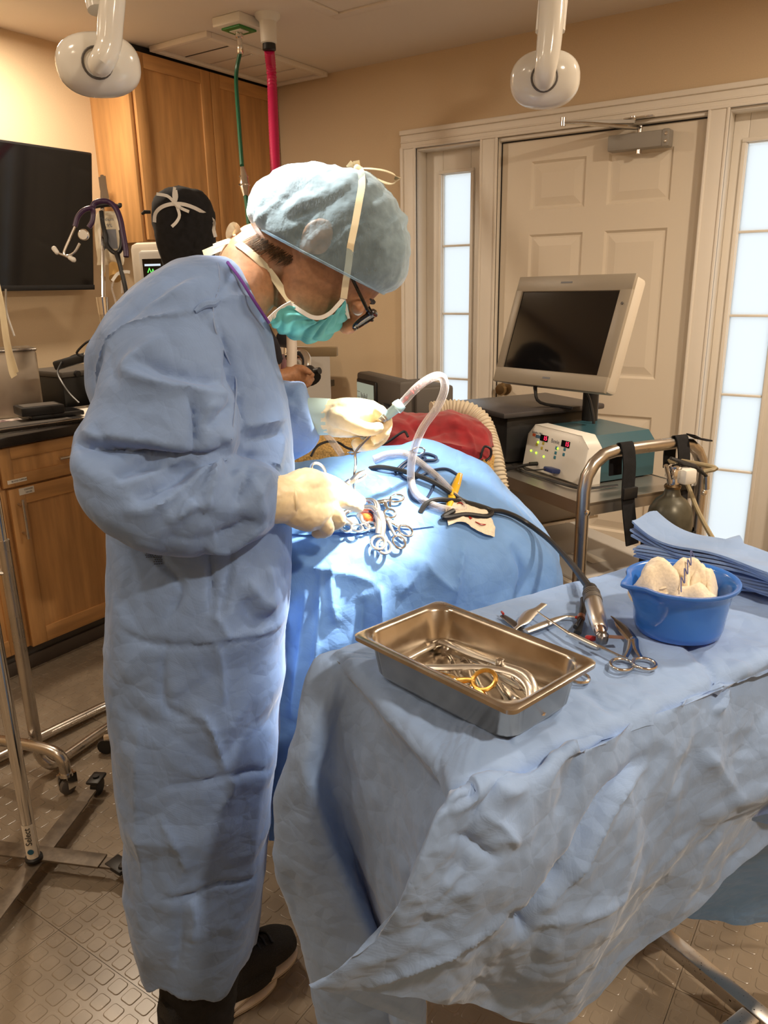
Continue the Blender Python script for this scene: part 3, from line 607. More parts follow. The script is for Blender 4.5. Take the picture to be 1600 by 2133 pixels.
for (l, r), p in zip(PTS, prof):
    l, r = np.array(l), np.array(r); m_, h_ = (l + r) / 2, (r - l) / 2
    rings.append([m_ + h_ * math.cos(2 * PI * j / 20) - HV * p[3] * math.sin(2 * PI * j / 20) for j in range(20)])
obj('bag', B().loft(list(cr(np.array(rings), 16))), M_BAG, t)
LBM = frame((-1.853,1.4229,1.542), HL, (0, 0, 1), -HV)
obj('printed_label', B().box((0, 0, 0), (.038, .05, .0006), LBM), M_INKG, t)
for k, (s, sz) in enumerate((('Sodium', .012), ('0.9%', .013))): text('lettering', s, sz, LBM @ Matrix.Translation((-.002, .05 - k * .016, 0)), mat('label_ink', (.12, .13, .16), .8), t)
obj('drip_chamber', B().cyl((-1.7965,1.4095,1.4323), (-1.7903,1.4017,1.3986), .008), M_CLEAR, t)
obj('port', B().cyl((-1.8616,1.4311,1.4751), (-1.8343,1.4115,1.4392), .012, .016), mat('amber_port', (.62, .38, .13), .5), t)
obj('line', B().tube([(-1.8365,1.41,1.4392),(-1.8294,1.3933,1.4141),(-1.8084,1.3838,1.3828),(-1.7867,1.3704,1.3394)], .003, 6, 4), M_CLEAR, t)
obj('clip_band', B().ribbon([(-1.8136,1.3854,1.4327),(-1.8036,1.3988,1.451),(-1.7871,1.4117,1.4556),(-1.7773,1.4178,1.4542)], .008, (.5, -.8, 0), .002), M_WHITEP, t)
t = thing('stethoscope', 'purple stethoscope slung over the top of the drip pole', 'stethoscope', (-1.8831,1.4353,1.6337))
obj('yoke_tube', B().tube([(-1.8781,1.3964,1.6211),(-1.8735,1.4038,1.6333),(-1.8593,1.4151,1.638),(-1.853,1.4315,1.6363),(-1.8359,1.4381,1.6223),(-1.8208,1.4381,1.5936),(-1.8087,1.4329,1.5562),(-1.7957,1.4262,1.5127),(-1.7919,1.4222,1.4941)], .0075, 10, 4), M_PURPLE, t)
obj('yoke_tube', B().tube([(-1.9,1.3517,1.5729),(-1.8973,1.3622,1.5974),(-1.8861,1.3759,1.6143),(-1.8733,1.3927,1.6194),(-1.8735,1.3937,1.605),(-1.8727,1.3873,1.5853),(-1.8779,1.3785,1.5706)], .0065, 10, 4), M_PURPLE, t)
obj('ear_tube', B().tube([(-1.9,1.3517,1.5729),(-1.9064,1.3373,1.5449),(-1.9134,1.3216,1.5144),(-1.9126,1.3178,1.5022),(-1.9036,1.3226,1.4983),(-1.891,1.334,1.5066),(-1.8829,1.3479,1.5297)], .0035, 8, 5), M_STEEL, t)
obj('ear_tube', B().tube([(-1.9334,1.3077,1.5136),(-1.9236,1.3113,1.5048),(-1.9099,1.3183,1.4984),(-1.8961,1.325,1.4908)], .003, 8, 3), M_STEEL, t)
obj('ear_tip', B().tube([(-1.9372,1.3065,1.5174),(-1.9293,1.3083,1.5074)], [.007, .006], 10, round_=True), M_WHITEP, t); obj('ear_tip', B().tube([(-1.8986,1.3242,1.4933),(-1.8904,1.3279,1.4882)], [.006, .007], 10, round_=True), M_WHITEP, t)
obj('chest_piece', B().lathe([(.013, -.005), (.0145, 0), (.0145, .005), (.012, .007)], frame((-1.8675,1.3533,1.551), HL, (0, 0, 1), -HV), 20), M_CHROME, t)
obj('diaphragm', B().lathe([(.012, .0072), (.001, .0078)], frame((-1.8675,1.3533,1.551), HL, (0, 0, 1), -HV), 20), M_PAPER, t)
obj('black_loop', B().tube([(-1.8745,1.4215,1.614),(-1.8666,1.4157,1.5828),(-1.8554,1.4121,1.5515),(-1.8498,1.4079,1.529),(-1.8364,1.4107,1.5114),(-1.8236,1.4171,1.5049),(-1.8156,1.4265,1.5159),(-1.8168,1.4336,1.5383),(-1.8227,1.4385,1.5633)], .006, 8, 4), M_BLACK, t)
obj('black_loop', B().tube([(-1.8236,1.4171,1.5049),(-1.8061,1.4082,1.482),(-1.797,1.4055,1.4571),(-1.7858,1.4019,1.4259),(-1.7632,1.3891,1.3825)], [.008, .006, .006, .006, .006], 8, 4), M_BLACK, t)
t = thing('patient_monitor', 'beige patient monitor with green trace behind the black cap', 'monitor', (-2.4331,2.0289,1.4829))
MM = frame((-2.4693,1.9724,1.5701), Vector((.95, .31, 0)).normalized(), (0, 0, 1), Vector((.31, -.95, 0)).normalized()) @ Matrix.Scale(1.2, 4)
obj('housing', B().box((.14, -.13, -.09), (.28, .27, .18), MM, .02), M_BEIGE, t)
obj('bezel', B().box((.15, -.13, .004), (.22, .22, .02), MM, .012), M_LGREY, t)
obj('screen', B().box((.15, -.13, .0145), (.19, .17, .003), MM), M_BLACKG, t)
wave = [(.062, -.08), (.068, -.067), (.075, -.083), (.080, -.070), (.086, -.086), (.092, -.082), (.098, -.092), (.106, -.080), (.112, -.093), (.12, -.084)]
obj('green_trace', B().tube([MM @ Vector((x + .01, y - .005, .0175)) for x, y in wave], .0016, 6), emit('green_led', (.15, 1, .12), 1.6), t)
for y in (-.063, -.118, -.135): obj('white_reading', B().box((.068 if y < -.1 else .09, y, .0165), (.010 if y < -.1 else .055, .006, .001), MM), emit('white_led', (.8, .9, 1), .8), t)
obj('stand', B().cyl(MM @ Vector((.14, -.26, -.09)), Vector(((MM @ Vector((.14, -.26, -.09))).x, (MM @ Vector((.14, -.26, -.09))).y, .93)), .03), M_LGREY, t)
# -------------------------------------------------------------- stands at the lower left
t = thing('instrument_stand', 'chrome pole stand with crossed flat steel feet at lower left', 'stand', (-1.63, .82, 0))
obj('pole', B().cyl((-1.633, .822, .055), (-1.633, .822, 1.02), .0155), M_CHROME, t)
obj('pole_foot', B().lathe([(.021, 0), (.021, .006), (.0165, .010)], Matrix.Translation((-1.633, .822, .052)), 20), M_BLACK, t)
for (p, q, nm) in (((-1.80, .775), (-1.45, .928), 'foot_bar'), ((-1.765, 1.078), (-1.52, .60), 'foot_bar')):
    P, Q = Vector((*p, 0)), Vector((*q, 0)); d = (Q - P).normalized(); L = (Q - P).length
    M_ = frame(P, d, Vector((-d.y, d.x, 0)), (0, 0, 1)); z = .047 if nm == 'foot_bar' and p[0] < -1.78 else .041
    f = obj(nm, B().box((L / 2, 0, z), (L * .8, .046, .006), M_, .001).box((L * .05, 0, z - .004), (L * .11, .034, .006), M_).box((L * .95, 0, z - .004), (L * .11, .034, .006), M_), tex(mat('painted_steel', (.16, .13, .10), .5, .3), 'noise', 40, .3), t)
    for s in (-.04, L + .04):
        obj('caster', B().lathe([(.022, -.011), (.026, -.009), (.026, .009), (.022, .011)], M_ @ frame((s, 0, .026), (1, 0, 0), (0, 0, 1), (0, -1, 0)), 18), M_BLACK, t)
        obj('caster_cap', B().box((s, 0, .05), (.055, .04, .01), M_, .005).cyl(M_ @ Vector((s, 0, .05)), M_ @ Vector((s, 0, .06)), .009), M_BLACK, t)
obj('foot_sleeve', B().box((-1.445, .93, .042), (.06, .042, .012), None, .003), M_BLACK, t)
lb = frame((-1.633 + .0158 * .72, .822 - .0158 * .70, .205), (0, 0, 1), Vector((-.70, -.72, 0)), Vector((.72, -.70, 0)))
b = B(); n = 10
rg = [[(-1.633 + .0160 * math.cos(a), .822 + .0160 * math.sin(a), z) for a in [-.77 - 1.0 + 2.0 * k / n for k in range(n + 1)]] for z in (.062, .160)]
b.loft(rg, closed=False, cap=False); obj('paper_label', b, M_PAPER, t)
lm = frame((-1.633 + .0164 * math.cos(-.77), .822 + .0164 * math.sin(-.77), .118), (0, 0, 1), (-math.sin(-.77) * -1, math.cos(-.77) * -1, 0), (math.cos(-.77), math.sin(-.77), 0))
lm = frame((-1.633 + .0166 * math.cos(-.77), .822 + .0166 * math.sin(-.77), .118), (0, 0, 1), (math.sin(-.77), -math.cos(-.77), 0), (math.cos(-.77), math.sin(-.77), 0))
text('lettering', 'Select', .021, lm @ Matrix.Translation((.010, 0, 0)), M_INK, t)
obj('round_emblem', B().lathe([(.0075, 0), (.0075, .0004)], lm @ Matrix.Translation((-.034, 0, 0)), 18), mat('emblem_blue', (.02, .12, .22), .6), t)
t = thing('tubular_stand', 'brushed steel tube stand with looped floor base at left', 'stand', (-2.02, 1.09, 0))
obj('outer_tube', B().cyl((-2.005, 1.075, .10), (-2.005, 1.075, .752), .0175), M_STEEL, t)
obj('inner_tube', B().cyl((-2.005, 1.075, .745), (-2.005, 1.075, 1.595), .0125), M_CHROME, t)
obj('tray_shelf', B().box((-2.22, .97, 1.60), (.36, .26, .014), None, .004), M_STEEL, t)
obj('clamp_arm', B().tube([(-2.01, 1.07, .66), (-2.05, 1.03, .665), (-2.11, .985, .665)], [.018, .014, .010], 8, flat=.5), M_STEEL, t)
obj('base_tube', B().tube([(-2.005, 1.075, .13), (-2.003, 1.078, .07), (-1.985, 1.095, .034), (-1.99, 1.13, .024), (-2.01, 1.26, .024), (-2.025, 1.36, .024), (-2.05, 1.44, .024), (-2.11, 1.46, .024), (-2.14, 1.42, .024), (-2.15, 1.30, .024), (-2.165, 1.02, .024), (-2.17, .85, .024)], .0165, 10, 5), M_STEEL, t)
obj('cross_tube', B().tube([(-2.12, 1.0, .125), (-2.0, 1.03, .135), (-1.90, 1.055, .135), (-1.862, 1.065, .115), (-1.855, 1.067, .07)], .0165, 10, 5), M_STEEL, t)
obj('caster_fork', B().cyl((-1.855, 1.067, .062), (-1.855, 1.067, .072), .02).box((-1.868, 1.06, .045), (.006, .03, .045)).box((-1.842, 1.074, .045), (.006, .03, .045)), M_CHROME, t)
obj('caster_wheel', B().lathe([(.02, -.009), (.025, -.006), (.025, .006), (.02, .009)], frame((-1.855, 1.067, .026), (0, 1, 0), (0, 0, 1), (1, 0, 0)), 18), M_GREYP, t)
# ================================================================== equipment cart in front of the door
AX, AY = Vector((.86, -.51, 0)).normalized(), Vector((.51, .86, 0)).normalized(); S0 = Vector((-.628, 1.814, 0))
CF = frame(S0, AX, AY, (0, 0, 1))
def cp(x, y, z): return CF @ Vector((x, y, z))
CW, CL = .40, .80
t = thing('equipment_cart', 'steel equipment cart with arched end rail in front of the door', 'cart', S0)
for x in (0, -CL):
    a = .09; z1 = 1.0
    pts = [(x, 0, .10), (x, 0, .5), (x, 0, z1 - a)] + [(x, a - a * math.cos(q), z1 - a + a * math.sin(q)) for q in (.4, .8, 1.2)] + [(x, a, z1), (x, CW / 2, z1), (x, CW - a, z1)] + [(x, CW - a + a * math.sin(q), z1 - a + a * math.cos(q)) for q in (.4, .8, 1.2)] + [(x, CW, z1 - a), (x, CW, .5), (x, CW, .10)]
    obj('end_rail', B().tube([cp(*p) for p in pts], .0165, 10), M_STEEL, t)
    for y in (0, CW):
        obj('caster', B().lathe([(.03, -.013), (.036, -.009), (.036, .009), (.03, .013)], CF @ frame((x, y, .037), (1, 0, 0), (0, 0, 1), (0, -1, 0)), 16), M_BLACK, t)
        for z in (.52, .855): obj('bolt', B().lathe([(.008, 0), (.007, .004), (.002, .006)], CF @ frame((x + (.0165 if x == 0 else -.0165), y, z), (0, 1, 0), (0, 0, 1), (1, 0, 0)), 10), M_CHROME, t)
for z in (.865, .44, .16):
    b = B().box((-CL / 2, CW / 2, z), (CL - .02, CW - .03, .006), CF)
    for y in (.012, CW - .012): b.box((-CL / 2, y, z - .012), (CL - .02, .004, .034), CF)
    for x in (-.012, -CL + .012): b.box((x, CW / 2, z - .012), (.004, CW - .03, .034), CF)
    obj('shelf', b, mat('shelf_steel', (.55, .52, .48), .35, .9), t)
# electrosurgical generator
t = thing('electrosurgical_generator', 'white and teal generator with red digits on the cart', 'generator', cp(-.30, .25, .868))
x0, x1, y0, y1, z0, z1 = -.43, -.16, .112, .385, .872, .998
out = [(x0, z0), (x1, z0), (x1, z1 - .03), (x1 - .03, z1), (x0 + .03, z1), (x0, z1 - .03)]
V = [cp(x, y, z) for y in (y0 + .04, y1) for x, z in out]; n = 6
obj('housing', B().add(V, [tuple(range(n))[::-1], tuple(range(n, 2 * n))] + [(i, (i + 1) % n, n + (i + 1) % n, n + i) for i in range(n)]), M_TEAL, t, ang=20)
o2 = [(x0 - .004, z0 - .004), (x1 + .004, z0 - .004), (x1 + .004, z1 - .028), (x1 - .028, z1 + .004), (x0 + .028, z1 + .004), (x0 - .004, z1 - .028)]
rings = [[cp(x, y + (.022 * (z - z0) / .126 if k < 2 else 0), z) if 1 else 0 for x, z in [((q[0] - (x0 + x1) / 2) * s + (x0 + x1) / 2, (q[1] - .935) * s + .935) for q in o2]] for k, (y, s) in enumerate(((y0 + .002, .9), (y0 + .010, .985), (y0 + .03, 1), (y0 + .075, 1)))]
obj('front_bezel', B().loft(rings), M_WHITEP, t, ang=50)
FP = CF @ frame(((x0 + x1) / 2, y0 + .0045, z0 + .002), (1, 0, 0), Vector((0, .172, .985)), Vector((0, -.985, .172)))
obj('control_panel', B().box((0, .072, .001), (.215, .085, .002), FP, .001), mat('panel_cream', (.66, .61, .52), .5), t)
obj('socket_strip', B().box((0, .016, .001), (.215, .022, .002), FP), M_LGREY, t)
for x, y in ((-.047, .098), (.052, .098)): obj('digit_window', B().box((x, y, .0025), (.036, .018, .002), FP), M_BLACKG, t)
RED = emit('red_led', (1, .02, .06), 3.2)
for x, s in ((-.040, '15'), (.060, '15')): text('digits', s, .017, FP @ Matrix.Translation((x, .098, .004)), RED, t)
text('lettering', 'Bovie', .017, FP @ Matrix.Translation((.005, .097, .0025)), M_INKG, t)
text('lettering', 'Specialist | PRO', .008, FP @ Matrix.Translation((-.084, .108, .0025)), M_INKG, t)
obj('orange_mark', B().box((-.097, .100, .0022), (.014, .008, .0012), FP), mat('orange_print', (.7, .13, .04), .6), t); obj('blue_mark', B().box((-.077, .098, .0022), (.022, .009, .0012), FP), mat('blue_print', (.06, .14, .24), .6), t)
GL = emit('green_lamp', (.35, 1, .03), 2.6)
for x, y in ((-.072, .082), (.022, .080), (-.098, .052), (-.072, .050), (-.034, .046)): obj('indicator', B().lathe([(.0034, 0), (.0028, .002), (.001, .0026)], FP @ Matrix.Translation((x, y, .002)), 10), GL, t)
for x, y, c in ((.016, .080, 'b'), (.016, .066, 'b'), (.016, .053, 'b'), (.052, .083, 'b'), (.052, .068, 'b'), (-.047, .083, 'y'), (-.05, .068, 'y'), (-.076, .075, 'y'), (-.03, .066, 'g'), (-.022, .066, 'g')):
    obj('key', B().box((x, y, .0025), (.009 if c != 'g' else .005, .009 if c != 'g' else .005, .0015), FP, .0006), {'b': mat('blue_key', (.04, .22, .32), .5), 'y': mat('yellow_key', (.55, .45, .06), .5), 'g': M_GREYP}[c], t)
obj('blue_plug', B().box((.03, .018, .016), (.044, .014, .03), FP, .004), mat('blue_plug_plastic', (.03, .05, .18), .4), t)
obj('black_plug', B().cyl(FP @ Vector((-.058, .02, .002)), FP @ Vector((-.064, .016, .026)), .006), M_BLACK, t)
obj('lead', B().tube([FP @ Vector((-.064, .016, .022)), FP @ Vector((-.09, .0, .05)), cp(-.47, .0, .84), cp(-.475, -.03, .78), cp(-.47, -.05, .70)], .0045, 6, 5), M_BLACK, t)
obj('lead', B().tube([FP @ Vector((.02, .018, .03)), FP @ Vector((-.01, .008, .045)), FP @ Vector((-.05, .0, .045)), FP @ Vector((-.1, .002, .04)), cp(-.48, .02, .85)], .002, 6, 5), M_BLACK, t)
obj('lead', B().tube([cp(-.44, .085, .874), cp(-.35, .075, .873), cp(-.26, .08, .873), cp(-.19, .078, .875), cp(-.12, .10, .874), cp(-.10, .2, .874)], .004, 6, 5), M_BLACK, t)
for x in (-.40, -.19):
    for y in (.17, .36): obj('foot', B().cyl(cp(x, y, .867), cp(x, y, .874), .012), M_BLACK, t)
# black box with flat lid, left of the generator
t = thing('black_printer', 'large matt black box with overhanging grey lid on the cart', 'device', cp(-.6, .25, .868))
obj('body', B().box((-.60, .25, .945), (.26, .33, .15), CF, .02), M_BLACK, t)
obj('lid', B().box((-.60, .25, 1.027), (.31, .385, .018), CF, .006), mat('slate_plastic', (.055, .05, .052), .35), t)
obj('lettering_strip', B().box((-.665, .069, 1.0365), (.10, .008, .0006), CF), M_LGREY, t)
# display
TL, TR, BL = Vector((-1.1313,2.4483,1.4157)), Vector((-0.707,2.2964,1.4187)), Vector((-1.0991,2.3229,1.1096))
ux = (TR - TL).normalized(); uz = ux.cross((TL - BL)).normalized(); uy = uz.cross(ux); MMn = frame((TL + TR) / 2 + (BL - TL) / 2, ux, uy, uz)
t = thing('display_monitor', 'putty coloured flat monitor with dark screen above the cart', 'monitor', cp(-.30, .36, .868))
obj('shell', B().box((0, 0, -.03), (.448, .343, .05), MMn, .012), M_BEIGE, t)
for (c, d) in (((0, .148), (.452, .05)), ((0, -.150), (.452, .05)), ((-.212, 0), (.03, .26)), ((.205, 0), (.043, .26))): obj('bezel', B().box((c[0], c[1], .0), (d[0], d[1], .014), MMn, .004), M_LGREY if 0 else mat('putty_plastic', (.33, .285, .22), .45), t)
obj('screen', B().box((-.006, -.001, -.002), (.395, .252, .006), MMn), M_BLACKG, t)
obj('maker_strip', B().box((.0, -.148, .0075), (.03, .006, .0006), MMn), M_INKG, t); obj('top_mark', B().box((-.02, .15, .0075), (.045, .005, .0006), MMn), M_INKG, t)
obj('button', B().lathe([(.004, 0), (.004, .003)], MMn @ Matrix.Translation((.206, .085, .007)), 10), M_GREYP, t)
pb = MMn @ Vector((.10, -.10, -.075))
obj('pole', B().tube([pb + Vector((0, 0, .06)), pb, (pb.x, pb.y, .872)], .024, 14), M_BLACK, t); obj('pole_base', B().lathe([(.07, 0), (.07, .012), (.03, .02)], Matrix.Translation((pb.x, pb.y, .868)), 20), M_BLACK, t)
obj('swivel', B().box((.10, -.06, -.062), (.10, .10, .03), MMn, .006), M_BLACK, t)
obj('cable', B().tube([MMn @ Vector((-.06, -.162, -.02)), MMn @ Vector((-.055, -.185, -.02)), MMn @ Vector((-.03, -.22, -.03)), (-0.8386,2.2724,1.0374)], [.009, .006, .005, .005], 8, 4), M_BLACK, t)
obj('cable', B().tube([MMn @ Vector((.11, -.165, -.06)), MMn @ Vector((.125, -.19, -.07)), MMn @ Vector((.145, -.235, -.08)), MMn @ Vector((.15, -.27, -.09))], .0045, 6, 4), M_BLACK, t)
# units on the lower shelves
t = thing('vented_unit', 'grey metal unit with round vent slots under the cart top', 'device', cp(-.6, .2, .45))
obj('cabinet', B().box((-.56, .20, .765), (.34, .36, .15), CF, .004), mat('grey_metal', (.36, .33, .29), .45, .4), t)
b = B()
for gx in (-.66, -.55, -.45):
    for k in range(-4, 5):
        L = math.sqrt(max(0, 1 - (k / 5) ** 2)) * .07
        b.box((gx, .019, .765 + k * .011), (L, .003, .005), CF)
tag(obj('vent_slots', b, M_BLACK, t), kind='stuff')
obj('screw', B().lathe([(.004, 0), (.002, .002)], CF @ frame((-.40, .02, .71), (1, 0, 0), (0, 0, 1), (0, -1, 0)), 8), M_CHROME, t)
obj('support_shelf', B().box((-.56, .20, .686), (.36, .37, .008), CF), M_STEEL, t)
t = thing('cream_processor', 'wide cream boxed unit with dark slot on the low cart shelf', 'device', cp(-.35, .2, .45))
obj('cabinet', B().box((-.32, .22, .535), (.50, .36, .18), CF, .008), M_BEIGE, t)
obj('cover', B().box((-.32, .225, .628), (.495, .34, .012), CF, .006), M_LGREY, t)
obj('slot', B().box((-.44, .0385, .575), (.08, .003, .02), CF), M_BLACK, t); obj('slot', B().box((-.455, .0385, .53), (.02, .003, .05), CF), M_BLACK, t)
obj('name_plate', B().box((-.2, .2, .635), (.1, .05, .001), CF), M_PAPER, t)
for k in range(14): obj('rib', B().box((-.072, .06 + k * .022, .535), (.006, .012, .16), CF), M_BEIGE, t)
# oxygen cylinder in a black strap carrier
t = thing('oxygen_cylinder', 'small grey green oxygen cylinder with chrome valve on the cart rail', 'gas cylinder', cp(.085, .21, .38))
cx = Matrix.Translation(cp(.085, .21, 0))
obj('cylinder', B().lathe([(.01, .40), (.05, .405), (.056, .42), (.056, .83), (.052, .855), (.038, .878), (.022, .89), (.018, .905), (.018, .915)], cx, 28), tex(mat('cylinder_paint', (.10, .095, .07), .35, .3), 'noise', 30, .2), t)
obj('neck_ring', B().lathe([(.02, .908), (.021, .914), (.018, .918)], cx, 18), M_BRASS, t)
obj('valve_body', B().lathe([(.014, .915), (.016, .93), (.012, .945), (.016, .955), (.016, .965), (.009, .97)], cx, 14).box((.085, .21, .947), (.034, .03, .026), CF, .004), M_CHROME, t)
obj('key_bar', B().tube([cp(.10, .165, .975), cp(.095, .19, .925)], .0055, 8), M_CHROME, t)
obj('regulator', B().box((.10, .235, .94), (.04, .04, .04), CF, .008), M_WHITEP, t)
obj('toggle_handle', B().tube([cp(.08, .20, .985), cp(.10, .26, .962), cp(.11, .295, .935)], [.007, .010, .006], 8, flat=.6), M_BLACK, t)
obj('outlet', B().cyl(cp(.11, .295, .935), cp(.11, .30, .90), .008), M_CHROME, t)
obj('yellow_mark', B().box((.13, .175, .82), (.002, .02, .012), CF), M_YEL, t)
t = thing('cylinder_carrier', 'black nylon carrier bag strapped over the cart end rail', 'bag', cp(.08, .2, .38))
obj('pouch', B().lathe([(.02, .385), (.065, .39), (.068, .42), (.066, .60), (.064, .80), (.060, .812)], cx, 24, cap=True) if 0 else B().lathe([(.064, .39), (.068, .42), (.067, .60), (.065, .80), (.061, .805), (.060, .79), (.0605, .42)], cx, 28, cap=False), M_BLACKF, t)
for y in (.118, .302):
    obj('strap', B().ribbon([cp(.045, y + .01 if y < .2 else y - .01, .76), cp(.028, y, .88), cp(.024, y, .97), cp(.006, y, 1.022), cp(-.024, y, .985), cp(-.024, y, .93)], .04, (AX * 1.0).normalized(), .004, 5), M_BLACKF, t)
    obj('buckle', B().box((.034, y, .895), (.012, .046, .03), CF, .003), M_BLACK, t)
obj('strap_end', B().ribbon([cp(.02, .325, 1.02), cp(.02, .36, 1.005), cp(.02, .39, 1.0)], .03, (0, 0, 1), .004), M_BLACKF, t)
t = thing('oxygen_tube', 'pale oxygen tube curving from the cylinder valve towards the table', 'tube', cp(.12, .27, .94))
obj('tube', B().tube([cp(.105, .29, .945), cp(.115, .315, .955)] + [(-0.4822,2.0568,0.956),(-0.458,2.0427,0.941),(-0.4288,2.0244,0.905),(-0.3909,1.9817,0.8543),(-0.3524,1.943,0.8141),(-0.308,1.8863,0.7828),(-0.2641,1.8286,0.7494)], .006, 8, 5), mat('olive_tube', (.34, .28, .17), .4), t)
# dark device with a screen behind the patient
DM = frame((-1.393,1.9273,1.1612), AX, AY, (0, 0, 1))
t = thing('dental_unit', 'charcoal console with pale screen behind the red cloth', 'device', (-1.2231,1.9368,1.0413))
rr = [[(0 + .004, y, 0), (.29, y, 0), (.29, y, -.30), (-.035, y, -.30)] for y in (0, .05)]
obj('front_panel', B().box((.138, .02, -.17), (.30, .05, .33), DM, .01), M_GREYP, t)
obj('screen_bezel', B().box((.075, -.008, -.09), (.135, .01, .135), DM, .004), M_BLACK, t)
obj('screen', B().box((.075, -.0145, -.09), (.115, .003, .115), DM), emit('pale_screen', (.60, .62, .46), .42), t)
b = B()
for k in range(7): b.box((.05 + k * .007, -.0165, -.07 - (k % 3) * .004), (.002, .001, .018), DM)
for q in ((.030, -.06, .02, .016), (.030, -.085, .02, .016), (.030, -.110, .02, .012), (.09, -.13, .03, .01)):
    b.box((q[0], -.0165, q[1]), (q[2], .001, .0012), DM).box((q[0], -.0165, q[1] - q[3]), (q[2], .001, .0012), DM)
tag(obj('screen_marks', b, M_INKG, t), kind='stuff')
br = [(0, 0), (.10, 0), (.10, -.012), (.085, -.022), (.08, -.045), (.085, -.065), (.10, -.075), (.10, -.13), (0, -.13), (0, -.08), (.014, -.07), (.018, -.045), (.014, -.022), (0, -.012)]
V = [DM @ Vector((.14 + x, y, -.075 + z)) for y in (-.05, -.03) for x, z in br]; n = len(br)
obj('bracket', B().add(V, [tuple(range(n))[::-1], tuple(range(n, 2 * n))] + [(i, (i + 1) % n, n + (i + 1) % n, n + i) for i in range(n)]), mat('taupe_plastic', (.13, .115, .095), .5), t)
obj('black_knob', B().lathe([(.03, 0), (.035, .02), (.02, .03)], DM @ frame((.245, -.02, -.10), (1, 0, 0), (0, 0, 1), (0, -1, 0)), 20), M_BLACK, t)
obj('body', B().box((.20, .10, -.19), (.20, .12, .33), DM, .008), M_GREYP, t)
SD = DM @ frame((.302, .125, -.09), (0, 1, 0), (0, 0, 1), (1, 0, 0))
obj('sticker', B().box((0, 0, 0), (.052, .04, .001), SD), M_PAPER, t)
obj('sticker_pictogram', B().lathe([(.007, 0), (.007, .0004)], SD @ Matrix.Translation((-.012, .006, .0006)), 12).prism([(-.022, -.013), (-.002, -.013), (-.012, .002)], .0005, SD @ Matrix.Translation((0, 0, .0006))), M_INK, t)
for k in range(4): obj('sticker_line', B().box((.012, .011 - k * .007, .0007), (.022, .002, .0004), SD), M_INKG, t)
pbx = DM @ Vector((.2, .15, -.35))
obj('stand_column', B().cyl(pbx, (pbx.x, pbx.y, .05), .03), M_GREYP, t); obj('stand_base', B().lathe([(.2, 0), (.2, .03), (.04, .05)], Matrix.Translation((pbx.x, pbx.y, .0)), 24), M_GREYP, t)
# -------------------------------------------------------------- surgical lamp heads (backs towards the room)
def lamp(c, lab, sx, sy, tilt_to, scale, armtop):
    c = Vector(c); t = thing('surgical_lamp', lab, 'surgical lamp', c, 'ceiling surgical lamps')
    z = (c - Vector(tilt_to)).normalized()                                     # back of the head points away from its target
    x = Vector(HL); x = (x - z * x.dot(z)).normalized(); y = z.cross(x); M_ = frame(c, x, y, z)
    def pill(s, zz, n=40):
        return [M_ @ Vector((sx * s * math.copysign(abs(math.cos(a)) ** .86, math.cos(a)), sy * s * math.copysign(abs(math.sin(a)) ** .86, math.sin(a)), zz)) for a in [2 * PI * k / n for k in range(n)]]
    obj('housing', B().loft([pill(.90, -.03), pill(.985, -.028), pill(1, -.02), pill(.995, -.006), pill(.95, .012), pill(.86, .024), pill(.6, .034), pill(.3, .038)]), M_LAMP, t, ang=80)
    obj('light_panel', B().loft([pill(.88, -.031), pill(.5, -.033)]), M_WHITEP, t)
    obj('collar', B().ring(c + z * .038, .026, .0022, x, y, 24), M_GREYP, t)
    a = c + z * .03
    return t, a, M_
tL, aL, mL = lamp(LAMP_L, 'white oval lamp head on ceiling arm at upper left over the television', .077, .055, (-2.61,2.1143,2.0582), 1, None)
U = Vector((0, 0, 1))
obj('arm', B().tube([aL, aL + Vector((-1.2975,1.0239,1.8031)) - Vector((-1.3491,1.0569,1.8173)), (-1.2668,1.0156,1.8274), (-1.2608,1.022,1.8691), (-1.2566,1.0312,1.9223), (-1.2514,1.0579,2.0928)], [.021, .021, .0215, .022, .022, .022], 16, 4), M_LAMP, tL)
obj('arm_cover', B().tube([(-1.3582,1.072,1.9121), (-1.3669,1.076,1.9398), (-1.3881,1.1098,2.1453)], [.018, .02, .02], 12), M_LAMP, tL)
tR, aR, mR = lamp(LAMP_R, 'white oval lamp head on ceiling arm at upper right over the door', .073, .056, (-1.3695,3.3282,2.0375), 1, None)
obj('arm', B().tube([aR, (-0.6976,1.633,1.8022), (-0.6857,1.6097,1.8203), (-0.682,1.6116,1.854), (-0.6818,1.6175,1.9053), (-0.6837,1.6249,1.9648), (-0.6813,1.6282,2.146)], [.017, .019, .022, .024, .025, .0255, .026], 16, 4), M_LAMP, tR)
obj('arm_cover', B().tube([(-0.7023,1.6638,1.8974), (-0.701,1.6662,1.9369), (-0.6995,1.6699,1.9796), (-0.7025,1.686,2.1713)], .030, 14), M_WHITEP, tR)
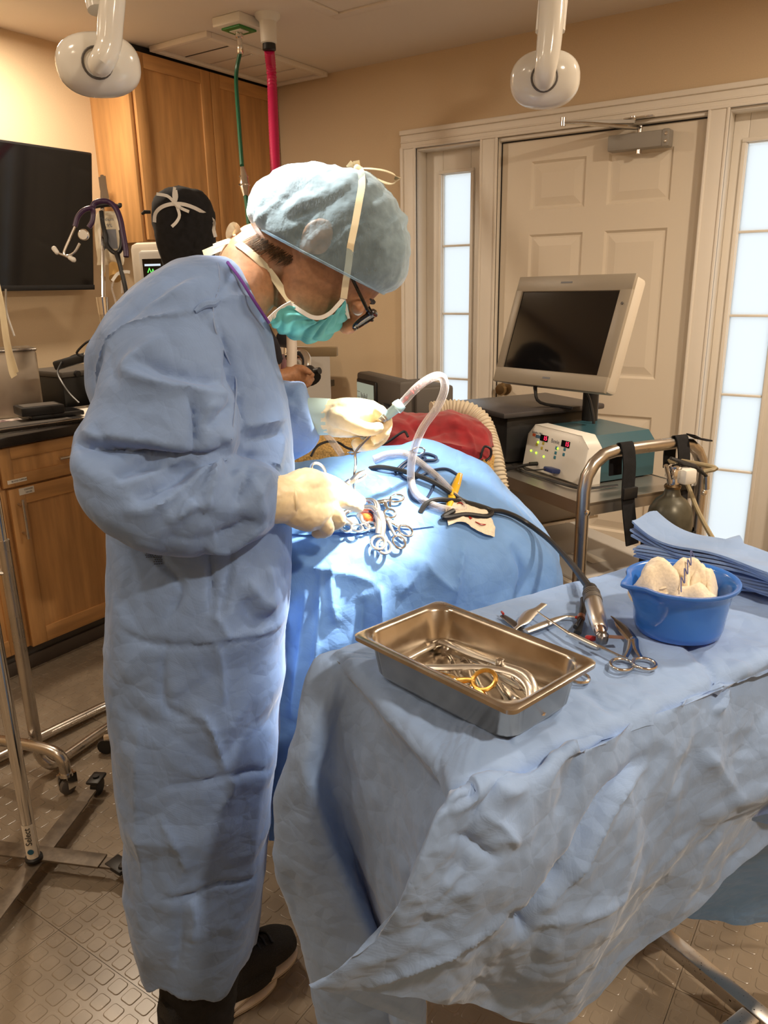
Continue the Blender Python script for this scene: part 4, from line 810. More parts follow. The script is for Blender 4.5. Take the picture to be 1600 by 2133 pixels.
# ================================================================== patient table under blue drapes
from mathutils.bvhtree import BVHTree
def sheet(name, ctrl, nu, nv, m, parent=None, disp=None, on=None, off=.004):
    """cloth from control columns (each a list of points), resampled to nu x nv; disp(V) gives extra height along the normal"""
    A = np.array([resample(c, nv) for c in ctrl]); G = cr(A, nu)
    V = G.reshape(-1, 3); F = [(i * nv + j, i * nv + j + 1, (i + 1) * nv + j + 1, (i + 1) * nv + j) for i in range(nu - 1) for j in range(nv - 1)]
    if disp is not None:
        N = vnormals(V, F); N = N if N[:, 2].mean() > 0 else -N; V = V + N * disp(V, N)[:, None]
    if on is not None: V = np.array([(x, y, max(z, on.z(x, y, -9) + off)) for x, y, z in V])
    o = obj(name, arr(V, F), m, parent, ang=75)
    return o, V, F
def bvh(V, F): return BVHTree.FromPolygons([tuple(v) for v in V], F)
class Surf:
    def __init__(s, V, F): s.t = bvh(V, F)
    def z(s, x, y, default=.9):
        h = s.t.ray_cast(Vector((x, y, 2.5)), Vector((0, 0, -1))); return h[0].z if h[0] is not None else default
    def n(s, x, y):
        h = s.t.ray_cast(Vector((x, y, 2.5)), Vector((0, 0, -1))); n = h[1] if h[0] is not None else Vector((0, 0, 1)); return n if n.z > 0 else -n
    def lay(s, pts, off):
        return [(p[0], p[1], s.z(p[0], p[1], p[2]) + off) for p in pts]
PC = [
 [(-1.1719,1.3074,0.9659),(-1.1296,1.2636,1.0234),(-1.0558,1.1928,1.0045),(-0.9738,1.1035,0.9862),(-0.9199,1.0313,0.9561),(-0.9006,0.996,0.8965),(-0.9006,0.9598,0.6853),(-0.9182,0.9236,0.3559)],
 [(-1.1066,1.3517,0.9761),(-1.0605,1.2984,1.0396),(-0.9982,1.232,1.0137),(-0.9242,1.1493,0.986),(-0.8632,1.0638,0.9528),(-0.843,1.0231,0.8945),(-0.8385,0.9777,0.7003),(-0.8625,0.9493,0.3629)],
 [(-1.0369,1.3991,0.9861),(-0.9967,1.3418,1.0513),(-0.9391,1.2721,1.0229),(-0.8672,1.188,0.9888),(-0.8097,1.1061,0.946),(-0.7892,1.0596,0.8838),(-0.783,1.0155,0.704),(-0.8012,0.991,0.3727)],
 [(-0.9914,1.4422,1.0056),(-0.9554,1.3819,1.0678),(-0.8997,1.3049,1.0333),(-0.8348,1.2221,0.9931),(-0.7807,1.144,0.9497),(-0.7505,1.092,0.8713),(-0.7401,1.0567,0.6973),(-0.752,1.0366,0.3857)],
 [(-0.9485,1.4834,1.0137),(-0.9104,1.4246,1.0745),(-0.8603,1.3378,1.0396),(-0.8036,1.2554,0.9955),(-0.7544,1.1861,0.9539),(-0.719,1.1255,0.876),(-0.7166,1.0848,0.6911),(-0.7299,1.0637,0.3996)],
 [(-0.8949,1.5319,1.0044),(-0.8596,1.4713,1.068),(-0.8054,1.3992,1.0303),(-0.7471,1.318,0.9905),(-0.7043,1.2564,0.9486),(-0.6646,1.1927,0.8596),(-0.6538,1.1517,0.6783),(-0.6612,1.1345,0.3819)],
 [(-0.8005,1.5961,0.9615),(-0.774,1.5415,1.0196),(-0.7327,1.4728,0.9915),(-0.6872,1.395,0.9576),(-0.6471,1.3315,0.9252),(-0.6057,1.269,0.8358),(-0.5907,1.2308,0.6599),(-0.5903,1.219,0.3562)],
 [(-0.7478,1.6198,0.91),(-0.7274,1.5732,0.9621),(-0.6835,1.5183,0.9427),(-0.6364,1.4536,0.9227),(-0.5985,1.3948,0.8991),(-0.5661,1.3442,0.8283),(-0.5455,1.3099,0.6362),(-0.5324,1.2946,0.3309)],
 [(-0.6918,1.6457,0.8521),(-0.6789,1.6061,0.8988),(-0.6285,1.5557,0.8811),(-0.585,1.5007,0.8685),(-0.5532,1.4497,0.8572),(-0.5325,1.4154,0.8003),(-0.5075,1.3841,0.6126),(-0.4875,1.3735,0.2979)],
 [(-0.6784,1.679,0.7838),(-0.6663,1.6389,0.8378),(-0.6241,1.6071,0.8281),(-0.5867,1.56,0.8259),(-0.5568,1.5078,0.8142),(-0.5309,1.4649,0.7614),(-0.5068,1.4329,0.5785),(-0.4862,1.4227,0.2659)]]
PFOLD = [([(-0.8952,0.9997,0.9191),(-0.8174,1.0526,0.9041),(-0.7554,1.0947,0.8789)], .006, .007), ([(-0.8396,1.0254,0.9086),(-0.8332,1.0055,0.8124),(-0.8423,0.9873,0.6695)], .006, .006),
 ([(-0.7554,1.0947,0.8789),(-0.7445,1.0779,0.8056),(-0.7458,1.0649,0.6918)], .012, .016), ([(-0.7794,1.0784,0.8555),(-0.7731,1.0585,0.7769),(-0.7735,1.0462,0.6619)], .014, -.014),
 ([(-0.7267,1.1988,0.914),(-0.7316,1.1713,0.8825),(-0.7384,1.1304,0.8557)], .010, .010), ([(-0.7267,1.1988,0.914),(-0.6974,1.1946,0.8817),(-0.658,1.2093,0.8454)], .010, .009),
 ([(-0.6855,1.2873,0.9252),(-0.6689,1.2381,0.8831),(-0.6616,1.2068,0.8256)], .008, .010), ([(-0.6271,1.3754,0.9049),(-0.593,1.3623,0.8582),(-0.591,1.3273,0.8082)], .010, -.012),
 ([(-0.8461,1.0814,0.9277),(-0.8304,1.0437,0.8854),(-0.8069,1.0234,0.8118)], .012, .010), ([(-0.861,1.0108,0.8807),(-0.8592,0.9879,0.7839),(-0.8743,0.9655,0.619)], .012, .009)]
def pdisp(V, N):
    Q = np.c_[V @ HL, V[:, 2] - V @ HV]
    return crumple(V, 9, .006, 2, 3) + facets(Q, .085, .0075, 5) + facets(Q, .03, .0016, 6) + folds(V, N * np.where((N @ HV)[:, None] > 0, -1, 1), PFOLD, False)
pd, PV_, PF_ = sheet('patient_drape', PC, 190, 160, M_PDRAPE, None, pdisp)
tag(pd, 'large blue surgical drape covering the patient and table', 'drape'); PS = Surf(PV_, PF_)
t = thing('operating_table', 'operating table mostly hidden beneath the blue patient drape', 'table', (-.80, 1.50, 0))
OM = frame((-.83, 1.50, 0), HL, HV, (0, 0, 1))
obj('table_top', B().box((0, .02, .80), (.40, .26, .05), OM, .01), M_GREYP, t); obj('column', B().box((0, .02, .42), (.16, .16, .72), OM, .01), M_LGREY, t); obj('foot', B().box((0, .02, .04), (.4, .3, .06), OM, .01), M_LGREY, t)
# quarter drape laid over the near part, held by a towel clamp
def drop(L, off): return PS.lay(L, off)
QC = [drop([(-1.0936,1.2578,1.0266),(-1.0456,1.1997,1.0064),(-0.9682,1.1072,0.988),(-0.9169,1.0394,0.9638)], .006), drop([(-1.0406,1.2938,1.0395),(-0.9737,1.2365,1.0096),(-0.8933,1.1702,0.9873),(-0.8242,1.1145,0.9622)], .007), drop([(-0.9861,1.3273,1.0498),(-0.8647,1.2743,1.0173),(-0.7771,1.2492,0.9828),(-0.7215,1.2411,0.9579)], .006)]
q, _, _ = sheet('quarter_drape', QC, 40, 40, M_PDRAPE_SHADE, None, lambda V, N: crumple(V, 14, .004, 2, 9) + facets(np.c_[V @ HL, V @ HV], .05, .005, 9), PS, .004)
tag(q, 'smaller blue drape with shade in its colour clamped over the operating site', 'drape')
# surgical wound, blue blade of the retractor showing inside
wp = [(-0.8568,1.1648,1.0097),(-0.8231,1.1696,0.9843)]; wc = PS.lay([(-0.8386,1.1711,0.9991)], .004)[0]
t = thing('surgical_wound', 'small open orange red incision in the blue drape', 'wound', wc)
b = B(); rg = []
for k in range(7):
    a = -.03 + .01 * k; q_ = math.sqrt(max(.02, 1 - (a / .034) ** 2)); rg.append([(wc[0] + a * .8 + .014 * q_ * math.cos(u) * .5, wc[1] - a * .6 + .014 * q_ * math.cos(u) * .8, wc[2] + .009 * q_ * math.sin(u)) for u in [2 * PI * j / 12 for j in range(12)]])
obj('tissue', b.loft(rg), M_TISSUE, t); obj('blood_edge', B().tube(PS.lay([(-0.855,1.1721,1.0121),(-0.8458,1.1783,1.006),(-0.8309,1.1764,0.995),(-0.8314,1.17,0.9809),(-0.845,1.1668,0.9875)], .006), .0028, 6, 4), M_BLOOD, t)
obj('blue_towel_fold', B().tube(PS.lay([(-0.838,1.1837,1.0078),(-0.8291,1.1837,0.9974),(-0.8205,1.1774,0.9846)], .006), [.004, .007, .003], 8, 4), M_PDRAPE_SHADE, t)
# cloths and hoses behind the drape
def lumpy(scale, amp, sd): return lambda V, N: crumple(V, scale, amp, 3, sd)
GC = [[(-1.1789,1.351,0.9789),(-1.1845,1.3714,1.0444),(-1.2196,1.4201,1.068),(-1.2974,1.5122,1.0142),(-1.314,1.5252,0.9254)], [(-1.0909,1.3866,0.9821),(-1.1134,1.4197,1.0487),(-1.1475,1.4691,1.0724),(-1.2204,1.5646,1.0189),(-1.2354,1.5786,0.9237)], [(-0.9972,1.4503,0.9917),(-1.03,1.5005,1.0544),(-1.0615,1.5516,1.0727),(-1.1278,1.6517,1.0127),(-1.1404,1.6673,0.9165)],
      [(-0.9046,1.5374,0.9847),(-0.9352,1.5892,1.0304),(-0.9637,1.6423,1.0668),(-1.0123,1.7302,1.0167),(-1.0274,1.7562,0.9115)], [(-0.8238,1.5923,0.9476),(-0.8383,1.6308,0.9972),(-0.8666,1.6841,1.0263),(-0.9059,1.7662,1.0015),(-0.9184,1.794,0.9035)], [(-0.7929,1.6254,0.9322),(-0.8011,1.6561,0.9664),(-0.8175,1.6933,0.9933),(-0.8461,1.7585,0.9713),(-0.8536,1.7776,0.9023)]]
g, _, _ = sheet('fleece_blanket', GC, 70, 40, M_TAN, None, lumpy(14, .010, 4)); tag(g, 'golden fleece blanket under the red cloth behind the patient drape', 'blanket')
RC = [[(-1.0387,1.4221,1.0157),(-1.047,1.4648,1.0589),(-1.0668,1.5239,1.0767),(-1.1192,1.6092,1.0461),(-1.1548,1.6575,0.9566)], [(-0.9679,1.452,1.0291),(-0.9894,1.4918,1.0712),(-1.0302,1.5609,1.1048),(-1.0813,1.647,1.0784),(-1.1153,1.6965,0.9667)], [(-0.9219,1.4833,1.019),(-0.9398,1.5256,1.0644),(-0.9777,1.5965,1.0978),(-1.0311,1.6932,1.0718),(-1.0575,1.7358,0.9522)],
      [(-0.8662,1.5272,1.0052),(-0.8865,1.5739,1.0555),(-0.9164,1.6382,1.1),(-0.9672,1.7366,1.0767),(-0.9958,1.7898,0.9485)], [(-0.8245,1.5676,0.9972),(-0.8419,1.6162,1.0443),(-0.8676,1.6714,1.0836),(-0.9108,1.7629,1.0598),(-0.9326,1.8085,0.9518)], [(-0.7988,1.6032,1.0093),(-0.8104,1.6377,1.0366),(-0.8314,1.6839,1.0562),(-0.866,1.757,1.0347),(-0.8829,1.7939,0.9732)], [(-0.7998,1.6207,1.0011),(-0.8078,1.6515,1.0155),(-0.8249,1.6882,1.0237),(-0.8505,1.7434,1.0087),(-0.8632,1.771,0.9733)]]
RFOLD = [([(-1.0034,1.4823,1.0773),(-0.9474,1.5204,1.0473),(-0.8815,1.5652,1.0401),(-0.815,1.6225,1.0131)], .008, .010), ([(-0.9819,1.5332,1.1056),(-0.9337,1.5418,1.068),(-0.8678,1.5866,1.0724),(-0.82,1.6433,1.0499)], .008, -.008), ([(-0.8966,1.5912,1.0923),(-0.8488,1.6116,1.0642),(-0.8199,1.595,1.0062)], .010, .008)]
r_, _, _ = sheet('red_cloth', RC, 110, 70, M_RED, None, lambda V, N: crumple(V, 13, .014, 3, 21) + folds(V, N * np.where((N @ HV)[:, None] > 0, -1, 1), RFOLD, False)); tag(r_, 'crumpled dark red cloth heaped behind the patient drape', 'cloth')
hp = resample([(-1.0267,1.7446,1.0862),(-0.9949,1.7783,1.0902),(-0.948,1.798,1.0845),(-0.9091,1.8003,1.0592),(-0.8803,1.7836,1.0201),(-0.8525,1.7542,0.984),(-0.8302,1.7331,0.9405),(-0.812,1.7212,0.8825)], 150)
t = thing('warming_hose', 'cream corrugated warm air hose curving beside the red cloth', 'hose', hp[-1])
obj('hose', B().tube(hp, [.024 + (.0035 if i % 4 < 2 else 0) for i in range(150)], 14), mat('cream_hose', (.66, .58, .44), .6), t)
# tubes and leads lying on the drape
def cable(name, label, pts, r, m, cat='cable', sm=5, group=None, part='lead', **k):
    t = thing(name, label, cat, pts[0], group); obj(part, B().tube(pts, r, 8, sm, **k), m, t); return t
st = [(-0.7772,1.2008,1.1926),(-0.7542,1.2285,1.2264),(-0.7399,1.2624,1.2422),(-0.7306,1.2808,1.239),(-0.7325,1.2916,1.2149),(-0.7496,1.2921,1.1785),(-0.7781,1.2848,1.1366),(-0.7966,1.2783,1.0856)] + PS.lay([(-0.8213,1.3098,1.0294),(-0.788,1.2781,1.0043),(-0.7456,1.2767,0.9826),(-0.7145,1.2978,0.9719),(-0.705,1.3224,0.9752),(-0.722,1.335,0.9899),(-0.7712,1.35,1.0085),(-0.8249,1.3618,1.0284),(-0.8669,1.3635,1.0421),(-0.9049,1.3498,1.0501),(-0.925,1.324,1.0455)], .0085)
t = thing('suction_tube', 'clear ribbed suction tube looping over the blue drape', 'tube', st[9])
obj('tube_wall', B().tube(st, .0082, 12, 6), M_CLEAR, t)
obj('blood_inside', B().tube(cr(np.array(st[:3]), 30), [.0015 + .0045 * abs(math.sin(i * 1.7) * math.cos(i * .61)) for i in range(30)], 8), M_BLOOD, t)
obj('bore', B().tube(st[2:], .0045, 8, 6), see_through(mat('bore_grey', (.50, .46, .46), .3), (.9, .88, .88), .25), t)
wand = thing('suction_wand', 'suction handle with pale blue connector held in left glove', 'suction tip', (-0.8244,1.1566,1.1376))
a0, a1, a2, a3 = (Vector(v) for v in ((-0.7757,1.2018,1.1953), (-0.7954,1.1823,1.1741), (-0.8006,1.1752,1.1639), (-0.834,1.138,1.1125)))
d = (a1 - a0).normalized()
obj('connector', B().tube([a0 - d * .004, a0 + d * .004, a0 + d * .010, a0 + d * .012, a1 - d * .004, a1], [.0105, .0125, .0125, .0095, .0085, .0085], 14), M_LBLUE, wand)
obj('knurled_collar', B().tube([a1, a1 + d * .004, a1 + d * .005, a1 + d * .012, a2], [.0085, .0085, .0075, .0075, .004], 14), M_INSTB, wand)
obj('tip', B().tube([a2, (-0.8155,1.1566,1.1402), a3, (-0.8352,1.1372,1.0896), (-0.8479,1.1467,1.0505), (-0.8552,1.1599,1.0208)], .0026, 8, 4), M_INST, wand)
pen = PS.lay([(-0.7637,1.4155,1.0055),(-0.7486,1.3713,0.9911),(-0.734,1.3268,0.9759),(-0.7225,1.2924,0.964)], .010)
t = thing('cautery_pencil', 'yellow electrocautery pencil lying on the blue drape', 'cautery pencil', pen[1])
obj('body', B().tube(pen, [.0062, .0092, .0085, .0045], 12, 4, flat=.8), M_YEL, t)
obj('button', B().tube([Vector(pen[2]) + Vector((0, 0, .007)), Vector(pen[1]) * .3 + Vector(pen[2]) * .7 + Vector((0, 0, .008))], .0035, 8, round_=True), M_YEL, t)
obj('white_strip', B().tube([Vector(pen[0]) + Vector((.004, -.003, .002)), Vector(pen[1]) + Vector((.0065, -.004, .003))], .0022, 6), M_WHITEP, t)
obj('electrode', B().tube([pen[3], Vector(pen[3]) * 1.5 - Vector(pen[2]) * .5], .0015, 6), M_INST, t)
cord = PS.lay([(-0.7669,1.4193,1.0064),(-0.7908,1.4092,1.0098),(-0.8038,1.3762,1.009),(-0.812,1.3403,1.0032),(-0.8218,1.3216,0.9999),(-0.8292,1.3106,0.9973),(-0.8444,1.3123,1.0074),(-0.8541,1.3239,1.0182),(-0.853,1.3488,1.0256),(-0.837,1.3778,1.031),(-0.8216,1.4064,1.0344),(-0.824,1.4168,1.0406),(-0.8396,1.4062,1.0442),(-0.8448,1.3906,1.0381),(-0.8335,1.368,1.0229),(-0.8139,1.3632,1.0126),(-0.7945,1.3704,1.0062),(-0.7836,1.3476,0.997),(-0.7714,1.3014,0.9808),(-0.7732,1.276,0.9767),(-0.7903,1.2705,0.9816),(-0.8091,1.2879,0.992),(-0.8218,1.3216,1.0062),(-0.8301,1.3704,1.0228),(-0.8353,1.391,1.0391),(-0.8473,1.3829,1.0426),(-0.8582,1.3573,1.0359),(-0.8628,1.33,1.0273),(-0.8603,1.3075,1.0209)], .004)
obj('cord', B().tube(cord, .0030, 8, 5), M_NAVY, t, label='thin navy cord in loops')
dc = PS.lay([(-0.9232,1.3071,1.0448),(-0.8868,1.3076,1.0343),(-0.8234,1.3205,1.0083),(-0.7677,1.3282,0.9831),(-0.7169,1.3385,0.9704),(-0.6872,1.3707,0.9637),(-0.6685,1.3774,0.9565),(-0.6669,1.3483,0.953),(-0.6913,1.3075,0.9529),(-0.7117,1.2695,0.9538),(-0.718,1.2652,0.9579),(-0.7112,1.294,0.9573)], .012)
dcc = PS.lay([(-0.7624,1.2471,0.9716),(-0.7575,1.2686,0.9749),(-0.7411,1.2978,0.9739),(-0.7063,1.3457,0.9692),(-0.6823,1.3741,0.9635),(-0.6691,1.3831,0.956),(-0.6576,1.4029,0.9464),(-0.6367,1.4293,0.9334)], .0125)
dcc[0] = (dcc[0][0], dcc[0][1], dcc[0][2] - .012); dc[0] = (dc[0][0], dc[0][1], dc[0][2] - .012)
drc = dcc + [(-0.6031,1.44,0.919),(-0.5388,1.387,0.9118),(-0.4673,1.2905,0.917),(-0.4139,1.2059,0.9257),(-0.3808,1.1498,0.9326)]
cable('drill_cable', 'thick black drill cable running from drape to handpiece', drc, [.0055] * len(dcc) + [.0055, .0055, .006, .0065, .007], M_BLACK)
cable('black_cable', 'black cable looping on the drape beside the bloody gauze', dc, .0055, M_BLACK)
cable('monitor_lead', 'thin black lead arching over the fleece behind the left glove', [(-1.09,1.3147,1.0421),(-1.0912,1.338,1.0598),(-1.0834,1.3675,1.0665),(-1.0625,1.3817,1.0638),(-1.0376,1.3865,1.052),(-1.0126,1.4156,1.0448),(-0.987,1.4572,1.0546),(-0.959,1.4762,1.0766),(-0.947,1.4844,1.0831),(-0.9353,1.4802,1.0725)], .003, M_BLACK)
cable('ecg_lead', 'short black lead curling at the right end of the red cloth', [(-0.7947,1.6,1.008),(-0.7877,1.6108,1.0183),(-0.7881,1.6105,1.0356),(-0.7994,1.6028,1.0416),(-0.8025,1.5947,1.029),(-0.806,1.5923,1.0141),(-0.8199,1.5828,1.0063)], .003, M_BLACK)
cable('clear_drain', 'clear plastic tube on the golden fleece left of the glove', [(-1.0972,1.3823,1.0796),(-1.055,1.3626,1.059),(-1.0326,1.3537,1.0431)], .008, M_CLEAR, 'tube')
# gauze with blood
gz = [PS.lay([(-0.738,1.3121,0.9647),(-0.7247,1.2848,0.9596),(-0.7052,1.2618,0.9529)], .005), PS.lay([(-0.7226,1.3346,0.9675),(-0.7056,1.3099,0.954),(-0.688,1.2856,0.9453)], .012), PS.lay([(-0.6981,1.3512,0.9628),(-0.68,1.3273,0.9494),(-0.6643,1.3017,0.9388)], .008), PS.lay([(-0.6839,1.373,0.9615),(-0.662,1.3516,0.9478),(-0.6461,1.3141,0.9323)], .010), PS.lay([(-0.6694,1.3708,0.9478),(-0.6478,1.3492,0.9426),(-0.6387,1.3312,0.9328)], .003)]
g, gv, gf = sheet('gauze_swab', gz, 40, 30, M_WHITEC, None, lambda V, N: crumple(V, 30, .008, 2, 2), PS, .005); tag(g, 'crumpled cream gauze swab with blood spots on the drape', 'gauze')
gs = Surf(gv, gf)
for k, L in enumerate(([(-0.7153,1.3154,0.9612),(-0.7113,1.3242,0.9636),(-0.7025,1.3241,0.963)], [(-0.6729,1.314,0.944),(-0.6634,1.3205,0.9418),(-0.6577,1.3304,0.9441)], [(-0.6872,1.3103,0.9467),(-0.6793,1.3097,0.9421)])):
    obj('blood_spot', B().tube(gs.lay(L, .0015), [.0012, .0035, .0014][:len(L)], 8, 3, flat=.4), M_BLOOD, g)
# -------------------------------------------------------------- ringed instruments, built where they lie
def ringed(name, label, tip, joint, r1, r2, R, m=None, cat='clamp', w=.0032, group=None, ratchet=True):
    w *= 1.35; m = m or M_INST; tip, joint, r1, r2 = (Vector(v) for v in (tip, joint, r1, r2))
    n = (r1 - joint).cross(r2 - joint); n = n.normalized() if n.length > 1e-9 else Vector((0, 0, 1)); n = n if n.z > 0 else -n
    t = thing(name, label, cat, joint, group); ax = (tip - joint).normalized(); side = n.cross(ax)
    for k, (r, o) in enumerate(((r1, r2), (r2, r1))):
        d = (joint - r).normalized(); e = r + d * R; sg = 1 if (r - joint).dot(side) < 0 else -1
        off = n * (.0009 if k else -.0009)
        obj('shank', B().tube([e, e * .6 + joint * .4 + side * sg * -.001, joint + off, joint * .5 + tip * .5 + side * sg * .0018 + off, tip + side * sg * .0006], [w * .75, w * .85, w * 1.25, w * .95, w * .42], 8, 4, flat=.7, up=n), m, t)
        x = d; y = n.cross(d); obj('finger_ring', B().ring(r, R, w * .62, x, y, 22, 8, .8), m, t)
    obj('pivot', B().lathe([(w * .9, -.0035), (w * .9, .0035), (w * .5, .0042)], frame(joint, ax, side, n), 12), M_INSTB, t)
    if ratchet: obj('ratchet', B().box((0, 0, 0), (.004, (r1 - r2).length * .35, .002), frame(r1 * .33 + r2 * .33 + joint * .34, ax, side, n)), m, t)
    return t
def on(px): return px
def pl(L, off=.008): return PS.lay(L, off)
L = pl([(-0.866,1.1707,0.9991),(-0.8678,1.1332,0.9907),(-0.8375,1.1054,0.9711),(-0.8211,1.1165,0.964)], .016); ringed('towel_clamp', 'steel clamp with rings directly below the right glove fingertips', *L, .0125, M_INSTB, group='clamps around the incision')
L = pl([(-0.8497,1.1938,1.0096),(-0.8232,1.2118,0.9933),(-0.7947,1.1889,0.9758),(-0.8074,1.2347,0.9939)], .013); ringed('towel_clamp', 'steel clamp on the upper right side of the incision', *L, .0135, M_INST, group='clamps around the incision')
L = pl([(-0.8279,1.1784,0.9891),(-0.7911,1.1732,0.9669),(-0.7505,1.1524,0.9391),(-0.7533,1.1808,0.9517)], .013); ringed('towel_clamp', 'steel clamp pointing lower right on the drape', *L, .0145, M_INST, group='clamps around the incision')
L = pl([(-0.852,1.1621,0.9896),(-0.838,1.1534,0.9822),(-0.8086,1.1432,0.9645),(-0.8149,1.1329,0.9625)], .010); ringed('towel_clamp', 'small steel clamp half hidden under the retractor', *L, .0115, M_INSTB, group='clamps around the incision')
t = thing('retractor', 'self retaining steel retractor with curved arms over the incision', 'retractor', pl([(-0.8092,1.167,0.9725)])[0])
j = pl([(-0.8083,1.1675,0.9754)], .02)[0]; r1, r2 = pl([(-0.7743,1.1181,0.9374),(-0.7638,1.1216,0.9306)], .018)
obj('handle', B().tube([Vector(j), pl([(-0.7922,1.1483,0.961)], .02)[0], Vector(r1) * .7 + Vector(j) * .3], [.0085, .0065, .005], 10, 4, flat=.6), M_INSTB, t)
obj('handle', B().tube([Vector(j) + Vector((.003, 0, .002)), pl([(-0.7858,1.1502,0.9567)], .02)[0], Vector(r2) * .7 + Vector(j) * .3], [.0090, .007, .0052], 10, 4, flat=.6), M_INSTB, t)
for r in (r1, r2):
    x = (Vector(j) - Vector(r)).normalized(); y = Vector((0, 0, 1)).cross(x).normalized(); obj('finger_ring', B().ring(r, .0155, .0032, x, y, 24, 8, .85), M_INSTB, t)
obj('curved_arm', B().tube(pl([(-0.8083,1.1675,0.9754),(-0.8238,1.1872,0.9875),(-0.8392,1.1949,0.999),(-0.8529,1.1917,1.0058),(-0.867,1.1821,1.01)], .019), [.0066, .006, .0050, .0042, .003], 10, 5), M_INSTB, t)
obj('curved_arm', B().tube(pl([(-0.8084,1.1675,0.9735),(-0.8251,1.1743,0.9866),(-0.8402,1.17,0.9952),(-0.8526,1.1616,0.9974),(-0.8607,1.144,0.9929)], .021), [.0064, .006, .0050, .0042, .003], 10, 5), M_INSTB, t)
obj('tooth', B().tube(pl([(-0.867,1.1821,1.01),(-0.8673,1.1758,1.0036)], .013), [.002, .001], 6), M_INSTB, t)
t = thing('rongeur', 'steel jawed forceps with one finger ring held above the incision', 'forceps', (-0.8444,1.1189,1.0524))
P = lambda L: [Vector(p) for p in L]
h = P([(-0.8654,1.0744,1.076),(-0.8588,1.0909,1.0623),(-0.8488,1.1158,1.0525),(-0.8383,1.123,1.056)])
obj('handle', B().tube(h, [.0034, .0040, .005, .0075], 8, 4), M_INSTB, t)
c = Vector((-0.8685,1.0662,1.0873)); x = (h[0] - c).normalized(); y = x.cross(HV).normalized(); obj('finger_ring', B().ring(c, .0165, .0030, x, y, 22, 8, .62), M_INSTB, t)
obj('joint_block', B().tube(P([(-0.8444,1.1188,1.0506),(-0.8352,1.1312,1.0602)]), [.008, .009], 8, flat=.6), M_INSTB, t)
obj('jaw', B().tube(P([(-0.8367,1.1301,1.0593),(-0.8304,1.1404,1.0691),(-0.8235,1.1512,1.0732)]), [.0085, .0068, .0042], 8, 3, flat=.6), M_INSTB, t)
obj('jaw', B().tube(P([(-0.8353,1.1311,1.0556),(-0.8277,1.1423,1.0587),(-0.8229,1.1516,1.0639),(-0.8214,1.1526,1.0667)]), [.0075, .0052, .0046, .0036], 8, 3, flat=.6), M_INSTB, t)
obj('handle', B().tube(P([(-0.8524,1.0953,1.027),(-0.8491,1.1096,1.0408),(-0.8416,1.1243,1.0534)]), [.003, .003, .0045], 8, 3), M_INSTB, t)
L = pl([(-0.8551,1.3957,1.0509)], .006)[0]
t = thing('loose_ring_clamp', 'steel finger ring of a clamp behind the clear tube', 'clamp', L); obj('finger_ring', B().ring(L, .0135, .0018, HL, (0, 0, 1), 20, 7, .55), M_GOLD if 0 else M_INST, t); obj('shank', B().tube([Vector(L) - Vector(HL) * .0135, pl([(-0.8747,1.3642,1.0474)], .006)[0]], .0022, 7), M_INST, t)
t = thing('corner_clip', 'tiny steel towel clip at the corner of the smaller drape', 'clip', QC[2][0]); a = Vector(QC[2][0])
obj('clip_arm', B().tube([a + Vector((-.004, 0, .001)), a + Vector((.002, -.004, .006)), a + Vector((.008, -.002, .004))], [.002, .003, .002], 8, 3), M_CHROME, t); obj('clip_loop', B().ring(a + Vector((-.006, 0, .003)), .004, .0012, n=12, seg=6), M_CHROME, t)
# ================================================================== foreground instrument table under its drape
U5 = np.array([.42, .9075, 0]); U5 /= np.linalg.norm(U5); V5 = np.array([U5[1], -U5[0], 0])
BL, NL = np.array([-.642, .801, .905]), np.array([-.323, .608, .905]); TL5 = .95
BR, NR = BL + U5 * TL5, NL + U5 * TL5
C0 = (BL + NL) / 2 + U5 * .17; C1 = (BR + NR) / 2 - U5 * .17
def col(center, edge, skirt, dz=0.004):
    e = np.array(edge); c = np.array(center); inn = e * .84 + c * .16; inn[2] = .905; e2 = e * .945 + c * .055; e2[2] = .9025; e = e - np.array([0, 0, .014])
    top = resample([c, c * .5 + inn * .5, inn, e2, e], 34)
    s = np.array(skirt, float); sk = resample(np.vstack([top[-2], top[-1], s]), 102)[2:]
    return np.vstack([top, sk])
def edge(a, b, t): return a + (b - a) * t
def hang(e, out, zs): return [np.array([e[0] + out[0] * k, e[1] + out[1] * k, z]) for k, z in zs]
B1 = -V5; COLS = []
for t in (1.0, .8, .6, .42, .25, .12):                       # back side, hidden behind the table
    e = edge(BL, BR, t); w = .012 * math.sin(t * 23)
    COLS.append(col(edge(C0, C1, max(0, min(1, (t * TL5 - .17) / (TL5 - .34)))), e, hang(e, B1, [(.015, .80), (.02 + w, .62), (.025 + 2 * w, .44), (.03 + w, .30)])))
COLS.append(col(C0, BL + np.array([.004, .004, 0]), [(-0.6581,0.7884,0.8849),(-0.6692,0.7724,0.8115),(-0.676,0.7557,0.7446),(-0.696,0.7361,0.6774),(-0.7016,0.7323,0.6214),(-0.6968,0.7295,0.5455),(-0.6803,0.7286,0.4717),(-0.6578,0.7258,0.3824),(-0.6435,0.7234,0.3053),(-0.6315,0.7194,0.2265)]))
COLS.append(col(C0, edge(BL, NL, .08), [(-0.6192,0.7702,0.8824),(-0.6211,0.741,0.8347),(-0.6256,0.7174,0.7841),(-0.6257,0.7113,0.7563),(-0.6114,0.715,0.6878),(-0.5799,0.7243,0.5792),(-0.5424,0.7377,0.4746),(-0.519,0.7415,0.3941),(-0.4997,0.7425,0.2924)]))
COLS.append(col(C0, edge(BL, NL, .17), [(-0.5787,0.7698,0.8717),(-0.5865,0.7597,0.821),(-0.5938,0.7548,0.7587),(-0.5961,0.758,0.6745),(-0.5866,0.7717,0.5754),(-0.5724,0.7862,0.4907),(-0.5584,0.7994,0.3744),(-0.5543,0.8022,0.1928)]))
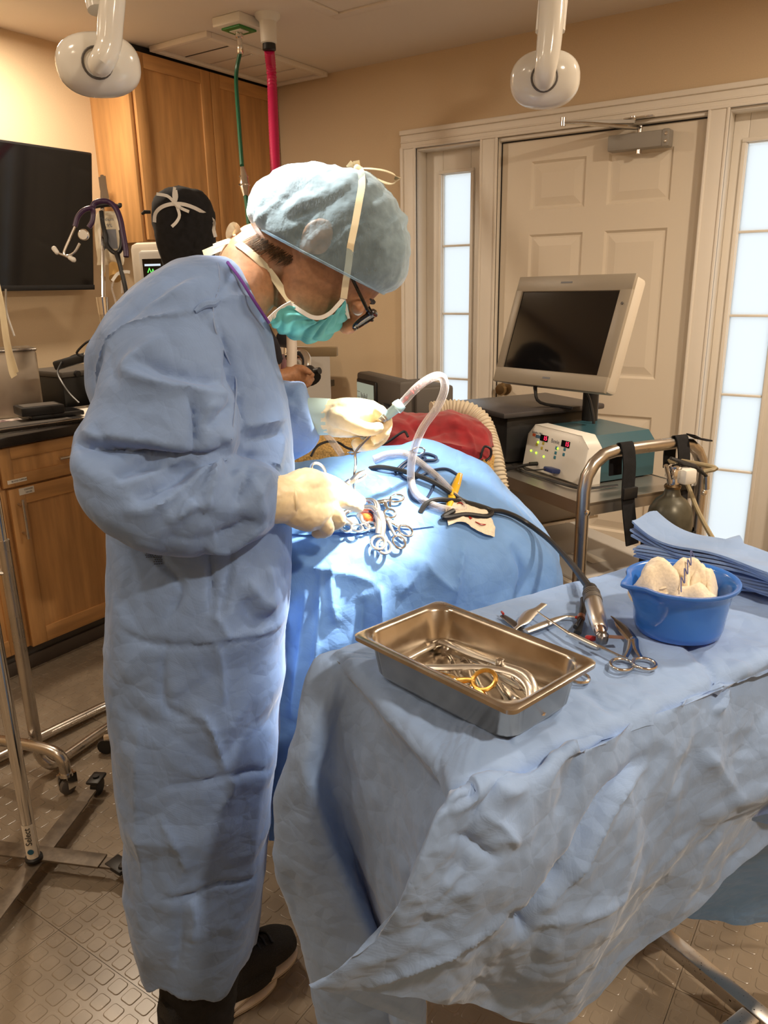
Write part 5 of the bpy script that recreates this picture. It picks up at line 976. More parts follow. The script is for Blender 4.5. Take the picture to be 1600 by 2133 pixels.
COLS.append(col(C0, edge(BL, NL, .36), [(-0.5168,0.743,0.86),(-0.516,0.7375,0.7971),(-0.5201,0.7347,0.7132),(-0.5198,0.7349,0.6252),(-0.5142,0.7387,0.5414),(-0.5085,0.7426,0.4449),(-0.5055,0.7446,0.2862)]))
COLS.append(col(C0, edge(BL, NL, .58), [(-0.4439,0.7079,0.8543),(-0.4466,0.7024,0.8007),(-0.4537,0.7012,0.7335),(-0.458,0.702,0.6633),(-0.4575,0.7047,0.5987),(-0.4576,0.7107,0.5033),(-0.4543,0.719,0.3662)]))
COLS.append(col(C0, edge(BL, NL, .82), [(-0.3663,0.6554,0.8614),(-0.3715,0.6483,0.8317),(-0.3808,0.648,0.7884),(-0.3891,0.6509,0.7348),(-0.3961,0.6557,0.6779),(-0.4034,0.6629,0.5934),(-0.4036,0.6748,0.4623)]))
COLS.append(col(C0, NL + np.array([-.006, -.006, 0]), [(-0.3217,0.5938,0.9101),(-0.3251,0.577,0.9033),(-0.3289,0.5624,0.8931),(-0.3344,0.5502,0.8658),(-0.345,0.5393,0.8278),(-0.3658,0.5252,0.7832),(-0.3925,0.5095,0.7383),(-0.4155,0.4962,0.7066),(-0.434,0.4861,0.6852)]))
COLS.append(col(C0, edge(NL, NR, .04), [(-0.3113,0.613,0.9046),(-0.3114,0.596,0.8851),(-0.3123,0.5797,0.8549),(-0.3208,0.5655,0.8138),(-0.3357,0.5517,0.7681),(-0.3584,0.5399,0.7214),(-0.3769,0.5298,0.6937),(-0.3925,0.5216,0.676)]))
C = lambda t: edge(C0, C1, max(0, min(1, (t * TL5 - .17) / (TL5 - .34))))
COLS.append(col(C(.1), edge(NL, NR, .11), [(-0.2838,0.6414,0.9026),(-0.2828,0.6239,0.8729),(-0.2838,0.6112,0.8336),(-0.291,0.6002,0.7833),(-0.3082,0.591,0.7278),(-0.329,0.5865,0.6768),(-0.3475,0.5811,0.6418)]))
COLS.append(col(C(.2), edge(NL, NR, .22), [(-0.2596,0.7207,0.9007),(-0.257,0.6983,0.8595),(-0.2572,0.6837,0.8126),(-0.2611,0.6713,0.7619),(-0.2742,0.66,0.7043),(-0.3055,0.6811,0.6042),(-0.3261,0.7154,0.5049)]))
COLS.append(col(C(.28), edge(NL, NR, .30), [(-0.2384,0.7871,0.8961),(-0.234,0.7659,0.8519),(-0.2328,0.751,0.7964),(-0.2341,0.738,0.7307),(-0.2438,0.7266,0.6612),(-0.2537,0.7767,0.5395),(-0.2617,0.8317,0.422)]))
COLS.append(col(C(.38), edge(NL, NR, .40), [(-0.206,0.8781,0.8971),(-0.1992,0.8585,0.8436),(-0.1962,0.8436,0.7847),(-0.1961,0.834,0.7201),(-0.1998,0.8278,0.6568),(-0.2011,0.885,0.5669),(-0.1973,0.9359,0.4984)]))
COLS.append(col(C(.48), edge(NL, NR, .49), [(-0.1663,0.9691,0.8934),(-0.1574,0.951,0.8418),(-0.1519,0.939,0.793),(-0.1475,0.9299,0.7418),(-0.1449,0.9292,0.6968),(-0.1392,0.9875,0.6118),(-0.1297,1.0423,0.5498)]))
COLS.append(col(C(.6), edge(NL, NR, .62), [(-0.107,1.0941,0.8851),(-0.0982,1.0783,0.839),(-0.09,1.0693,0.7894),(-0.0825,1.0659,0.7438),(-0.0784,1.0663,0.7121),(-0.0734,1.1205,0.6442),(-0.0692,1.1742,0.5752)]))
COLS.append(col(C(.8), edge(NL, NR, .82), [edge(NL, NR, .82) + V5 * .02 + np.array([0, 0, -.08]), edge(NL, NR, .82) + V5 * .05 + np.array([0, 0, -.17]), edge(NL, NR, .82) + V5 * .06 + np.array([0, 0, -.25]), edge(NL, NR, .82) + V5 * .03 + np.array([0, 0, -.33])]))
COLS.append(col(C1, NR, [NR + V5 * .02 + np.array([0, 0, -.08]), NR + V5 * .05 + np.array([0, 0, -.17]), NR + V5 * .06 + np.array([0, 0, -.25]), NR + V5 * .03 + np.array([0, 0, -.36])]))
MU, MV = 400, len(COLS[0])
G5 = cr(np.array(COLS), MU); V_ = G5.reshape(-1, 3); F_ = [(i * MV + j, i * MV + j + 1, (i + 1) * MV + j + 1, (i + 1) * MV + j) for i in range(MU - 1) for j in range(MV - 1)]
N_ = vnormals(V_, F_); N_ = N_ if N_[:, 2].mean() > 0 else -N_
top = (V_[:, 2] > .895); JJ = np.tile(np.arange(MV), MU)
wt = np.clip((JJ - 3) / 6, 0, 1); JT = np.clip((JJ - 28) / 12, 0, 1)
vv = (V_ - BL) @ V5; uu = (V_ - BL) @ U5
# the cloth is crumpled hardest along the near edge and the hanging flap
edgeband = np.exp(-((vv - .36) / .07) ** 2)
seg = np.linalg.norm(np.diff(G5, axis=1), axis=2).mean(0); vl = np.tile(np.r_[0, np.cumsum(seg)], MU); ul = np.repeat(np.linspace(0, 2.3, MU), MV); W2 = np.c_[ul, vl]
D_ = crumple(V_, 10, .007, 2, 11) + facets(np.c_[(ul * .86 + vl * .5), (vl * .86 - ul * .5) * .55], .080, .013, 12) * JT * np.clip((uu + .02) / .1, .35, 1) + facets(W2, .036, .0042, 13) * (.55 + .6 * edgeband * np.clip(uu / .08, 0, 1)) + facets(W2, .016, .0009, 14) + crumple(V_ * np.array([1, 1, .6]), 5, .020, 1, 31) * JT
MF = [([(-0.2094,0.8612,0.852),(-0.22,0.7694,0.8358),(-0.2432,0.7173,0.7755),(-0.2615,0.6686,0.7308),(-0.2739,0.6602,0.6907)], .007, -.013), ([(-0.2013,0.8667,0.8415),(-0.2123,0.7746,0.8225),(-0.2335,0.7239,0.762),(-0.2523,0.6749,0.7206)], .006, .009),
 ([(-0.3911,0.5225,0.6819),(-0.3452,0.5573,0.7135),(-0.297,0.6082,0.7354),(-0.2666,0.6652,0.7508)], .009, .008), ([(-0.3329,0.5959,0.8996),(-0.3088,0.6244,0.9032),(-0.271,0.6622,0.8948)], .008, .009),
 ([(-0.2994,0.6066,0.8891),(-0.2783,0.6089,0.8733),(-0.2611,0.6206,0.8374)], .006, .007), ([(-0.318,0.5698,0.8768),(-0.2981,0.5893,0.8604),(-0.2774,0.6095,0.8318)], .006, -.007),
 ([(-0.1637,0.9407,0.8381),(-0.1282,0.9648,0.7867),(-0.0941,1.0242,0.7026)], .008, .006), ([(-0.1422,1.0157,0.8855),(-0.1419,0.9675,0.8595)], .006, .012), ([(-0.1687,0.9735,0.9394),(-0.1449,0.9897,0.904),(-0.1448,0.9777,0.8676)], .007, -.008),
 ([(-0.2605,0.6693,0.6971),(-0.2509,0.6879,0.7004),(-0.2398,0.7196,0.6939),(-0.2015,0.8182,0.6782)], .008, .006), ([(-0.2758,0.6347,0.7508),(-0.2666,0.641,0.731),(-0.2648,0.6664,0.6904)], .010, -.010)]
D_ += .95 * folds(V_, N_, MF, False) * np.clip((vv - .22) / .06, 0, 1)
flatz = np.clip((.30 - vv) / .05, 0, 1) * (1 - JT); D_ = np.where(D_ > .0012, .0012 * flatz + D_ * (1 - flatz), D_)
V_ = V_ + N_ * (D_ * wt)[:, None]
td = tag(obj('table_drape', arr(V_, F_), M_DRAPE, None, ang=70), 'large crumpled pale blue drape over the foreground instrument table', 'drape'); TS5 = Surf(V_, F_)
t = thing('instrument_table', 'low wheeled steel table frame under the foreground drape', 'table', ((BL + NR) / 2 * np.array([1, 1, 0])))
IM = frame((BL + NL) / 2 * np.array([1, 1, 0]), U5, -V5, (0, 0, 1))
obj('table_top', B().box((TL5 / 2, 0, .885), (TL5 - .03, .33, .016), IM, .004), M_STEEL, t)
for x in (.12, .80): obj('post', B().box((x, .12, .47), (.03, .03, .81), IM), M_STEEL, t)
P, Q = Vector((-0.2753,1.4053,0.095)), Vector((-0.0413,1.3001,0.095)); d = (Q - P).normalized(); sd = Vector((-d.y, d.x, 0)); L = (Q - P).length
RM = frame(P, d, sd, (0, 0, 1)); M_RUST = tex(mat('speckled_steel', (.60, .57, .54), .3, 1), 'noise', 190, .9, 0, col2=(.03, .02, .015), lo=.30, hi=.34)
obj('foot_bar', B().box((L * .5, .0, -.015), (L * 2.6, .034, .03), RM, .003), M_RUST, t)
obj('cross_bar', B().box((L * .92, -.17, -.014), (.036, .30, .03), RM, .003), M_RUST, t)
for x in (-.14, L + .25):
    obj('caster', B().lathe([(.026, -.012), (.034, -.009), (.034, .009), (.026, .012)], RM @ frame((x + .05, -.03, -.06), (1, 0, 0), (0, 0, 1), (0, -1, 0)), 18), M_BLACK, t)
# second drape hanging low on the far right of the table
HC = [[(-0.1876,1.0204,0.62),(-0.2119,1.1859,0.44),(-0.2257,1.3041,0.28),(-0.2341,1.3876,0.16)], [(-0.1689,1.0509,0.62),(-0.187,1.2089,0.44),(-0.1975,1.3195,0.28),(-0.1998,1.3861,0.16)], [(-0.1384,1.0621,0.63),(-0.1519,1.2246,0.45),(-0.1577,1.3453,0.28),(-0.1579,1.4178,0.155)], [(-0.1093,1.0784,0.64),(-0.1182,1.2464,0.45),(-0.1222,1.3711,0.28),(-0.1197,1.4386,0.145)], [(-0.0756,1.1039,0.65),(-0.0785,1.2789,0.45),(-0.077,1.4003,0.28),(-0.0731,1.4745,0.15)], [(-0.0299,1.146,0.65),(-0.0241,1.3209,0.45),(-0.0159,1.4398,0.28),(-0.0077,1.5125,0.15)]]
h_, _, _ = sheet('under_drape', HC, 60, 50, M_PDRAPE, None, lambda V, N: crumple(V, 9, .008, 3, 41)); tag(h_, 'darker blue cloth hanging low under the table at the right edge', 'drape')
# -------------------------------------------------------------- steel pan and what lies in it
zt = .968; PA, PB, PC_, PD_ = (np.array(v) for v in [(-0.5269,0.9027,0.968),(-0.5476,0.7391,0.968),(-0.2909,0.6736,0.968),(-0.2691,0.842,0.968)])
px = ((PC_ - PB) + (PD_ - PA)); px /= np.linalg.norm(px); ctr = (PA + PB + PC_ + PD_) / 4
py = np.array([-px[1], px[0], 0]); LX, LY = .268, .168
PM = frame((ctr[0], ctr[1], 0), px, py, (0, 0, 1)); ZB = .908
def rrect(a, b, r, z, n=6):
    return [PM @ Vector((sx * (a / 2 - r) + r * math.cos(q), sy * (b / 2 - r) + r * math.sin(q), z)) for sx, sy, q0 in ((1, 1, 0), (-1, 1, PI / 2), (-1, -1, PI), (1, -1, 1.5 * PI)) for q in [q0 + k * PI / 2 / n for k in range(n + 1)]]
t = thing('steel_pan', 'deep rectangular stainless steel pan with rolled rim full of instruments', 'pan', PM @ Vector((0, 0, ZB)))
iw, ih = .240, .140
rings = [rrect(LX, LY, .012, zt - .005), rrect(LX, LY, .012, zt), rrect(LX - .006, LY - .006, .012, zt + .0015), rrect(iw + .008, ih + .008, .028, zt + .0005), rrect(iw, ih, .027, zt - .004), rrect(iw - .012, ih - .012, .026, ZB + .012), rrect(iw - .020, ih - .020, .024, ZB + .004), rrect(iw - .036, ih - .036, .02, ZB + .0015)]
b = B().loft(rings, cap=False); b.add(rings[-1], [tuple(range(28))])
out = [rrect(LX, LY, .012, zt - .005), rrect(iw + .012, ih + .012, .028, zt - .004), rrect(iw + .004, ih + .004, .027, zt - .008), rrect(iw - .008, ih - .008, .026, ZB + .010), rrect(iw - .020, ih - .020, .024, ZB + .001), rrect(iw - .034, ih - .034, .02, ZB)]
obj('shell', b, M_PAN, t, ang=50); b = B().loft(out, cap=False); b.add(out[-1], [tuple(range(28))[::-1]]); obj('outer_shell', b, M_PAN, t, ang=50)
def pm(x, y, z=.004): return PM @ Vector((x, y, ZB + z))
# instruments lying in the pan
def rod_tool(name, label, a, b_, r=.0022, m=None, cat='instrument', hook=0):
    a, b_ = Vector(a), Vector(b_); d = (b_ - a).normalized(); t = thing(name, label, cat, (a + b_) / 2, 'instruments heaped in the steel pan'); m = m or M_INST
    obj('shaft', B().tube([a, a * .7 + b_ * .3, a * .3 + b_ * .7, b_], [r * .7, r, r, r * 1.1], 8), m, t)
    s = Vector((0, 0, 1)).cross(d)
    obj('working_end', B().tube([a, a - d * .008 + s * hook * .2, a - d * .014 + s * hook * .6, a - d * .012 + s * hook], [r * .7, r * .6, r * .5, r * .4], 8, 3), m, t)
    obj('grip', B().tube([b_ - d * .045, b_ - d * .04, b_ - d * .006, b_], [r, r * 1.5, r * 1.5, r * .9], 8), M_INSTB, t); return t
ringed('needle_holder', 'gold handled needle holder lying across the steel pan', pm(-.050, -.030, .018), pm(.005, -.034, .028), pm(.043, -.022, .040), pm(.046, -.040, .020), .0155, M_GOLD, 'needle holder', .0034)
t = thing('bone_rongeur', 'large double jointed steel forceps with sprung handles in the pan', 'forceps', pm(.02, .03, .03))
hA = [pm(-.098, .050, .018), pm(-.06, .046, .022), pm(-.02, .034, .030), pm(.018, .022, .040), pm(.032, .020, .042)]
obj('handle', B().tube(hA, [.006, .007, .0065, .005, .006], 10, 4, flat=.45), M_INSTB, t)
hB = [pm(-.055, -.046, .030), pm(-.02, -.030, .036), pm(.02, -.004, .042), pm(.06, .010, .044), pm(.088, .006, .038), pm(.101, -.008, .022), pm(.104, -.020, .008)]
obj('handle', B().tube(hB, [.0055, .0065, .006, .0055, .0055, .005, .003], 10, 4, flat=.5), M_INSTB, t)
obj('handle', B().tube([pm(.03, .021, .042), pm(.07, .022, .044), pm(.092, .012, .036), pm(.106, -.004, .018), pm(.108, -.018, .006)], [.005, .0055, .0055, .005, .003], 10, 4, flat=.5), M_INSTB, t)
obj('pivot', B().lathe([(.0055, -.004), (.0055, .006), (.0045, .0065), (.004, .0055)], frame(pm(.034, .018, .044), px, py, (0, 0, 1)), 16), M_INST, t)
for k in range(5): obj('spring_coil', B().ring(pm(-.060 + k * .0075, -.051 + k * .0012, .030), .0058, .0015, px * .5 + np.array([0, 0, .85]), py, 14, 6), M_INSTB, t)
t = thing('roller_bar', 'thin steel bar with end cap across the back corner of the pan', 'instrument', pm(-.105, .01, .012), 'instruments heaped in the steel pan')
obj('shaft', B().cyl(pm(-.098, -.058, .010), pm(-.104, .046, .012), .0035), M_INSTB, t); obj('end_cap', B().cyl(pm(-.1035, .040, .012), pm(-.1042, .056, .012), .0055), M_INST, t)
labs = ['thin dental probe at the left of the heap in the pan', 'hooked probe left of the heap in the pan', 'bent pick in the middle of the pan heap', 'slender curette under the gold handle in the pan', 'slim elevator near the far wall of the pan', 'thin rod below the sprung forceps in the pan', 'short scaler near the front wall of the pan', 'long hook across the pan floor', 'narrow chisel beneath the ringed clamps in the pan', 'fine explorer at the right end of the pan']
rnd = random.Random(4)
sp = [((-.075, .045), (.015, -.02)), ((-.055, .022), (.03, -.035)), ((-.035, .040), (.05, -.020)), ((-.02, .02), (.055, -.045)), ((-.045, .055), (.06, .03)), ((-.03, -.01), (.07, -.05)), ((-.035, -.045), (.045, -.058)), ((.0, .035), (.095, -.02)), ((.01, .01), (.085, -.045)), ((.03, .05), (.10, .01))]
for k, ((x0, y0), (x1, y1)) in enumerate(sp): rod_tool('dental_probe', labs[k], pm(x0, y0, .005 + .0035 * (k % 4)), pm(x1, y1, .006 + .004 * ((k + 2) % 4)), .0020 + .0004 * (k % 3), hook=(.012 if k % 2 else -.010))
cl = ['ringed clamp heaped at the front right corner of the pan', 'ringed scissors lying lowest at the right of the pan', 'ringed clamp against the right wall of the pan', 'ringed clamp half buried in the middle of the pan']
for k, (tp, j, a, c) in enumerate((((-.02, .0), (.04, -.035), (.075, -.030), (.070, -.044)), ((-.01, -.02), (.05, -.045), (.090, -.026), (.085, -.043)), ((.03, .03), (.075, .0), (.098, -.022), (.105, .0)), ((-.07, .0), (-.02, -.02), (.022, -.030), (.015, -.048)))):
    ringed('ring_clamp', cl[k], pm(*tp, .010), pm(*j, .012 + .003 * k), pm(*a, .012 + .005 * k), pm(*c, .008 + .004 * k), .0105, M_INST, group='instruments heaped in the steel pan')
# -------------------------------------------------------------- tools on the drape beside the pan
def tl(L, off=.005): return [Vector(p) for p in TS5.lay(L, off)]
L = tl([(-0.3261,1.0985,0.91),(-0.2731,1.0353,0.91),(-0.2626,0.9508,0.91),(-0.2367,0.9655,0.91)], .006); 
t = thing('scissors', 'long steel scissors with two round finger rings on the drape', 'scissors', L[1])
for k, (r, o) in enumerate(((L[2], L[3]), (L[3], L[2]))):
    d = (L[1] - r).normalized(); e = r + d * .0165; tp = L[0] + Vector((.004 * (1 - k), .002, .001 * k))
    ax = (L[0] - L[1]).normalized(); sd = Vector((-ax.y, ax.x, 0)) * (1 if k == 0 else -1)
    obj('shank', B().tube([e, e * .5 + L[1] * .5 + sd * -.001, L[1] + sd * .002 + Vector((0, 0, .002 * k))], [.0032, .0042, .006], 10, 3, flat=.5), M_INST, t)
    obj('blade', B().tube([L[1] + sd * .002 + Vector((0, 0, .002 * k)), L[1] * .5 + tp * .5 + sd * .003 + Vector((0, 0, .002 * k)), tp], [.006, .0058, .0012], 8, 4, flat=.4), M_DARKST if k else M_INST, t)
    obj('finger_ring', B().ring(r, .0175, .0026, d, Vector((-d.y, d.x, 0)), 28, 9, .85), M_INST, t)
obj('pivot', B().lathe([(.004, 0), (.004, .005), (.002, .006)], Matrix.Translation(L[1]), 12), M_CHROME, t)
def flat_tool(name, label, L, R, m, cat, off=.006, flat=.35, parts=None):
    P_ = tl(L, off); t = thing(name, label, cat, P_[len(P_) // 2]); obj('blade', B().tube(P_, R, 10, 4, flat=flat, up=(0, 0, 1)), m, t); return t, P_
t, P_ = flat_tool('periosteal_elevator', 'long thin steel elevator crossing towards the scissor rings', [(-0.42,1.0348,0.925),(-0.3779,1.0072,0.925),(-0.348,0.9871,0.925)], [.0012, .0022, .003], M_INST, 'elevator', .016, .8)
obj('grip', B().tube(tl([(-0.3498,0.9879,0.925),(-0.3445,0.9856,0.925),(-0.3059,0.9679,0.925),(-0.3011,0.9657,0.925)], .016), [.003, .0042, .0042, .003], 10), M_INSTB, t)
obj('far_tip', B().tube(tl([(-0.3042,0.9757,0.92),(-0.273,0.9609,0.92),(-0.2577,0.9556,0.92)], .014), [.0028, .002, .0012], 8, 3), M_INST, t)
t, P_ = flat_tool('spatula', 'wide flat steel spatula with necked blade behind the pan', [(-0.4275,0.9674,0.92),(-0.4271,0.9835,0.92),(-0.4279,0.9991,0.92),(-0.4315,1.0324,0.92),(-0.428,1.0541,0.92),(-0.4271,1.0769,0.92)], [.003, .0035, .009, .0105, .006, .0055], M_INSTB, 'spatula', .012, .25)
t, P_ = flat_tool('flat_retractor', 'dull flat steel strip with red tip just behind the pan', [(-0.4697,1.0158,0.91),(-0.4478,1.0002,0.91),(-0.4158,0.9764,0.91)], [.0055, .007, .007], M_DARKST, 'retractor', .006, .3)
obj('red_tip', B().tube(tl([(-0.4742,1.0217,0.91),(-0.4683,1.0146,0.91)], .010), [.0018, .0022], 8, round_=True), M_RED, t)
t, P_ = flat_tool('curved_elevator', 'steel elevator with curved end pointing to the black clip', [(-0.4125,0.9738,0.915),(-0.4001,1.007,0.915),(-0.3896,1.0378,0.915),(-0.3799,1.0564,0.915),(-0.3649,1.0635,0.915)], [.0065, .0075, .006, .0032, .0022], M_INSTB, 'elevator', .010, .35)
obj('bloody_tip', B().tube(tl([(-0.368,1.0616,0.915),(-0.3631,1.0668,0.915)], .010), [.0024, .002], 8, round_=True), M_BLOOD, t)
t, P_ = flat_tool('scalpel_clip', 'narrow black plastic clip beside the drill handpiece', [(-0.3837,1.1405,0.915),(-0.3735,1.1102,0.915),(-0.3557,1.0446,0.915),(-0.348,1.0139,0.915)], [.0065, .006, .0052, .006], M_BLACK, 'clip', .008, .6)
obj('copper_band', B().tube(tl([(-0.3625,1.0693,0.915),(-0.3593,1.0587,0.915)], .010), [.0062, .0062], 10), mat('copper', (.5, .22, .12), .35, .8), t)
obj('jaw', B().tube(tl([(-0.3587,1.0549,0.915),(-0.3546,1.0215,0.915)], .013), [.002, .0035], 8), M_BLACK, t)
hp0, hp1 = Vector((-0.3662,1.1133,0.945)), Vector((-0.3075,0.9981,0.927)); d = hp1 - hp0
t = thing('drill_handpiece', 'steel surgical drill handpiece lying beside the scissors', 'drill', (hp0 + hp1) / 2)
at = lambda k: hp0 + d * k
obj('cable_boot', B().tube([at(-.05), at(.0), at(.14)], [.007, .011, .0125], 14), M_BLACK, t)
for k in range(3): obj('rib', B().tube([at(.12 + k * .035), at(.14 + k * .035)], .0138, 16), M_GREYP, t)
obj('collar', B().tube([at(.22), at(.23), at(.31), at(.32)], [.0125, .0142, .0142, .0125], 18), M_GREYP, t)
obj('body', B().tube([at(.30), at(.32), at(.72), at(.88), at(.90)], [.012, .0132, .0128, .0112, .009], 20), M_STEEL if 0 else M_INSTB, t)
obj('chuck', B().tube([at(.88), at(.93), at(1.02), at(1.06)], [.0095, .0085, .008, .005], 14), mat('copper_steel', (.55, .38, .28), .25, 1), t)
obj('saw_head', B().lathe([(.008, -.008), (.009, -.003), (.009, .005), (.006, .008)], Matrix.Translation(at(1.05)), 16), M_DARKST, t)
obj('saw_blade', B().box((0, 0, 0), (.028, .009, .0012), frame(at(1.05) + Vector((.014, .010, 0)), Vector((.8, .6, -.1)).normalized(), Vector((-.6, .8, 0)), (0, 0, 1))), mat('copper_blade', (.45, .26, .19), .35, .9), t)
obj('red_cap', B().tube(tl([(-0.3267,0.997,0.915),(-0.3192,0.9999,0.915)], .012), [.0045, .0042], 10, round_=True), M_RED, t)
r = tl([(-0.2995,0.8857,0.91)], .006)[0]
t = thing('hidden_scissors', 'single steel finger ring peeping out behind the pan corner', 'scissors', r); obj('finger_ring', B().ring(r, .0145, .0025, px, py, 24, 8, .9), M_INST, t); obj('shank', B().tube([r - Vector(px) * .014, r - Vector(px) * .045], .0028, 8), M_INST, t)
# -------------------------------------------------------------- blue bowl with gauze
rc = Vector((-0.2308,1.1164,0.988)); bz = .908
t = thing('plastic_bowl', 'glossy blue plastic bowl with pouring lip holding gauze', 'bowl', (rc.x, rc.y, bz))
bx = (Vector((-0.2963,1.0585,0.988)) - rc); bx.z = 0; RB = .08; bx.normalize(); by = Vector((-bx.y, bx.x, 0)); BMx = frame((rc.x, rc.y, 0), bx, by, (0, 0, 1))
def brim(R, z, lip):
    out = []
    for k in range(64):
        a = 2 * PI * k / 64; aa = (a + PI) % (2 * PI) - PI
        s = R * (1 + lip * .17 * math.exp(-(aa / .17) ** 2) - lip * .035 * math.exp(-((abs(aa) - .42) / .16) ** 2))
        out.append(BMx @ Vector((s * math.cos(a), s * math.sin(a), z - .003 * lip * math.exp(-(aa / .25) ** 2))))
    return out
prof = [(.058, bz, 0), (.064, bz + .002, 0), (.067, bz + .012, .0), (.0695, bz + .035, .15), (.073, bz + .058, .55), (.0755, bz + .072, .95), (.083, bz + .076, 1), (.0855, bz + .079, 1), (.0845, bz + .082, 1), (.079, bz + .082, 1), (.0755, bz + .078, 1), (.0715, bz + .058, .5), (.067, bz + .035, .1), (.064, bz + .012, 0), (.055, bz + .006, 0)]
rg = [brim(p[0] * .95, p[1], p[2]) for p in prof]
b = B().loft(rg, cap=False); b.add(rg[0], [tuple(range(64))[::-1]]); b.add(rg[-1], [tuple(range(64))]); obj('shell', b, M_BOWL, t, ang=60)
def swab(label, c, w_, h_, ln, ang, sd, fold=3):
    """folded gauze pad standing in the bowl"""
    G = []
    for i in range(14):
        a = i / 13; row = []
        for j in range(16):
            q = j / 15; th = .012 * math.sin(q * PI)
            row.append((a, q))
        G.append(row)
    b = B(); rr = []
    for i in range(15):
        a = i / 14; hh = h_ * (math.sin(PI * (a * .86 + .07)) ** .45)
        rr.append([(ln * (a - .5), w_ * math.cos(u) * (.75 + .25 * math.sin(a * 9 + sd)), max(-.02, hh * (.5 + .5 * math.sin(u)) + .004 * math.sin(a * 14 + u * 2 + sd)) if 0 else hh * (.5 + .5 * math.sin(u)) + .003 * math.sin(a * 15 + u * 2 + sd)) for u in [2 * PI * k / 20 for k in range(20)]])
    b.loft(rr); M_ = Matrix.Translation(c) @ Matrix.Rotation(ang, 4, 'Z'); V = np.array([M_ @ Vector(v) for v in b.v]); V += crumple(V, 55, .0035, 2, sd)[:, None] * np.array([.6, .6, 1]); b.v = [tuple(v) for v in V]
    return tag(obj('gauze_swab', b, M_WHITEC, None, ang=60), label, 'gauze', 'gauze swabs in the blue bowl')
bc = BMx @ Vector((0, 0, bz + .030))
A0 = math.atan2(HL[1], HL[0])
swab('cream gauze swab at the left of the blue bowl with stacked edges', bc + Vector(HL) * -.034 + Vector((0, 0, .008)), .036, .072, .066, A0 + .5, 3)
swab('cream gauze swab rising to a peak in the middle of the bowl', bc + Vector(HL) * .012 + Vector(HV) * .010, .034, .080, .052, A0 + .2, 7)
swab('cream gauze swab leaning to the right wall of the bowl', bc + Vector(HL) * .030 + Vector(HV) * .002, .032, .070, .042, A0 - .5, 12)
swab('flat cream gauze swab across the front of the bowl', bc + Vector(HV) * -.032 + Vector(HL) * .006, .022, .054, .07, A0 - .1, 21)
for k in range(6): tag(obj('gauze_ply', B().tube([bc + Vector(HL) * (-.050 + .003 * k) + Vector(HV) * (-.020 + .007 * k) + Vector((0, 0, .034 + .006 * k)), bc + Vector(HL) * (-.036) + Vector(HV) * (-.030 + .007 * k) + Vector((0, 0, .040 + .006 * k))], [.003, .006], 8, flat=.35, round_=True), M_WHITEC, None), 'thin gauze ply at the left rim of the blue bowl, ' + ['lowest', 'second lowest', 'third from bottom', 'third from top', 'second from top', 'topmost'][k] + ' of six', 'gauze', 'gauze plies in the bowl')
zz = [bc + Vector(HL) * (-.016 + .0042 * k) + Vector(HV) * (-.040 + .006 * k + (.009 if k % 2 else 0)) + Vector((0, 0, .046 + .0045 * k + (.012 if k % 2 else 0))) for k in range(9)]
tag(obj('blue_thread', B().tube(zz, .0009, 6, 6), mat('thread_blue', (.10, .12, .3), .7), None), 'loopy blue marker thread stitched on the gauze in the bowl', 'thread')
# -------------------------------------------------------------- folded spare drapes behind the bowl
def folded(label, L0, L1, depth, z0, th, n, sd, flare=0):
    """flat folded drape: n stacked cloth layers joined by round folds along its near edge"""
    a, c = Vector(L0), Vector(L1); d = (c - a); ln = d.length; d.normalize(); w_ = Vector((-d.y, d.x, 0))
    t = thing('folded_drape', label, 'drape', (a.x, a.y, z0), 'folded spare drapes behind the bowl'); lay = th / n
    for k in range(n):
        rows = []
        for i in range(36):
            s = i / 35; o = a + d * (ln * (s + (.012 * math.sin(k * 2.3 + sd) if s < .5 else 0)))
            lift = .003 * math.sin(s * 7 + sd + k * .3) + flare * max(0, .35 - s) ** 2 * (1 + .25 * k)
            sec = []
            for u in range(16):
                q = u / 15
                if q < .45: x, z = -.5 + q / .45 * .97, 0
                elif q < .55: f = (q - .45) / .1 * PI; x, z = .47 + .03 * math.sin(f), lay * .42 * (1 - math.cos(f))
                else: x, z = .47 - (q - .55) / .45 * .97, lay * .84
                sec.append(tuple(o - w_ * (x * depth + .004 * math.sin(s * 11 + k + sd)) + Vector((0, 0, k * lay + z + lift + .003 * math.sin(x * 6 + sd + s * 4)))))
            rows.append(sec)
        obj('fold_layer', B().grid(rows), (M_DRAPE if k % 2 or k == n - 1 else M_GOWN), t, ang=60)
    return t
a5, b5 = (-0.3556,1.3577,0.92), (-0.0995,1.3516,0.92)
folded('lowest folded blue drape of the stack behind the bowl', (-0.2882,1.3799,0.912), (-0.0691,1.339,0.91), .085, .908, .022, 4, 2)
folded('middle folded blue drape of the stack behind the bowl', (-0.3543,1.3717,0.93), (-0.0696,1.3285,0.922), .085, .930, .022, 5, 5)
folded('topmost folded blue drape with raised left corner behind the bowl', (-0.3638,1.3872,0.95), (-0.0765,1.308,0.94), .085, .950, .022, 4, 9, .12)
# ================================================================== the surgeon
surg = thing('person', 'person in blue gown, bouffant cap and mask bending over the operating site', 'person', (-1.0244,0.8031,-0.0116))
ZU = np.array([0, 0, 1.])
def hring(l, r, bd, n=48, e=.85):
    """horizontal cross section between silhouette points l and r with half depth bd"""
    l, r = np.array(l), np.array(r); c, h = (l + r) / 2, (r - l) / 2
    return [c + h * math.copysign(abs(math.cos(a)) ** e, math.cos(a)) + HV * bd * math.copysign(abs(math.sin(a)) ** e, math.sin(a)) for a in [2 * PI * k / n for k in range(n)]]
def lofted(Ls, Rs, bds, n, seg=48, e=.85):
    A = cr(np.c_[np.array(Ls), np.array(Rs), np.array(bds)], n)
    return [hring(q[:3], q[3:6], q[6], seg, e) for q in A]
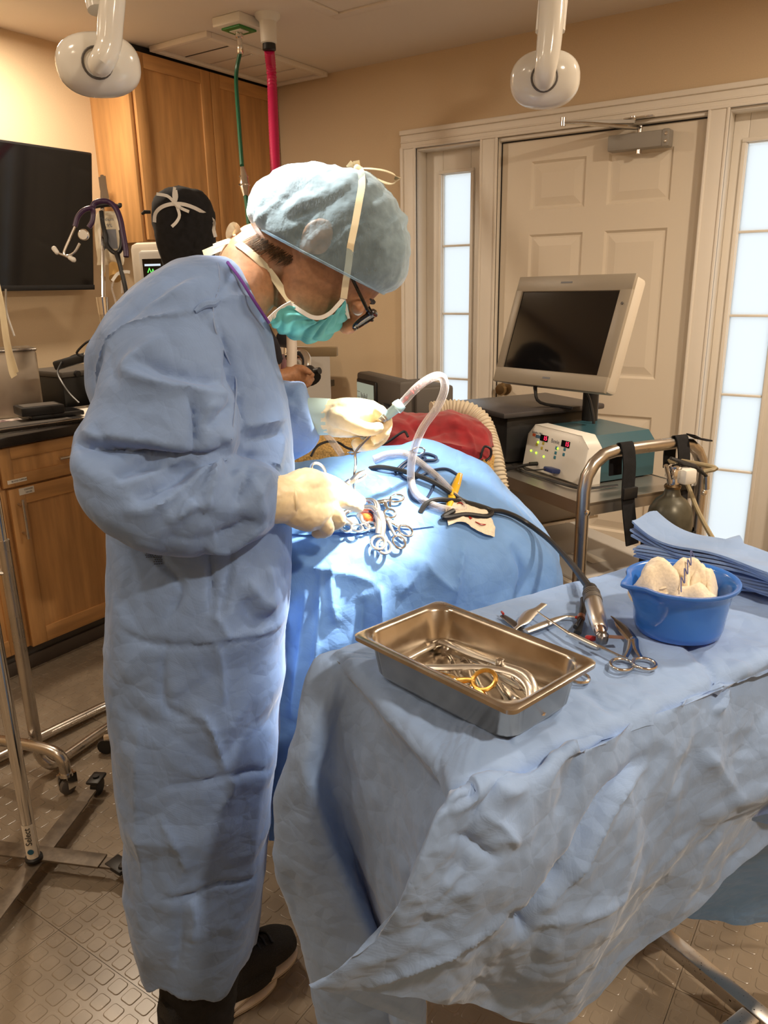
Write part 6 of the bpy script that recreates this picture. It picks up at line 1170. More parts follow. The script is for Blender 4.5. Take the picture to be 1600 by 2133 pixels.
# ---- gown: torso and skirt, right sleeve (upper, lower), left sleeve, fused into one cloth surface
TLp = [(-1.0471,0.9811,1.4579),(-1.0893,0.9524,1.4461),(-1.1178,0.9209,1.4212),(-1.147,0.8951,1.3883),(-1.1648,0.8648,1.345),(-1.175,0.8458,1.3027),(-1.1666,0.8334,1.2532),(-1.1498,0.8267,1.1968),(-1.1353,0.8184,1.1317),(-1.1278,0.8054,1.0577),(-1.12,0.7925,0.9649),(-1.1222,0.7789,0.8777),(-1.1281,0.7689,0.7955),(-1.1254,0.7647,0.7206),(-1.122,0.7609,0.6438),(-1.1198,0.7564,0.5442),(-1.1177,0.7518,0.4412),(-1.1172,0.7461,0.3345),(-1.1116,0.7438,0.2471),(-1.1107,0.7444,0.1498)]
TRp = [(-1.006,1.009,1.4563),(-0.9861,1.0226,1.444),(-0.9654,1.0245,1.4181),(-0.9513,1.0281,1.3843),(-0.9309,1.0238,1.3401),(-0.9165,1.0215,1.2974),(-0.8992,1.0151,1.2476),(-0.8848,1.0067,1.1911),(-0.8722,0.9972,1.126),(-0.8656,0.9836,1.0519),(-0.8618,0.968,0.9591),(-0.8625,0.9554,0.8718),(-0.8693,0.9448,0.7895),(-0.8686,0.9392,0.7145),(-0.8746,0.929,0.6379),(-0.8833,0.9171,0.5384),(-0.8925,0.9048,0.4355),(-0.902,0.8923,0.329),(-0.913,0.8787,0.2303),(-0.9279,0.8687,0.145)]
TB = [.04, .11, .15, .175, .18, .17, .155, .14, .13, .13, .14, .155, .162, .162, .16, .155, .15, .145, .135, .13]
b = B(); b.loft(lofted(TLp, TRp, TB, 120, 56))
UL_ = [(-0.9861,0.9016,1.3878),(-1.0054,0.8583,1.3704),(-1.0325,0.8097,1.3389),(-1.0383,0.7755,1.2967),(-1.0406,0.7437,1.2478),(-1.0494,0.7196,1.2055),(-1.0596,0.7066,1.1726),(-1.0581,0.7136,1.1461)]
UR_ = [(-0.9565,0.9217,1.3842),(-0.9318,0.9083,1.3651),(-0.9093,0.8934,1.3326),(-0.8864,0.8787,1.2898),(-0.8653,0.8628,1.2403),(-0.8568,0.8565,1.2004),(-0.8614,0.8534,1.1662),(-0.8839,0.8442,1.1446)]
b.loft(lofted(UL_, UR_, [.03, .065, .09, .10, .105, .11, .105, .06], 50, 40))
FT = [(-1.0263,0.6833,1.184),(-1.0028,0.6883,1.1964),(-0.9651,0.7104,1.1926),(-0.9298,0.7416,1.1773),(-0.8899,0.7893,1.1637),(-0.8548,0.8349,1.1527),(-0.8302,0.8722,1.1373),(-0.8177,0.8952,1.1199)]
FB = [(-1.0275,0.6825,1.1506),(-1.0073,0.6853,1.0958),(-0.9749,0.7037,1.0591),(-0.9395,0.735,1.0281),(-0.8975,0.7841,1.0147),(-0.8617,0.8302,1.0188),(-0.8347,0.8691,1.0254),(-0.8215,0.8926,1.0392)]
b.loft(lofted(FT, FB, [.02, .065, .09, .10, .092, .078, .06, .045], 50, 40))
LT = [(-1.0661,1.1133,1.2832),(-1.0305,1.1254,1.242),(-0.9949,1.1375,1.2324),(-0.9656,1.1453,1.2267),(-0.9523,1.1422,1.2066),(-0.9497,1.1416,1.2014)]; LB = [(-1.0696,1.1109,1.0732),(-1.0391,1.1196,1.067),(-0.9999,1.1341,1.0813),(-0.9596,1.1494,1.0992),(-0.934,1.1522,1.1243),(-0.9304,1.1511,1.1305)]
b.loft(lofted(LT, LB, [.07, .07, .066, .060, .05, .046], 30, 36))
V6, N6, F6 = remesh(b, .0058, 2)
s1 = 1.2
GF = [  # pleats and ridges of gown and sleeve
 ([(-0.9088,0.8333,1.3769),(-0.9533,0.803,1.3609),(-1.0028,0.7694,1.3334),(-1.0301,0.7508,1.2846),(-1.0495,0.7376,1.233)], .012, .014), ([(-0.9279,0.8807,1.4385),(-0.9696,0.8524,1.4179),(-1.0097,0.8251,1.3826),(-1.0368,0.8067,1.3464)], .014, -.008),
 ([(-0.8863,0.8485,1.3715),(-0.8773,0.8547,1.325),(-0.8687,0.8605,1.2665),(-0.8661,0.8623,1.2064)], .006, -.012), ([(-0.8932,0.8439,1.3765),(-0.8844,0.8499,1.3467),(-0.8779,0.8543,1.2961),(-0.8715,0.8586,1.2405)], .010, .012),
 ([(-0.9591,0.7386,1.2949),(-0.9204,0.7649,1.28),(-0.8786,0.7934,1.272),(-0.8339,0.8237,1.2497)], .010, .013), ([(-0.9415,0.7506,1.3085),(-0.9073,0.7738,1.2966),(-0.8615,0.805,1.2801),(-0.8301,0.8263,1.2639)], .012, -.013),
 ([(-0.9225,0.7877,1.3391),(-0.9449,0.7724,1.3185),(-0.976,0.7513,1.2907)], .012, .008), ([(-0.8711,0.7863,1.2704),(-0.864,0.7912,1.239),(-0.863,0.7918,1.2102),(-0.8661,0.7897,1.1736)], .007, -.013), ([(-0.8552,0.7971,1.246),(-0.8392,0.808,1.2385),(-0.8268,0.8165,1.2489)], .010, .009),
 ([(-0.8499,0.8007,1.2099),(-0.8399,0.8076,1.2277),(-0.8246,0.8179,1.2453)], .006, -.010), ([(-0.9965,0.677,1.1946),(-0.9626,0.7,1.1932),(-0.9277,0.7237,1.1888),(-0.8874,0.7511,1.1785),(-0.8467,0.7787,1.1704),(-0.8225,0.7952,1.1808)], .0075, -.022),
 ([(-0.9961,0.6772,1.2097),(-0.9553,0.7049,1.2074),(-0.909,0.7364,1.2021),(-0.8631,0.7676,1.1889)], .014, .010), ([(-0.9713,0.6941,1.2234),(-0.9556,0.7048,1.2052),(-0.9477,0.7101,1.1957)], .008, -.006),
 ([(-0.9125,0.6735,1.1468),(-0.8849,0.6924,1.1511),(-0.8554,0.7124,1.1646),(-0.8368,0.7371,1.1737)], .010, .009), ([(-0.9126,0.6735,1.1588),(-0.8833,0.6934,1.1687),(-0.8599,0.7093,1.1787)], .012, -.010),
 ([(-0.9043,0.6791,1.1123),(-0.8708,0.7019,1.1151),(-0.8424,0.7333,1.1369),(-0.8267,0.7682,1.1616)], .009, .012), ([(-0.8927,0.687,1.1264),(-0.8633,0.707,1.1365),(-0.8425,0.7453,1.1594)], .012, -.010),
 ([(-0.8612,0.7084,1.091),(-0.8449,0.7316,1.1022),(-0.8345,0.7628,1.1313),(-0.825,0.7814,1.165)], .009, .014), ([(-0.837,0.7612,1.0959),(-0.8367,0.7734,1.1213),(-0.8349,0.7867,1.1518)], .009, .013), ([(-0.8404,0.7468,1.1086),(-0.8375,0.7608,1.1314),(-0.842,0.7819,1.152)], .009, -.012),
 ([(-0.8423,0.7576,1.0356),(-0.8328,0.8003,1.031),(-0.8358,0.8587,1.046),(-0.8392,0.9047,1.0581)], .010, .012), ([(-0.8277,0.7675,1.0566),(-0.8332,0.8242,1.0557),(-0.8418,0.8788,1.0723)], .012, -.012), ([(-0.8395,0.8078,1.1395),(-0.8349,0.8352,1.1496),(-0.8372,0.8577,1.1371),(-0.831,0.8257,1.0947)], .008, -.010),
 ([(-0.8353,0.8349,1.142),(-0.8384,0.869,1.1268),(-0.8477,0.899,1.0992),(-0.8552,0.918,1.0607)], .008, .009), ([(-0.8659,0.7053,1.0691),(-0.8424,0.7333,1.0563),(-0.8217,0.7715,1.0565)], .014, -.006),
 ([(-0.8904,0.8458,1.3821),(-0.9147,0.9139,1.4384),(-0.9471,0.9282,1.4503)], .004, -.005), ([(-0.9855,0.8053,1.3833),(-0.954,0.8267,1.3968),(-0.9448,0.8692,1.4174)], .008, .007), ([(-0.8914,0.8451,1.3856),(-0.8752,0.8803,1.3952),(-0.8659,0.9229,1.3906)], .007, .007),
 ([(-0.8978,0.9617,1.2536),(-0.8899,0.9307,1.3193),(-0.886,0.9092,1.3655)], .010, .006), ([(-0.8733,0.8574,1.1912),(-0.8692,0.9086,1.199),(-0.8702,0.9925,1.1944)], .008, .010), ([(-0.8618,0.8652,1.1717),(-0.8711,0.9314,1.1753),(-0.8711,0.9919,1.1736)], .012, -.010), ([(-0.8817,0.9484,1.1007),(-0.8797,0.9739,1.1381),(-0.8773,0.9876,1.1862)], .008, .010),
 ([(-0.9378,0.7168,1.0055),(-0.9152,0.7322,0.9811),(-0.8992,0.7431,0.9485),(-0.9187,0.7298,0.8997)], .006, -.007), ([(-0.862,0.7683,1.0351),(-0.8597,0.7699,0.9799),(-0.8596,0.77,0.9067)], .004, -.006), ([(-0.8351,0.7866,1.0267),(-0.8362,0.7859,0.9793),(-0.8492,0.777,0.9023)], .004, -.006),
 ([(-0.8584,0.7708,0.9067),(-0.8498,0.7767,0.894),(-0.8389,0.7841,0.8661)], .006, .006), ([(-0.9893,0.6818,0.8864),(-0.9498,0.7087,0.8687),(-0.8868,0.7515,0.8613),(-0.8358,0.7862,0.8644),(-0.8232,0.8914,0.8435)], .006, -.0055), ([(-0.8864,0.7518,0.8672),(-0.8427,0.7935,0.868),(-0.8227,0.8918,0.8551)], .008, .007),
 ([(-0.8611,0.8657,0.9563),(-0.8602,0.8905,0.9179),(-0.8612,0.9261,0.8918)], .010, .010), ([(-0.8407,0.8191,0.926),(-0.8515,0.8722,0.8868),(-0.8616,0.9258,0.8827)], .012, -.009), ([(-0.8673,0.9219,0.9808),(-0.8664,0.9225,0.9278),(-0.8655,0.911,0.8781)], .010, .008),
 ([(-0.8461,0.755,0.8705),(-0.8397,0.7593,0.8242),(-0.8409,0.7585,0.7553)], .006, .006), ([(-0.908,0.7129,0.8761),(-0.9167,0.707,0.809),(-0.9145,0.7085,0.7571),(-0.8838,0.7293,0.7388)], .006, -.005), ([(-0.8835,0.7296,0.7432),(-0.8645,0.7425,0.7383),(-0.8519,0.751,0.6844),(-0.8459,0.7551,0.6247)], .006, .008),
 ([(-0.9261,0.7006,0.6127),(-0.8896,0.7254,0.6146),(-0.8429,0.7571,0.62),(-0.8312,0.8014,0.6119),(-0.853,0.8712,0.5818)], .0045, -.007), ([(-0.8492,0.7529,0.6248),(-0.8374,0.7609,0.6012),(-0.8604,0.7452,0.5543)], .006, .006), ([(-0.9407,0.6907,0.5563),(-0.9184,0.7058,0.4976),(-0.9075,0.7132,0.4427)], .008, .005),
 ([(-0.9476,0.686,0.3898),(-0.9057,0.7144,0.3918),(-0.8671,0.7407,0.398),(-0.8749,0.8563,0.3628)], .004, -.007), ([(-0.9014,0.6932,0.2917),(-0.9056,0.7145,0.3451),(-0.9075,0.7132,0.3867)], .010, .007), ([(-0.9308,0.6732,0.228),(-0.9166,0.6829,0.3027),(-0.9237,0.7022,0.356)], .010, -.008),
 ([(-0.9513,0.6835,0.7404),(-0.9708,0.6702,0.5571),(-0.9782,0.6652,0.3575)], .012, .006), ([(-0.862,0.8046,0.3054),(-0.8655,0.8385,0.4907),(-0.8519,0.8719,0.6751)], .014, .007)]
# the loose hem dips in scallops
D6 = 1.0 * folds(V6, N6, GF) + crumple(V6 * np.array([1, 1, .55]), 7, .009, 2, 51) + facets(np.c_[V6 @ HL, V6[:, 2]], .075, .007, 52) + facets(np.c_[V6 @ HL, V6[:, 2]], .032, .0018, 53)
V6 = V6 + N6 * D6[:, None]
hz = V6[:, 2] < .30
ph = np.arctan2((V6 - np.array((-1.0213,0.8052,0.1256))) @ HV, (V6 - np.array((-1.0213,0.8052,0.1256))) @ HL)
V6[:, 2] -= np.where(hz, np.clip((.30 - V6[:, 2]) / .16, 0, 1) * (.012 * np.sin(ph * 5 + .7) + .006 * np.sin(ph * 11)), 0)
gown = obj('gown', arr(V6, F6), M_GOWN, surg, ang=80, label='light blue disposable surgical gown')
gsrf = BVHTree.FromPolygons([tuple(v) for v in V6], F6)
def ongown(L, off=.001):
    out = []
    for p in L:
        h = gsrf.ray_cast(Vector(p) - Vector(HV) * .4, Vector(HV)); out.append((h[0] if h[0] is not None else Vector(p)) - Vector(HV) * off)
    return out
obj('shoulder_seam', B().tube(ongown([(-0.9472,0.9281,1.4481),(-0.9419,0.9317,1.4318),(-0.9134,0.8906,1.406),(-0.888,0.8474,1.3821),(-0.8832,0.8507,1.3466),(-0.8748,0.8564,1.3069),(-0.8542,0.8462,1.2689),(-0.852,0.8477,1.2247),(-0.8515,0.848,1.1909)], .0006), .0014, 6, 4), mat('seam_blue', (.22, .31, .52), .8), gown)
obj('shoulder_tuck', B().tube(ongown([(-0.9077,0.834,1.3754),(-0.8974,0.841,1.385),(-0.8877,0.8476,1.3862),(-0.8802,0.8527,1.3917)], .002), [.003, .006, .006, .003], 8, 4), M_GOWN, gown)
for (x0, x1, ya, yb) in ((286, 303, 1150, 1172), (306, 325, 1163, 1184)):
    b = B()
    for i in range(4):
        for j in range(6):
            c = ongown([np.array((-0.9397,0.7156,1.0126)) * 0 + (np.array((-0.9457,0.7114,1.0135)) if x0 == 286 else np.array((-0.9343,0.7192,1.0038))) + HL * (.0035 * i + .0012 * (j % 2)) - ZU * .0030 * j], .0016)[0]
            b.box((0, 0, 0), (.0022, .0014, .0006), frame(c, HL, ZU, -HV))
    obj('printed_grid', b, M_NAVY, gown, kind='stuff')
obj('neck_binding', B().tube([(-0.9546,0.9593,1.4502),(-0.9215,0.9516,1.4239),(-0.9006,0.9537,1.3952),(-0.8918,0.9658,1.3707),(-0.8964,0.9868,1.3528)], .0026, 8, 5), M_PURPC, surg)
# ---- head and body under the clothes (one surface)
HC = np.array((-0.8752,1.1342,1.4583)); EU = .93 * HL + .37 * ZU; EF = .37 * HL - .93 * ZU; EU /= np.linalg.norm(EU); EF /= np.linalg.norm(EF)
def hp_(u, f, l): return HC + EU * u + EF * f + HV * l
hb = B(); R_ = []
for u, f0, f1, w_ in ((-.124, .046, .080, .012), (-.118, .032, .094, .028), (-.10, .0, .104, .046), (-.075, -.045, .106, .058), (-.05, -.078, .102, .066), (-.02, -.096, .100, .0715), (.02, -.106, .099, .076), (.05, -.104, .092, .076), (.08, -.088, .074, .064), (.10, -.06, .048, .042), (.110, -.02, .015, .014)):
    R_.append([hp_(u, (f0 + f1) / 2 + (f1 - f0) / 2 * math.cos(a), w_ * math.sin(a)) for a in [2 * PI * k / 28 for k in range(28)]])
hb.loft(list(cr(np.array(R_), 44)))
hb.tube([hp_(-.01, -.045, 0), hp_(-.075, -.046, 0), hp_(-.13, -.052, 0)] + [np.array(p) for p in [(-0.9896,1.0323,1.4088),(-1.0189,1.0003,1.3836),(-1.0356,0.9647,1.3293)]], [.052, .054, .053, .058, .08, .10], 24, 4)            # neck into the shoulders
hb.tube([hp_(.028, .092, 0), hp_(.005, .108, 0), hp_(-.018, .120, 0), hp_(-.028, .112, 0)], [.010, .013, .016, .012], 14, 4, round_=True)   # nose
for s_ in (-1, 1):
    hb.tube([hp_(.012, .096, s_ * .032 - .012), hp_(.012, .096, s_ * .032 + .012)], [.013, .013], 12, 3, round_=True)                       # eyelids
    E_ = [hp_(.022, -.030, s_ * .076), hp_(.020, -.046, s_ * .084), hp_(.004, -.054, s_ * .090), hp_(-.014, -.050, s_ * .088), hp_(-.030, -.034, s_ * .082), hp_(-.036, -.022, s_ * .076)]
    hb.tube(E_, [.0055, .0062, .0062, .0062, .0058, .008], 10, 4, round_=True)                                                              # ear rim
    hb.tube([hp_(.012, -.030, s_ * .072), hp_(-.006, -.036, s_ * .080), hp_(-.024, -.024, s_ * .076)], [.010, .012, .009], 10, 3, round_=True)
hb.tube([hp_(-.062, .099, -.02), hp_(-.060, .104, 0), hp_(-.062, .099, .02)], [.006, .008, .006], 10, 3, round_=True)                        # lips, under the mask
pelv = np.array((-0.9971,0.87,0.8912)); ches = np.array((-1.0326,0.9305,1.2497))
hb.tube([np.array((-1.0336,0.9721,1.3617)), np.array((-1.0344,0.9414,1.2817)), np.array((-1.0118,0.9083,1.1279)), np.array((-0.9979,0.8816,0.9873)), pelv], [.09, .12, .12, .13, .13], 24, 4)
FTR, FTL = np.array((-0.9066,0.7038,0.09)), np.array((-0.918,0.7896,0.09))
FTR = np.array((-0.9997,0.7715,-0.0282)); FTL = np.array((-1.0537,0.8678,-0.055))
for ft, sg in ((FTR, -1), (FTL, 1)):
    hip = pelv + HV * .07 * sg - ZU * .05; kn = (hip + ft) / 2 + HL * .03 + ZU * .02
    hb.tube([hip, (hip + kn) / 2, kn, (kn + ft) / 2, ft], [.085, .078, .058, .052, .04], 18, 4)
hb.tube([np.array(p) for p in [(-0.9494,0.8903,1.3433),(-0.9757,0.812,1.281),(-1.0147,0.7371,1.1755),(-0.9593,0.7748,1.0967),(-0.9017,0.8623,1.0677),(-0.8632,0.961,1.0577)]], [.055, .05, .042, .04, .034, .028], 16, 4)
hb.tube([np.array(p) for p in [(-1.081,1.0306,1.3244),(-1.0936,1.0704,1.2308),(-1.0804,1.1156,1.1498),(-0.9998,1.1402,1.1604),(-0.9369,1.1527,1.1673)]], [.055, .05, .042, .036, .028], 16, 4)
V7, N7, F7 = remesh(hb, .0042, 3)
obj('body', arr(V7, F7), M_SKIN, surg, ang=80)
# ---- hair, cap
CO = [np.array(p) for p in [(-0.9738,1.0672,1.5065),(-0.9863,1.0587,1.5194),(-0.9897,1.0564,1.546),(-0.977,1.065,1.5766),(-0.9507,1.0829,1.5975),(-0.9162,1.1063,1.6082),(-0.8753,1.1341,1.6104),(-0.8362,1.1607,1.5998),(-0.8024,1.1837,1.5809),(-0.7808,1.1983,1.552),(-0.768,1.207,1.5198),(-0.7606,1.2121,1.4848),(-0.7608,1.2119,1.4528),(-0.768,1.207,1.4245),(-0.781,1.1982,1.4042),(-0.7981,1.1866,1.3947)]]
CM = (CO[0] + CO[-1]) / 2; CO = resample(CO, 80)
def dome(scale, bd, nt=60, disp=0, ex=.8):
    G = []
    for i in range(nt + 1):
        t = -PI / 2 + PI * i / nt; c_ = abs(math.cos(t)) ** ex; G.append([CM + (o - CM) * c_ * scale + HV * bd * math.sin(t) for o in CO])
    return np.array(G)
hg = dome(.95, .094, 60, ex=.75)
ec = hp_(-.008, -.032, -.085); dd = np.linalg.norm(hg - ec, axis=2); hg = hg + HV * (.042 * np.exp(-(dd / .029) ** 4))[..., None]
obj('hair', B().grid(hg), M_HAIR, surg, ang=80)
cg = dome(1.0, .108, 90, ex=.72); sh = cg.shape; P7 = cg.reshape(-1, 3)
F8 = [(i * 80 + j, i * 80 + j + 1, (i + 1) * 80 + j + 1, (i + 1) * 80 + j) for i in range(sh[0] - 1) for j in range(79)]
N8 = vnormals(P7, F8); N8 *= np.sign(((P7 - CM) * N8).sum(1))[:, None]
q = P7 - CM; al = q @ (.80 * HL + .60 * ZU); ac = q @ (-.60 * HL + .80 * ZU); Q = np.c_[ac * 34, al * 7, (q @ HV) * 9]
D8 = crumple(Q, 1, .009, 2, 61) + facets(np.c_[ac * 1.9, al * .55], .05, .006, 62) + facets(np.c_[ac * 1.4, al * .8], .025, .0025, 63) + crumple(P7, 60, .002, 2, 71)
jj = np.tile(np.arange(80), sh[0]); tt = np.repeat(np.arange(sh[0]), 80); rim = np.clip(np.minimum(np.minimum(jj, 79 - jj) / 8, np.minimum(tt, sh[0] - 1 - tt) / 5), .15, 1)
P7 = P7 + N8 * (D8 * rim)[:, None]
cap = obj('bouffant_cap', arr(P7, F8), M_CAP, surg, ang=80, label='thin pale blue bouffant cap')
edge_ = [CM + (CO[0] - CM) * abs(math.cos(t)) ** .72 - HV * .108 * math.sin(t) for t in np.linspace(0, PI / 2, 16)] + [CM + (CO[-1] - CM) * abs(math.cos(t)) ** .72 - HV * .108 * math.sin(t) for t in np.linspace(PI / 2, 0, 16)][1:]
obj('elastic_edge', B().tube(edge_, .0022, 6), M_CAP, cap)
# ---- mask and its ties
MG = [[(-0.9064,0.9981,1.3553),(-0.9025,1.0128,1.3673),(-0.8953,1.0262,1.3764),(-0.887,1.0355,1.3808)], [(-0.9081,1.009,1.3485),(-0.8964,1.0207,1.3544),(-0.8839,1.0316,1.3604),(-0.8727,1.0416,1.3672)], [(-0.9158,1.034,1.3374),(-0.8966,1.041,1.339),(-0.8774,1.0505,1.3436),(-0.8555,1.0533,1.3565)], [(-0.9208,1.0669,1.3255),(-0.8988,1.0698,1.3258),(-0.8723,1.0697,1.3329),(-0.8447,1.0606,1.3563)], [(-0.915,1.1072,1.3138),(-0.8871,1.0898,1.3198),(-0.8629,1.0821,1.3324),(-0.8323,1.0691,1.3624)], [(-0.8888,1.1249,1.3175),(-0.8642,1.1054,1.3293),(-0.8458,1.0937,1.3467),(-0.8223,1.0782,1.3732)], [(-0.8681,1.139,1.3358),(-0.8439,1.1192,1.3505),(-0.83,1.1044,1.3659),(-0.8167,1.0893,1.3887)], [(-0.8547,1.1481,1.3524),(-0.8425,1.1322,1.3607),(-0.831,1.1159,1.372),(-0.8159,1.0922,1.3871)]]
MGa = np.array([resample(r, 40) for r in MG]); MGa = cr(MGa, 110)
far = MGa[:, ::-1].copy(); far = far - HV * (((far @ HV) - 1.43) * 2)[..., None]       # the other half, mirrored across the face
ful = np.concatenate([far[:, :], MGa[:, 1:]], 1) if 0 else np.concatenate([MGa[:, ::-1], (MGa - HV * (((MGa @ HV) - 1.43) * 2)[..., None])[:, 1:]], 1)
a_, c_ = ful.shape[:2]; P9 = ful.reshape(-1, 3); F9 = [(i * c_ + j, i * c_ + j + 1, (i + 1) * c_ + j + 1, (i + 1) * c_ + j) for i in range(a_ - 1) for j in range(c_ - 1)]
N9 = vnormals(P9, F9); ctrm = P9.mean(0) - EF * .05; N9 *= np.sign(((P9 - ctrm) * N9).sum(1))[:, None]
u9 = np.repeat(np.linspace(0, 1, a_), c_); D9 = .0045 * np.abs(np.sin(u9 * 22 + 2.0 * np.sin(np.tile(np.linspace(0, 9, c_), a_)))) + crumple(P9, 40, .003, 2, 81)
mask = obj('face_mask', arr(P9 + N9 * D9[:, None], F9), M_MASK, surg, ang=80, label='teal pleated surgical mask')
def off(L, k=.004): return [np.array(p) - HV * k for p in L]
obj('mask_edge', B().ribbon(off([(-0.887,1.0355,1.3808),(-0.8713,1.0425,1.3696),(-0.8568,1.0524,1.3597),(-0.8432,1.0616,1.3587),(-0.8321,1.0716,1.3655),(-0.8235,1.0799,1.3763),(-0.8161,1.0897,1.3887)]), .007, -HV, .0012), M_TIE, mask)
obj('mask_edge', B().ribbon(off([(-0.9064,0.9981,1.3561),(-0.9019,1.0133,1.3673),(-0.8953,1.0262,1.3764),(-0.8862,1.036,1.3824)]), .010, -HV * .7 - ZU * .4, .0012), M_TIE, mask)
obj('mask_edge', B().ribbon(off([(-0.8181,1.0884,1.3903),(-0.8246,1.1021,1.3789),(-0.8318,1.1153,1.3671),(-0.8473,1.1411,1.3528)]), .010, -HV, .0012), M_TIE, mask)
capt = BVHTree.FromPolygons([tuple(v) for v in P7], F8); skt = BVHTree.FromPolygons([tuple(v) for v in V7], F7)
def onto(L, trees, k=.0015):
    out = []
    for p in L:
        best = None
        for t in trees:
            h = t.ray_cast(Vector(p) - Vector(HV) * .5, Vector(HV))
            if h[0] is not None and (best is None or h[0].dot(Vector(HV)) < best.dot(Vector(HV))): best = h[0]
        out.append(np.array(best if best is not None else Vector(p)) - HV * k)
    return out
ut = resample(onto([(-0.8033,1.0984,1.4714),(-0.7995,1.101,1.4902),(-0.7965,1.103,1.5052),(-0.7927,1.1056,1.5275),(-0.7897,1.1077,1.546),(-0.7925,1.1179,1.5654),(-0.798,1.1262,1.5798)], (capt,)), 24); ut = np.vstack([np.array([(-0.8125,1.0849,1.3888),(-0.8037,1.08,1.4137),(-0.7931,1.0751,1.4425)]), ut])
obj('upper_tie', B().ribbon(list(ut) + [(-0.8136,1.1458,1.5934),(-0.826,1.1579,1.6017)], .0115, -HV, .001, 1), M_TAPE, mask)
lt = resample(onto([(-0.8844,1.0312,1.3809),(-0.8976,1.0223,1.4016),(-0.913,1.0118,1.4298),(-0.9265,1.0026,1.4507),(-0.9547,1.0076,1.4694),(-0.9796,1.0149,1.4813)], (skt,)), 24)
obj('lower_tie', B().ribbon(list(lt) + [(-1.0002,1.0251,1.4888)], .0125, -HV * .8 + ZU * .3, .001, 1), M_TAPE, mask)
bow = B()
bow.ribbon([(-0.8278,1.1604,1.6006),(-0.81,1.1664,1.5996),(-0.787,1.176,1.5956),(-0.7709,1.1869,1.5877),(-0.7717,1.1925,1.5792),(-0.7847,1.1897,1.5754),(-0.8058,1.1814,1.584),(-0.828,1.1663,1.5997)], .012, (0, -.3, .9), .001)
obj('bow_loop', bow, M_TAPE, mask)
obj('bow_tail', B().ribbon([(-0.8278,1.1603,1.5991),(-0.8304,1.1586,1.6059),(-0.8286,1.1537,1.6128)], .011, -HV, .001), M_TAPE, mask); obj('bow_tail', B().ribbon([(-0.8292,1.1594,1.5991),(-0.8372,1.154,1.6038),(-0.8395,1.1463,1.6092)], .012, -HV, .001), M_TAPE, mask)
obj('bow_knot', B().tube([(-0.8275,1.1545,1.6015),(-0.8222,1.1581,1.5968)], [.006, .006], 10, round_=True), M_TAPE, mask)
obj('bow_loop', B().ribbon([(-1.0002,1.0251,1.4888),(-1.0031,1.017,1.4949),(-0.9975,1.0148,1.5054),(-0.9924,1.0183,1.5115),(-0.9915,1.0249,1.5055),(-0.9986,1.0261,1.4919)], .012, -HV, .001), M_TAPE, mask); obj('bow_loop', B().ribbon([(-1.0001,1.0251,1.4896),(-0.9893,1.0264,1.4962),(-0.9858,1.0288,1.4984),(-0.9918,1.0308,1.4917)], .010, -HV, .001), M_TAPE, mask)
obj('bow_tail', B().ribbon([(-1.0003,1.025,1.4872),(-1.0145,1.0153,1.4796),(-1.0287,1.0057,1.4736),(-1.0458,0.9941,1.466)], .016, -HV * .8 + ZU * .5, .001), M_TAPE, mask); obj('bow_tail', B().ribbon([(-0.9945,1.0169,1.4882),(-1.0091,1.0069,1.4838),(-1.0231,0.9974,1.4779)], .010, -HV * .8 + ZU * .5, .001), M_TAPE, mask)
rs = random.Random(3); b = B()
for k in range(200):
    u, v = rs.random(), rs.random(); p = np.array((-0.9528,1.0331,1.4993)) * (1 - u) + np.array((-0.8771,1.0362,1.4581)) * u; L = (.030 * (1 - .55 * u) + .008) * (.5 + .5 * rs.random()); q0 = p + (-.47 * HL * .6 - ZU * .6) * .018 * v
    d = -.75 * HL - .45 * ZU + HL * .25 * rs.uniform(-1, 1); h = onto([q0, q0 + d * L * .5, q0 + d * L], (skt,), .0012); b.tube(h, [.00045, .0004, .00015], 3)
obj('nape_hair', b, tex(mat('nape_stubble', (.15, .085, .04), .5), 'noise', 300, .5), surg, kind='stuff')
# ---- glasses
gl = B(); GP = lambda u, f, l: hp_(u, f, l)
for s_ in (-1, 1):
    lens = [GP(.034, .121, s_ * .010), GP(.036, .121, s_ * .036), GP(.032, .114, s_ * .060), GP(.012, .116, s_ * .062), GP(-.004, .122, s_ * .056), GP(-.008, .128, s_ * .034), GP(-.002, .128, s_ * .014), GP(.02, .125, s_ * .008)]
    gl.tube(lens, .0034, 8, 4, closed=True); gl.tube([GP(.028, .116, s_ * .062), GP(.026, .095, s_ * .074), GP(.02, .0, s_ * .081), GP(.016, -.02, s_ * .083)], [.0034, .003, .0028, .0024], 8, 4)
gl.tube([GP(.022, .125, -.010), GP(.026, .128, 0), GP(.022, .125, .010)], .0028, 8, 3)
gs_ = obj('glasses', gl, M_BLACKG, surg)
for s_ in (-1, 1):
    lens = cr(np.array([GP(.034, .121, s_ * .010), GP(.036, .121, s_ * .036), GP(.032, .114, s_ * .060), GP(.012, .116, s_ * .062), GP(-.004, .122, s_ * .056), GP(-.008, .128, s_ * .034), GP(-.002, .128, s_ * .014), GP(.02, .125, s_ * .008)]), 24)
    obj('lens', B().add([tuple(p) for p in lens], [tuple(range(24))]), M_LENS, gs_)
obj('eyebrow', B().tube([hp_(.036, .100, -.014), hp_(.040, .100, -.030), hp_(.038, .092, -.048)], [.003, .004, .002], 8, 3, flat=.6), M_HAIR, surg); obj('eyebrow', B().tube([hp_(.036, .100, .014), hp_(.040, .100, .030), hp_(.038, .092, .048)], [.003, .004, .002], 8, 3, flat=.6), M_HAIR, surg)
for s_ in (-1, 1): obj('eye', B().tube([hp_(.010, .101, s_ * .032 - .005), hp_(.010, .101, s_ * .032 + .005)], [.0095, .0095], 12, round_=True), mat('eye_white', (.75, .72, .68), .2), surg)
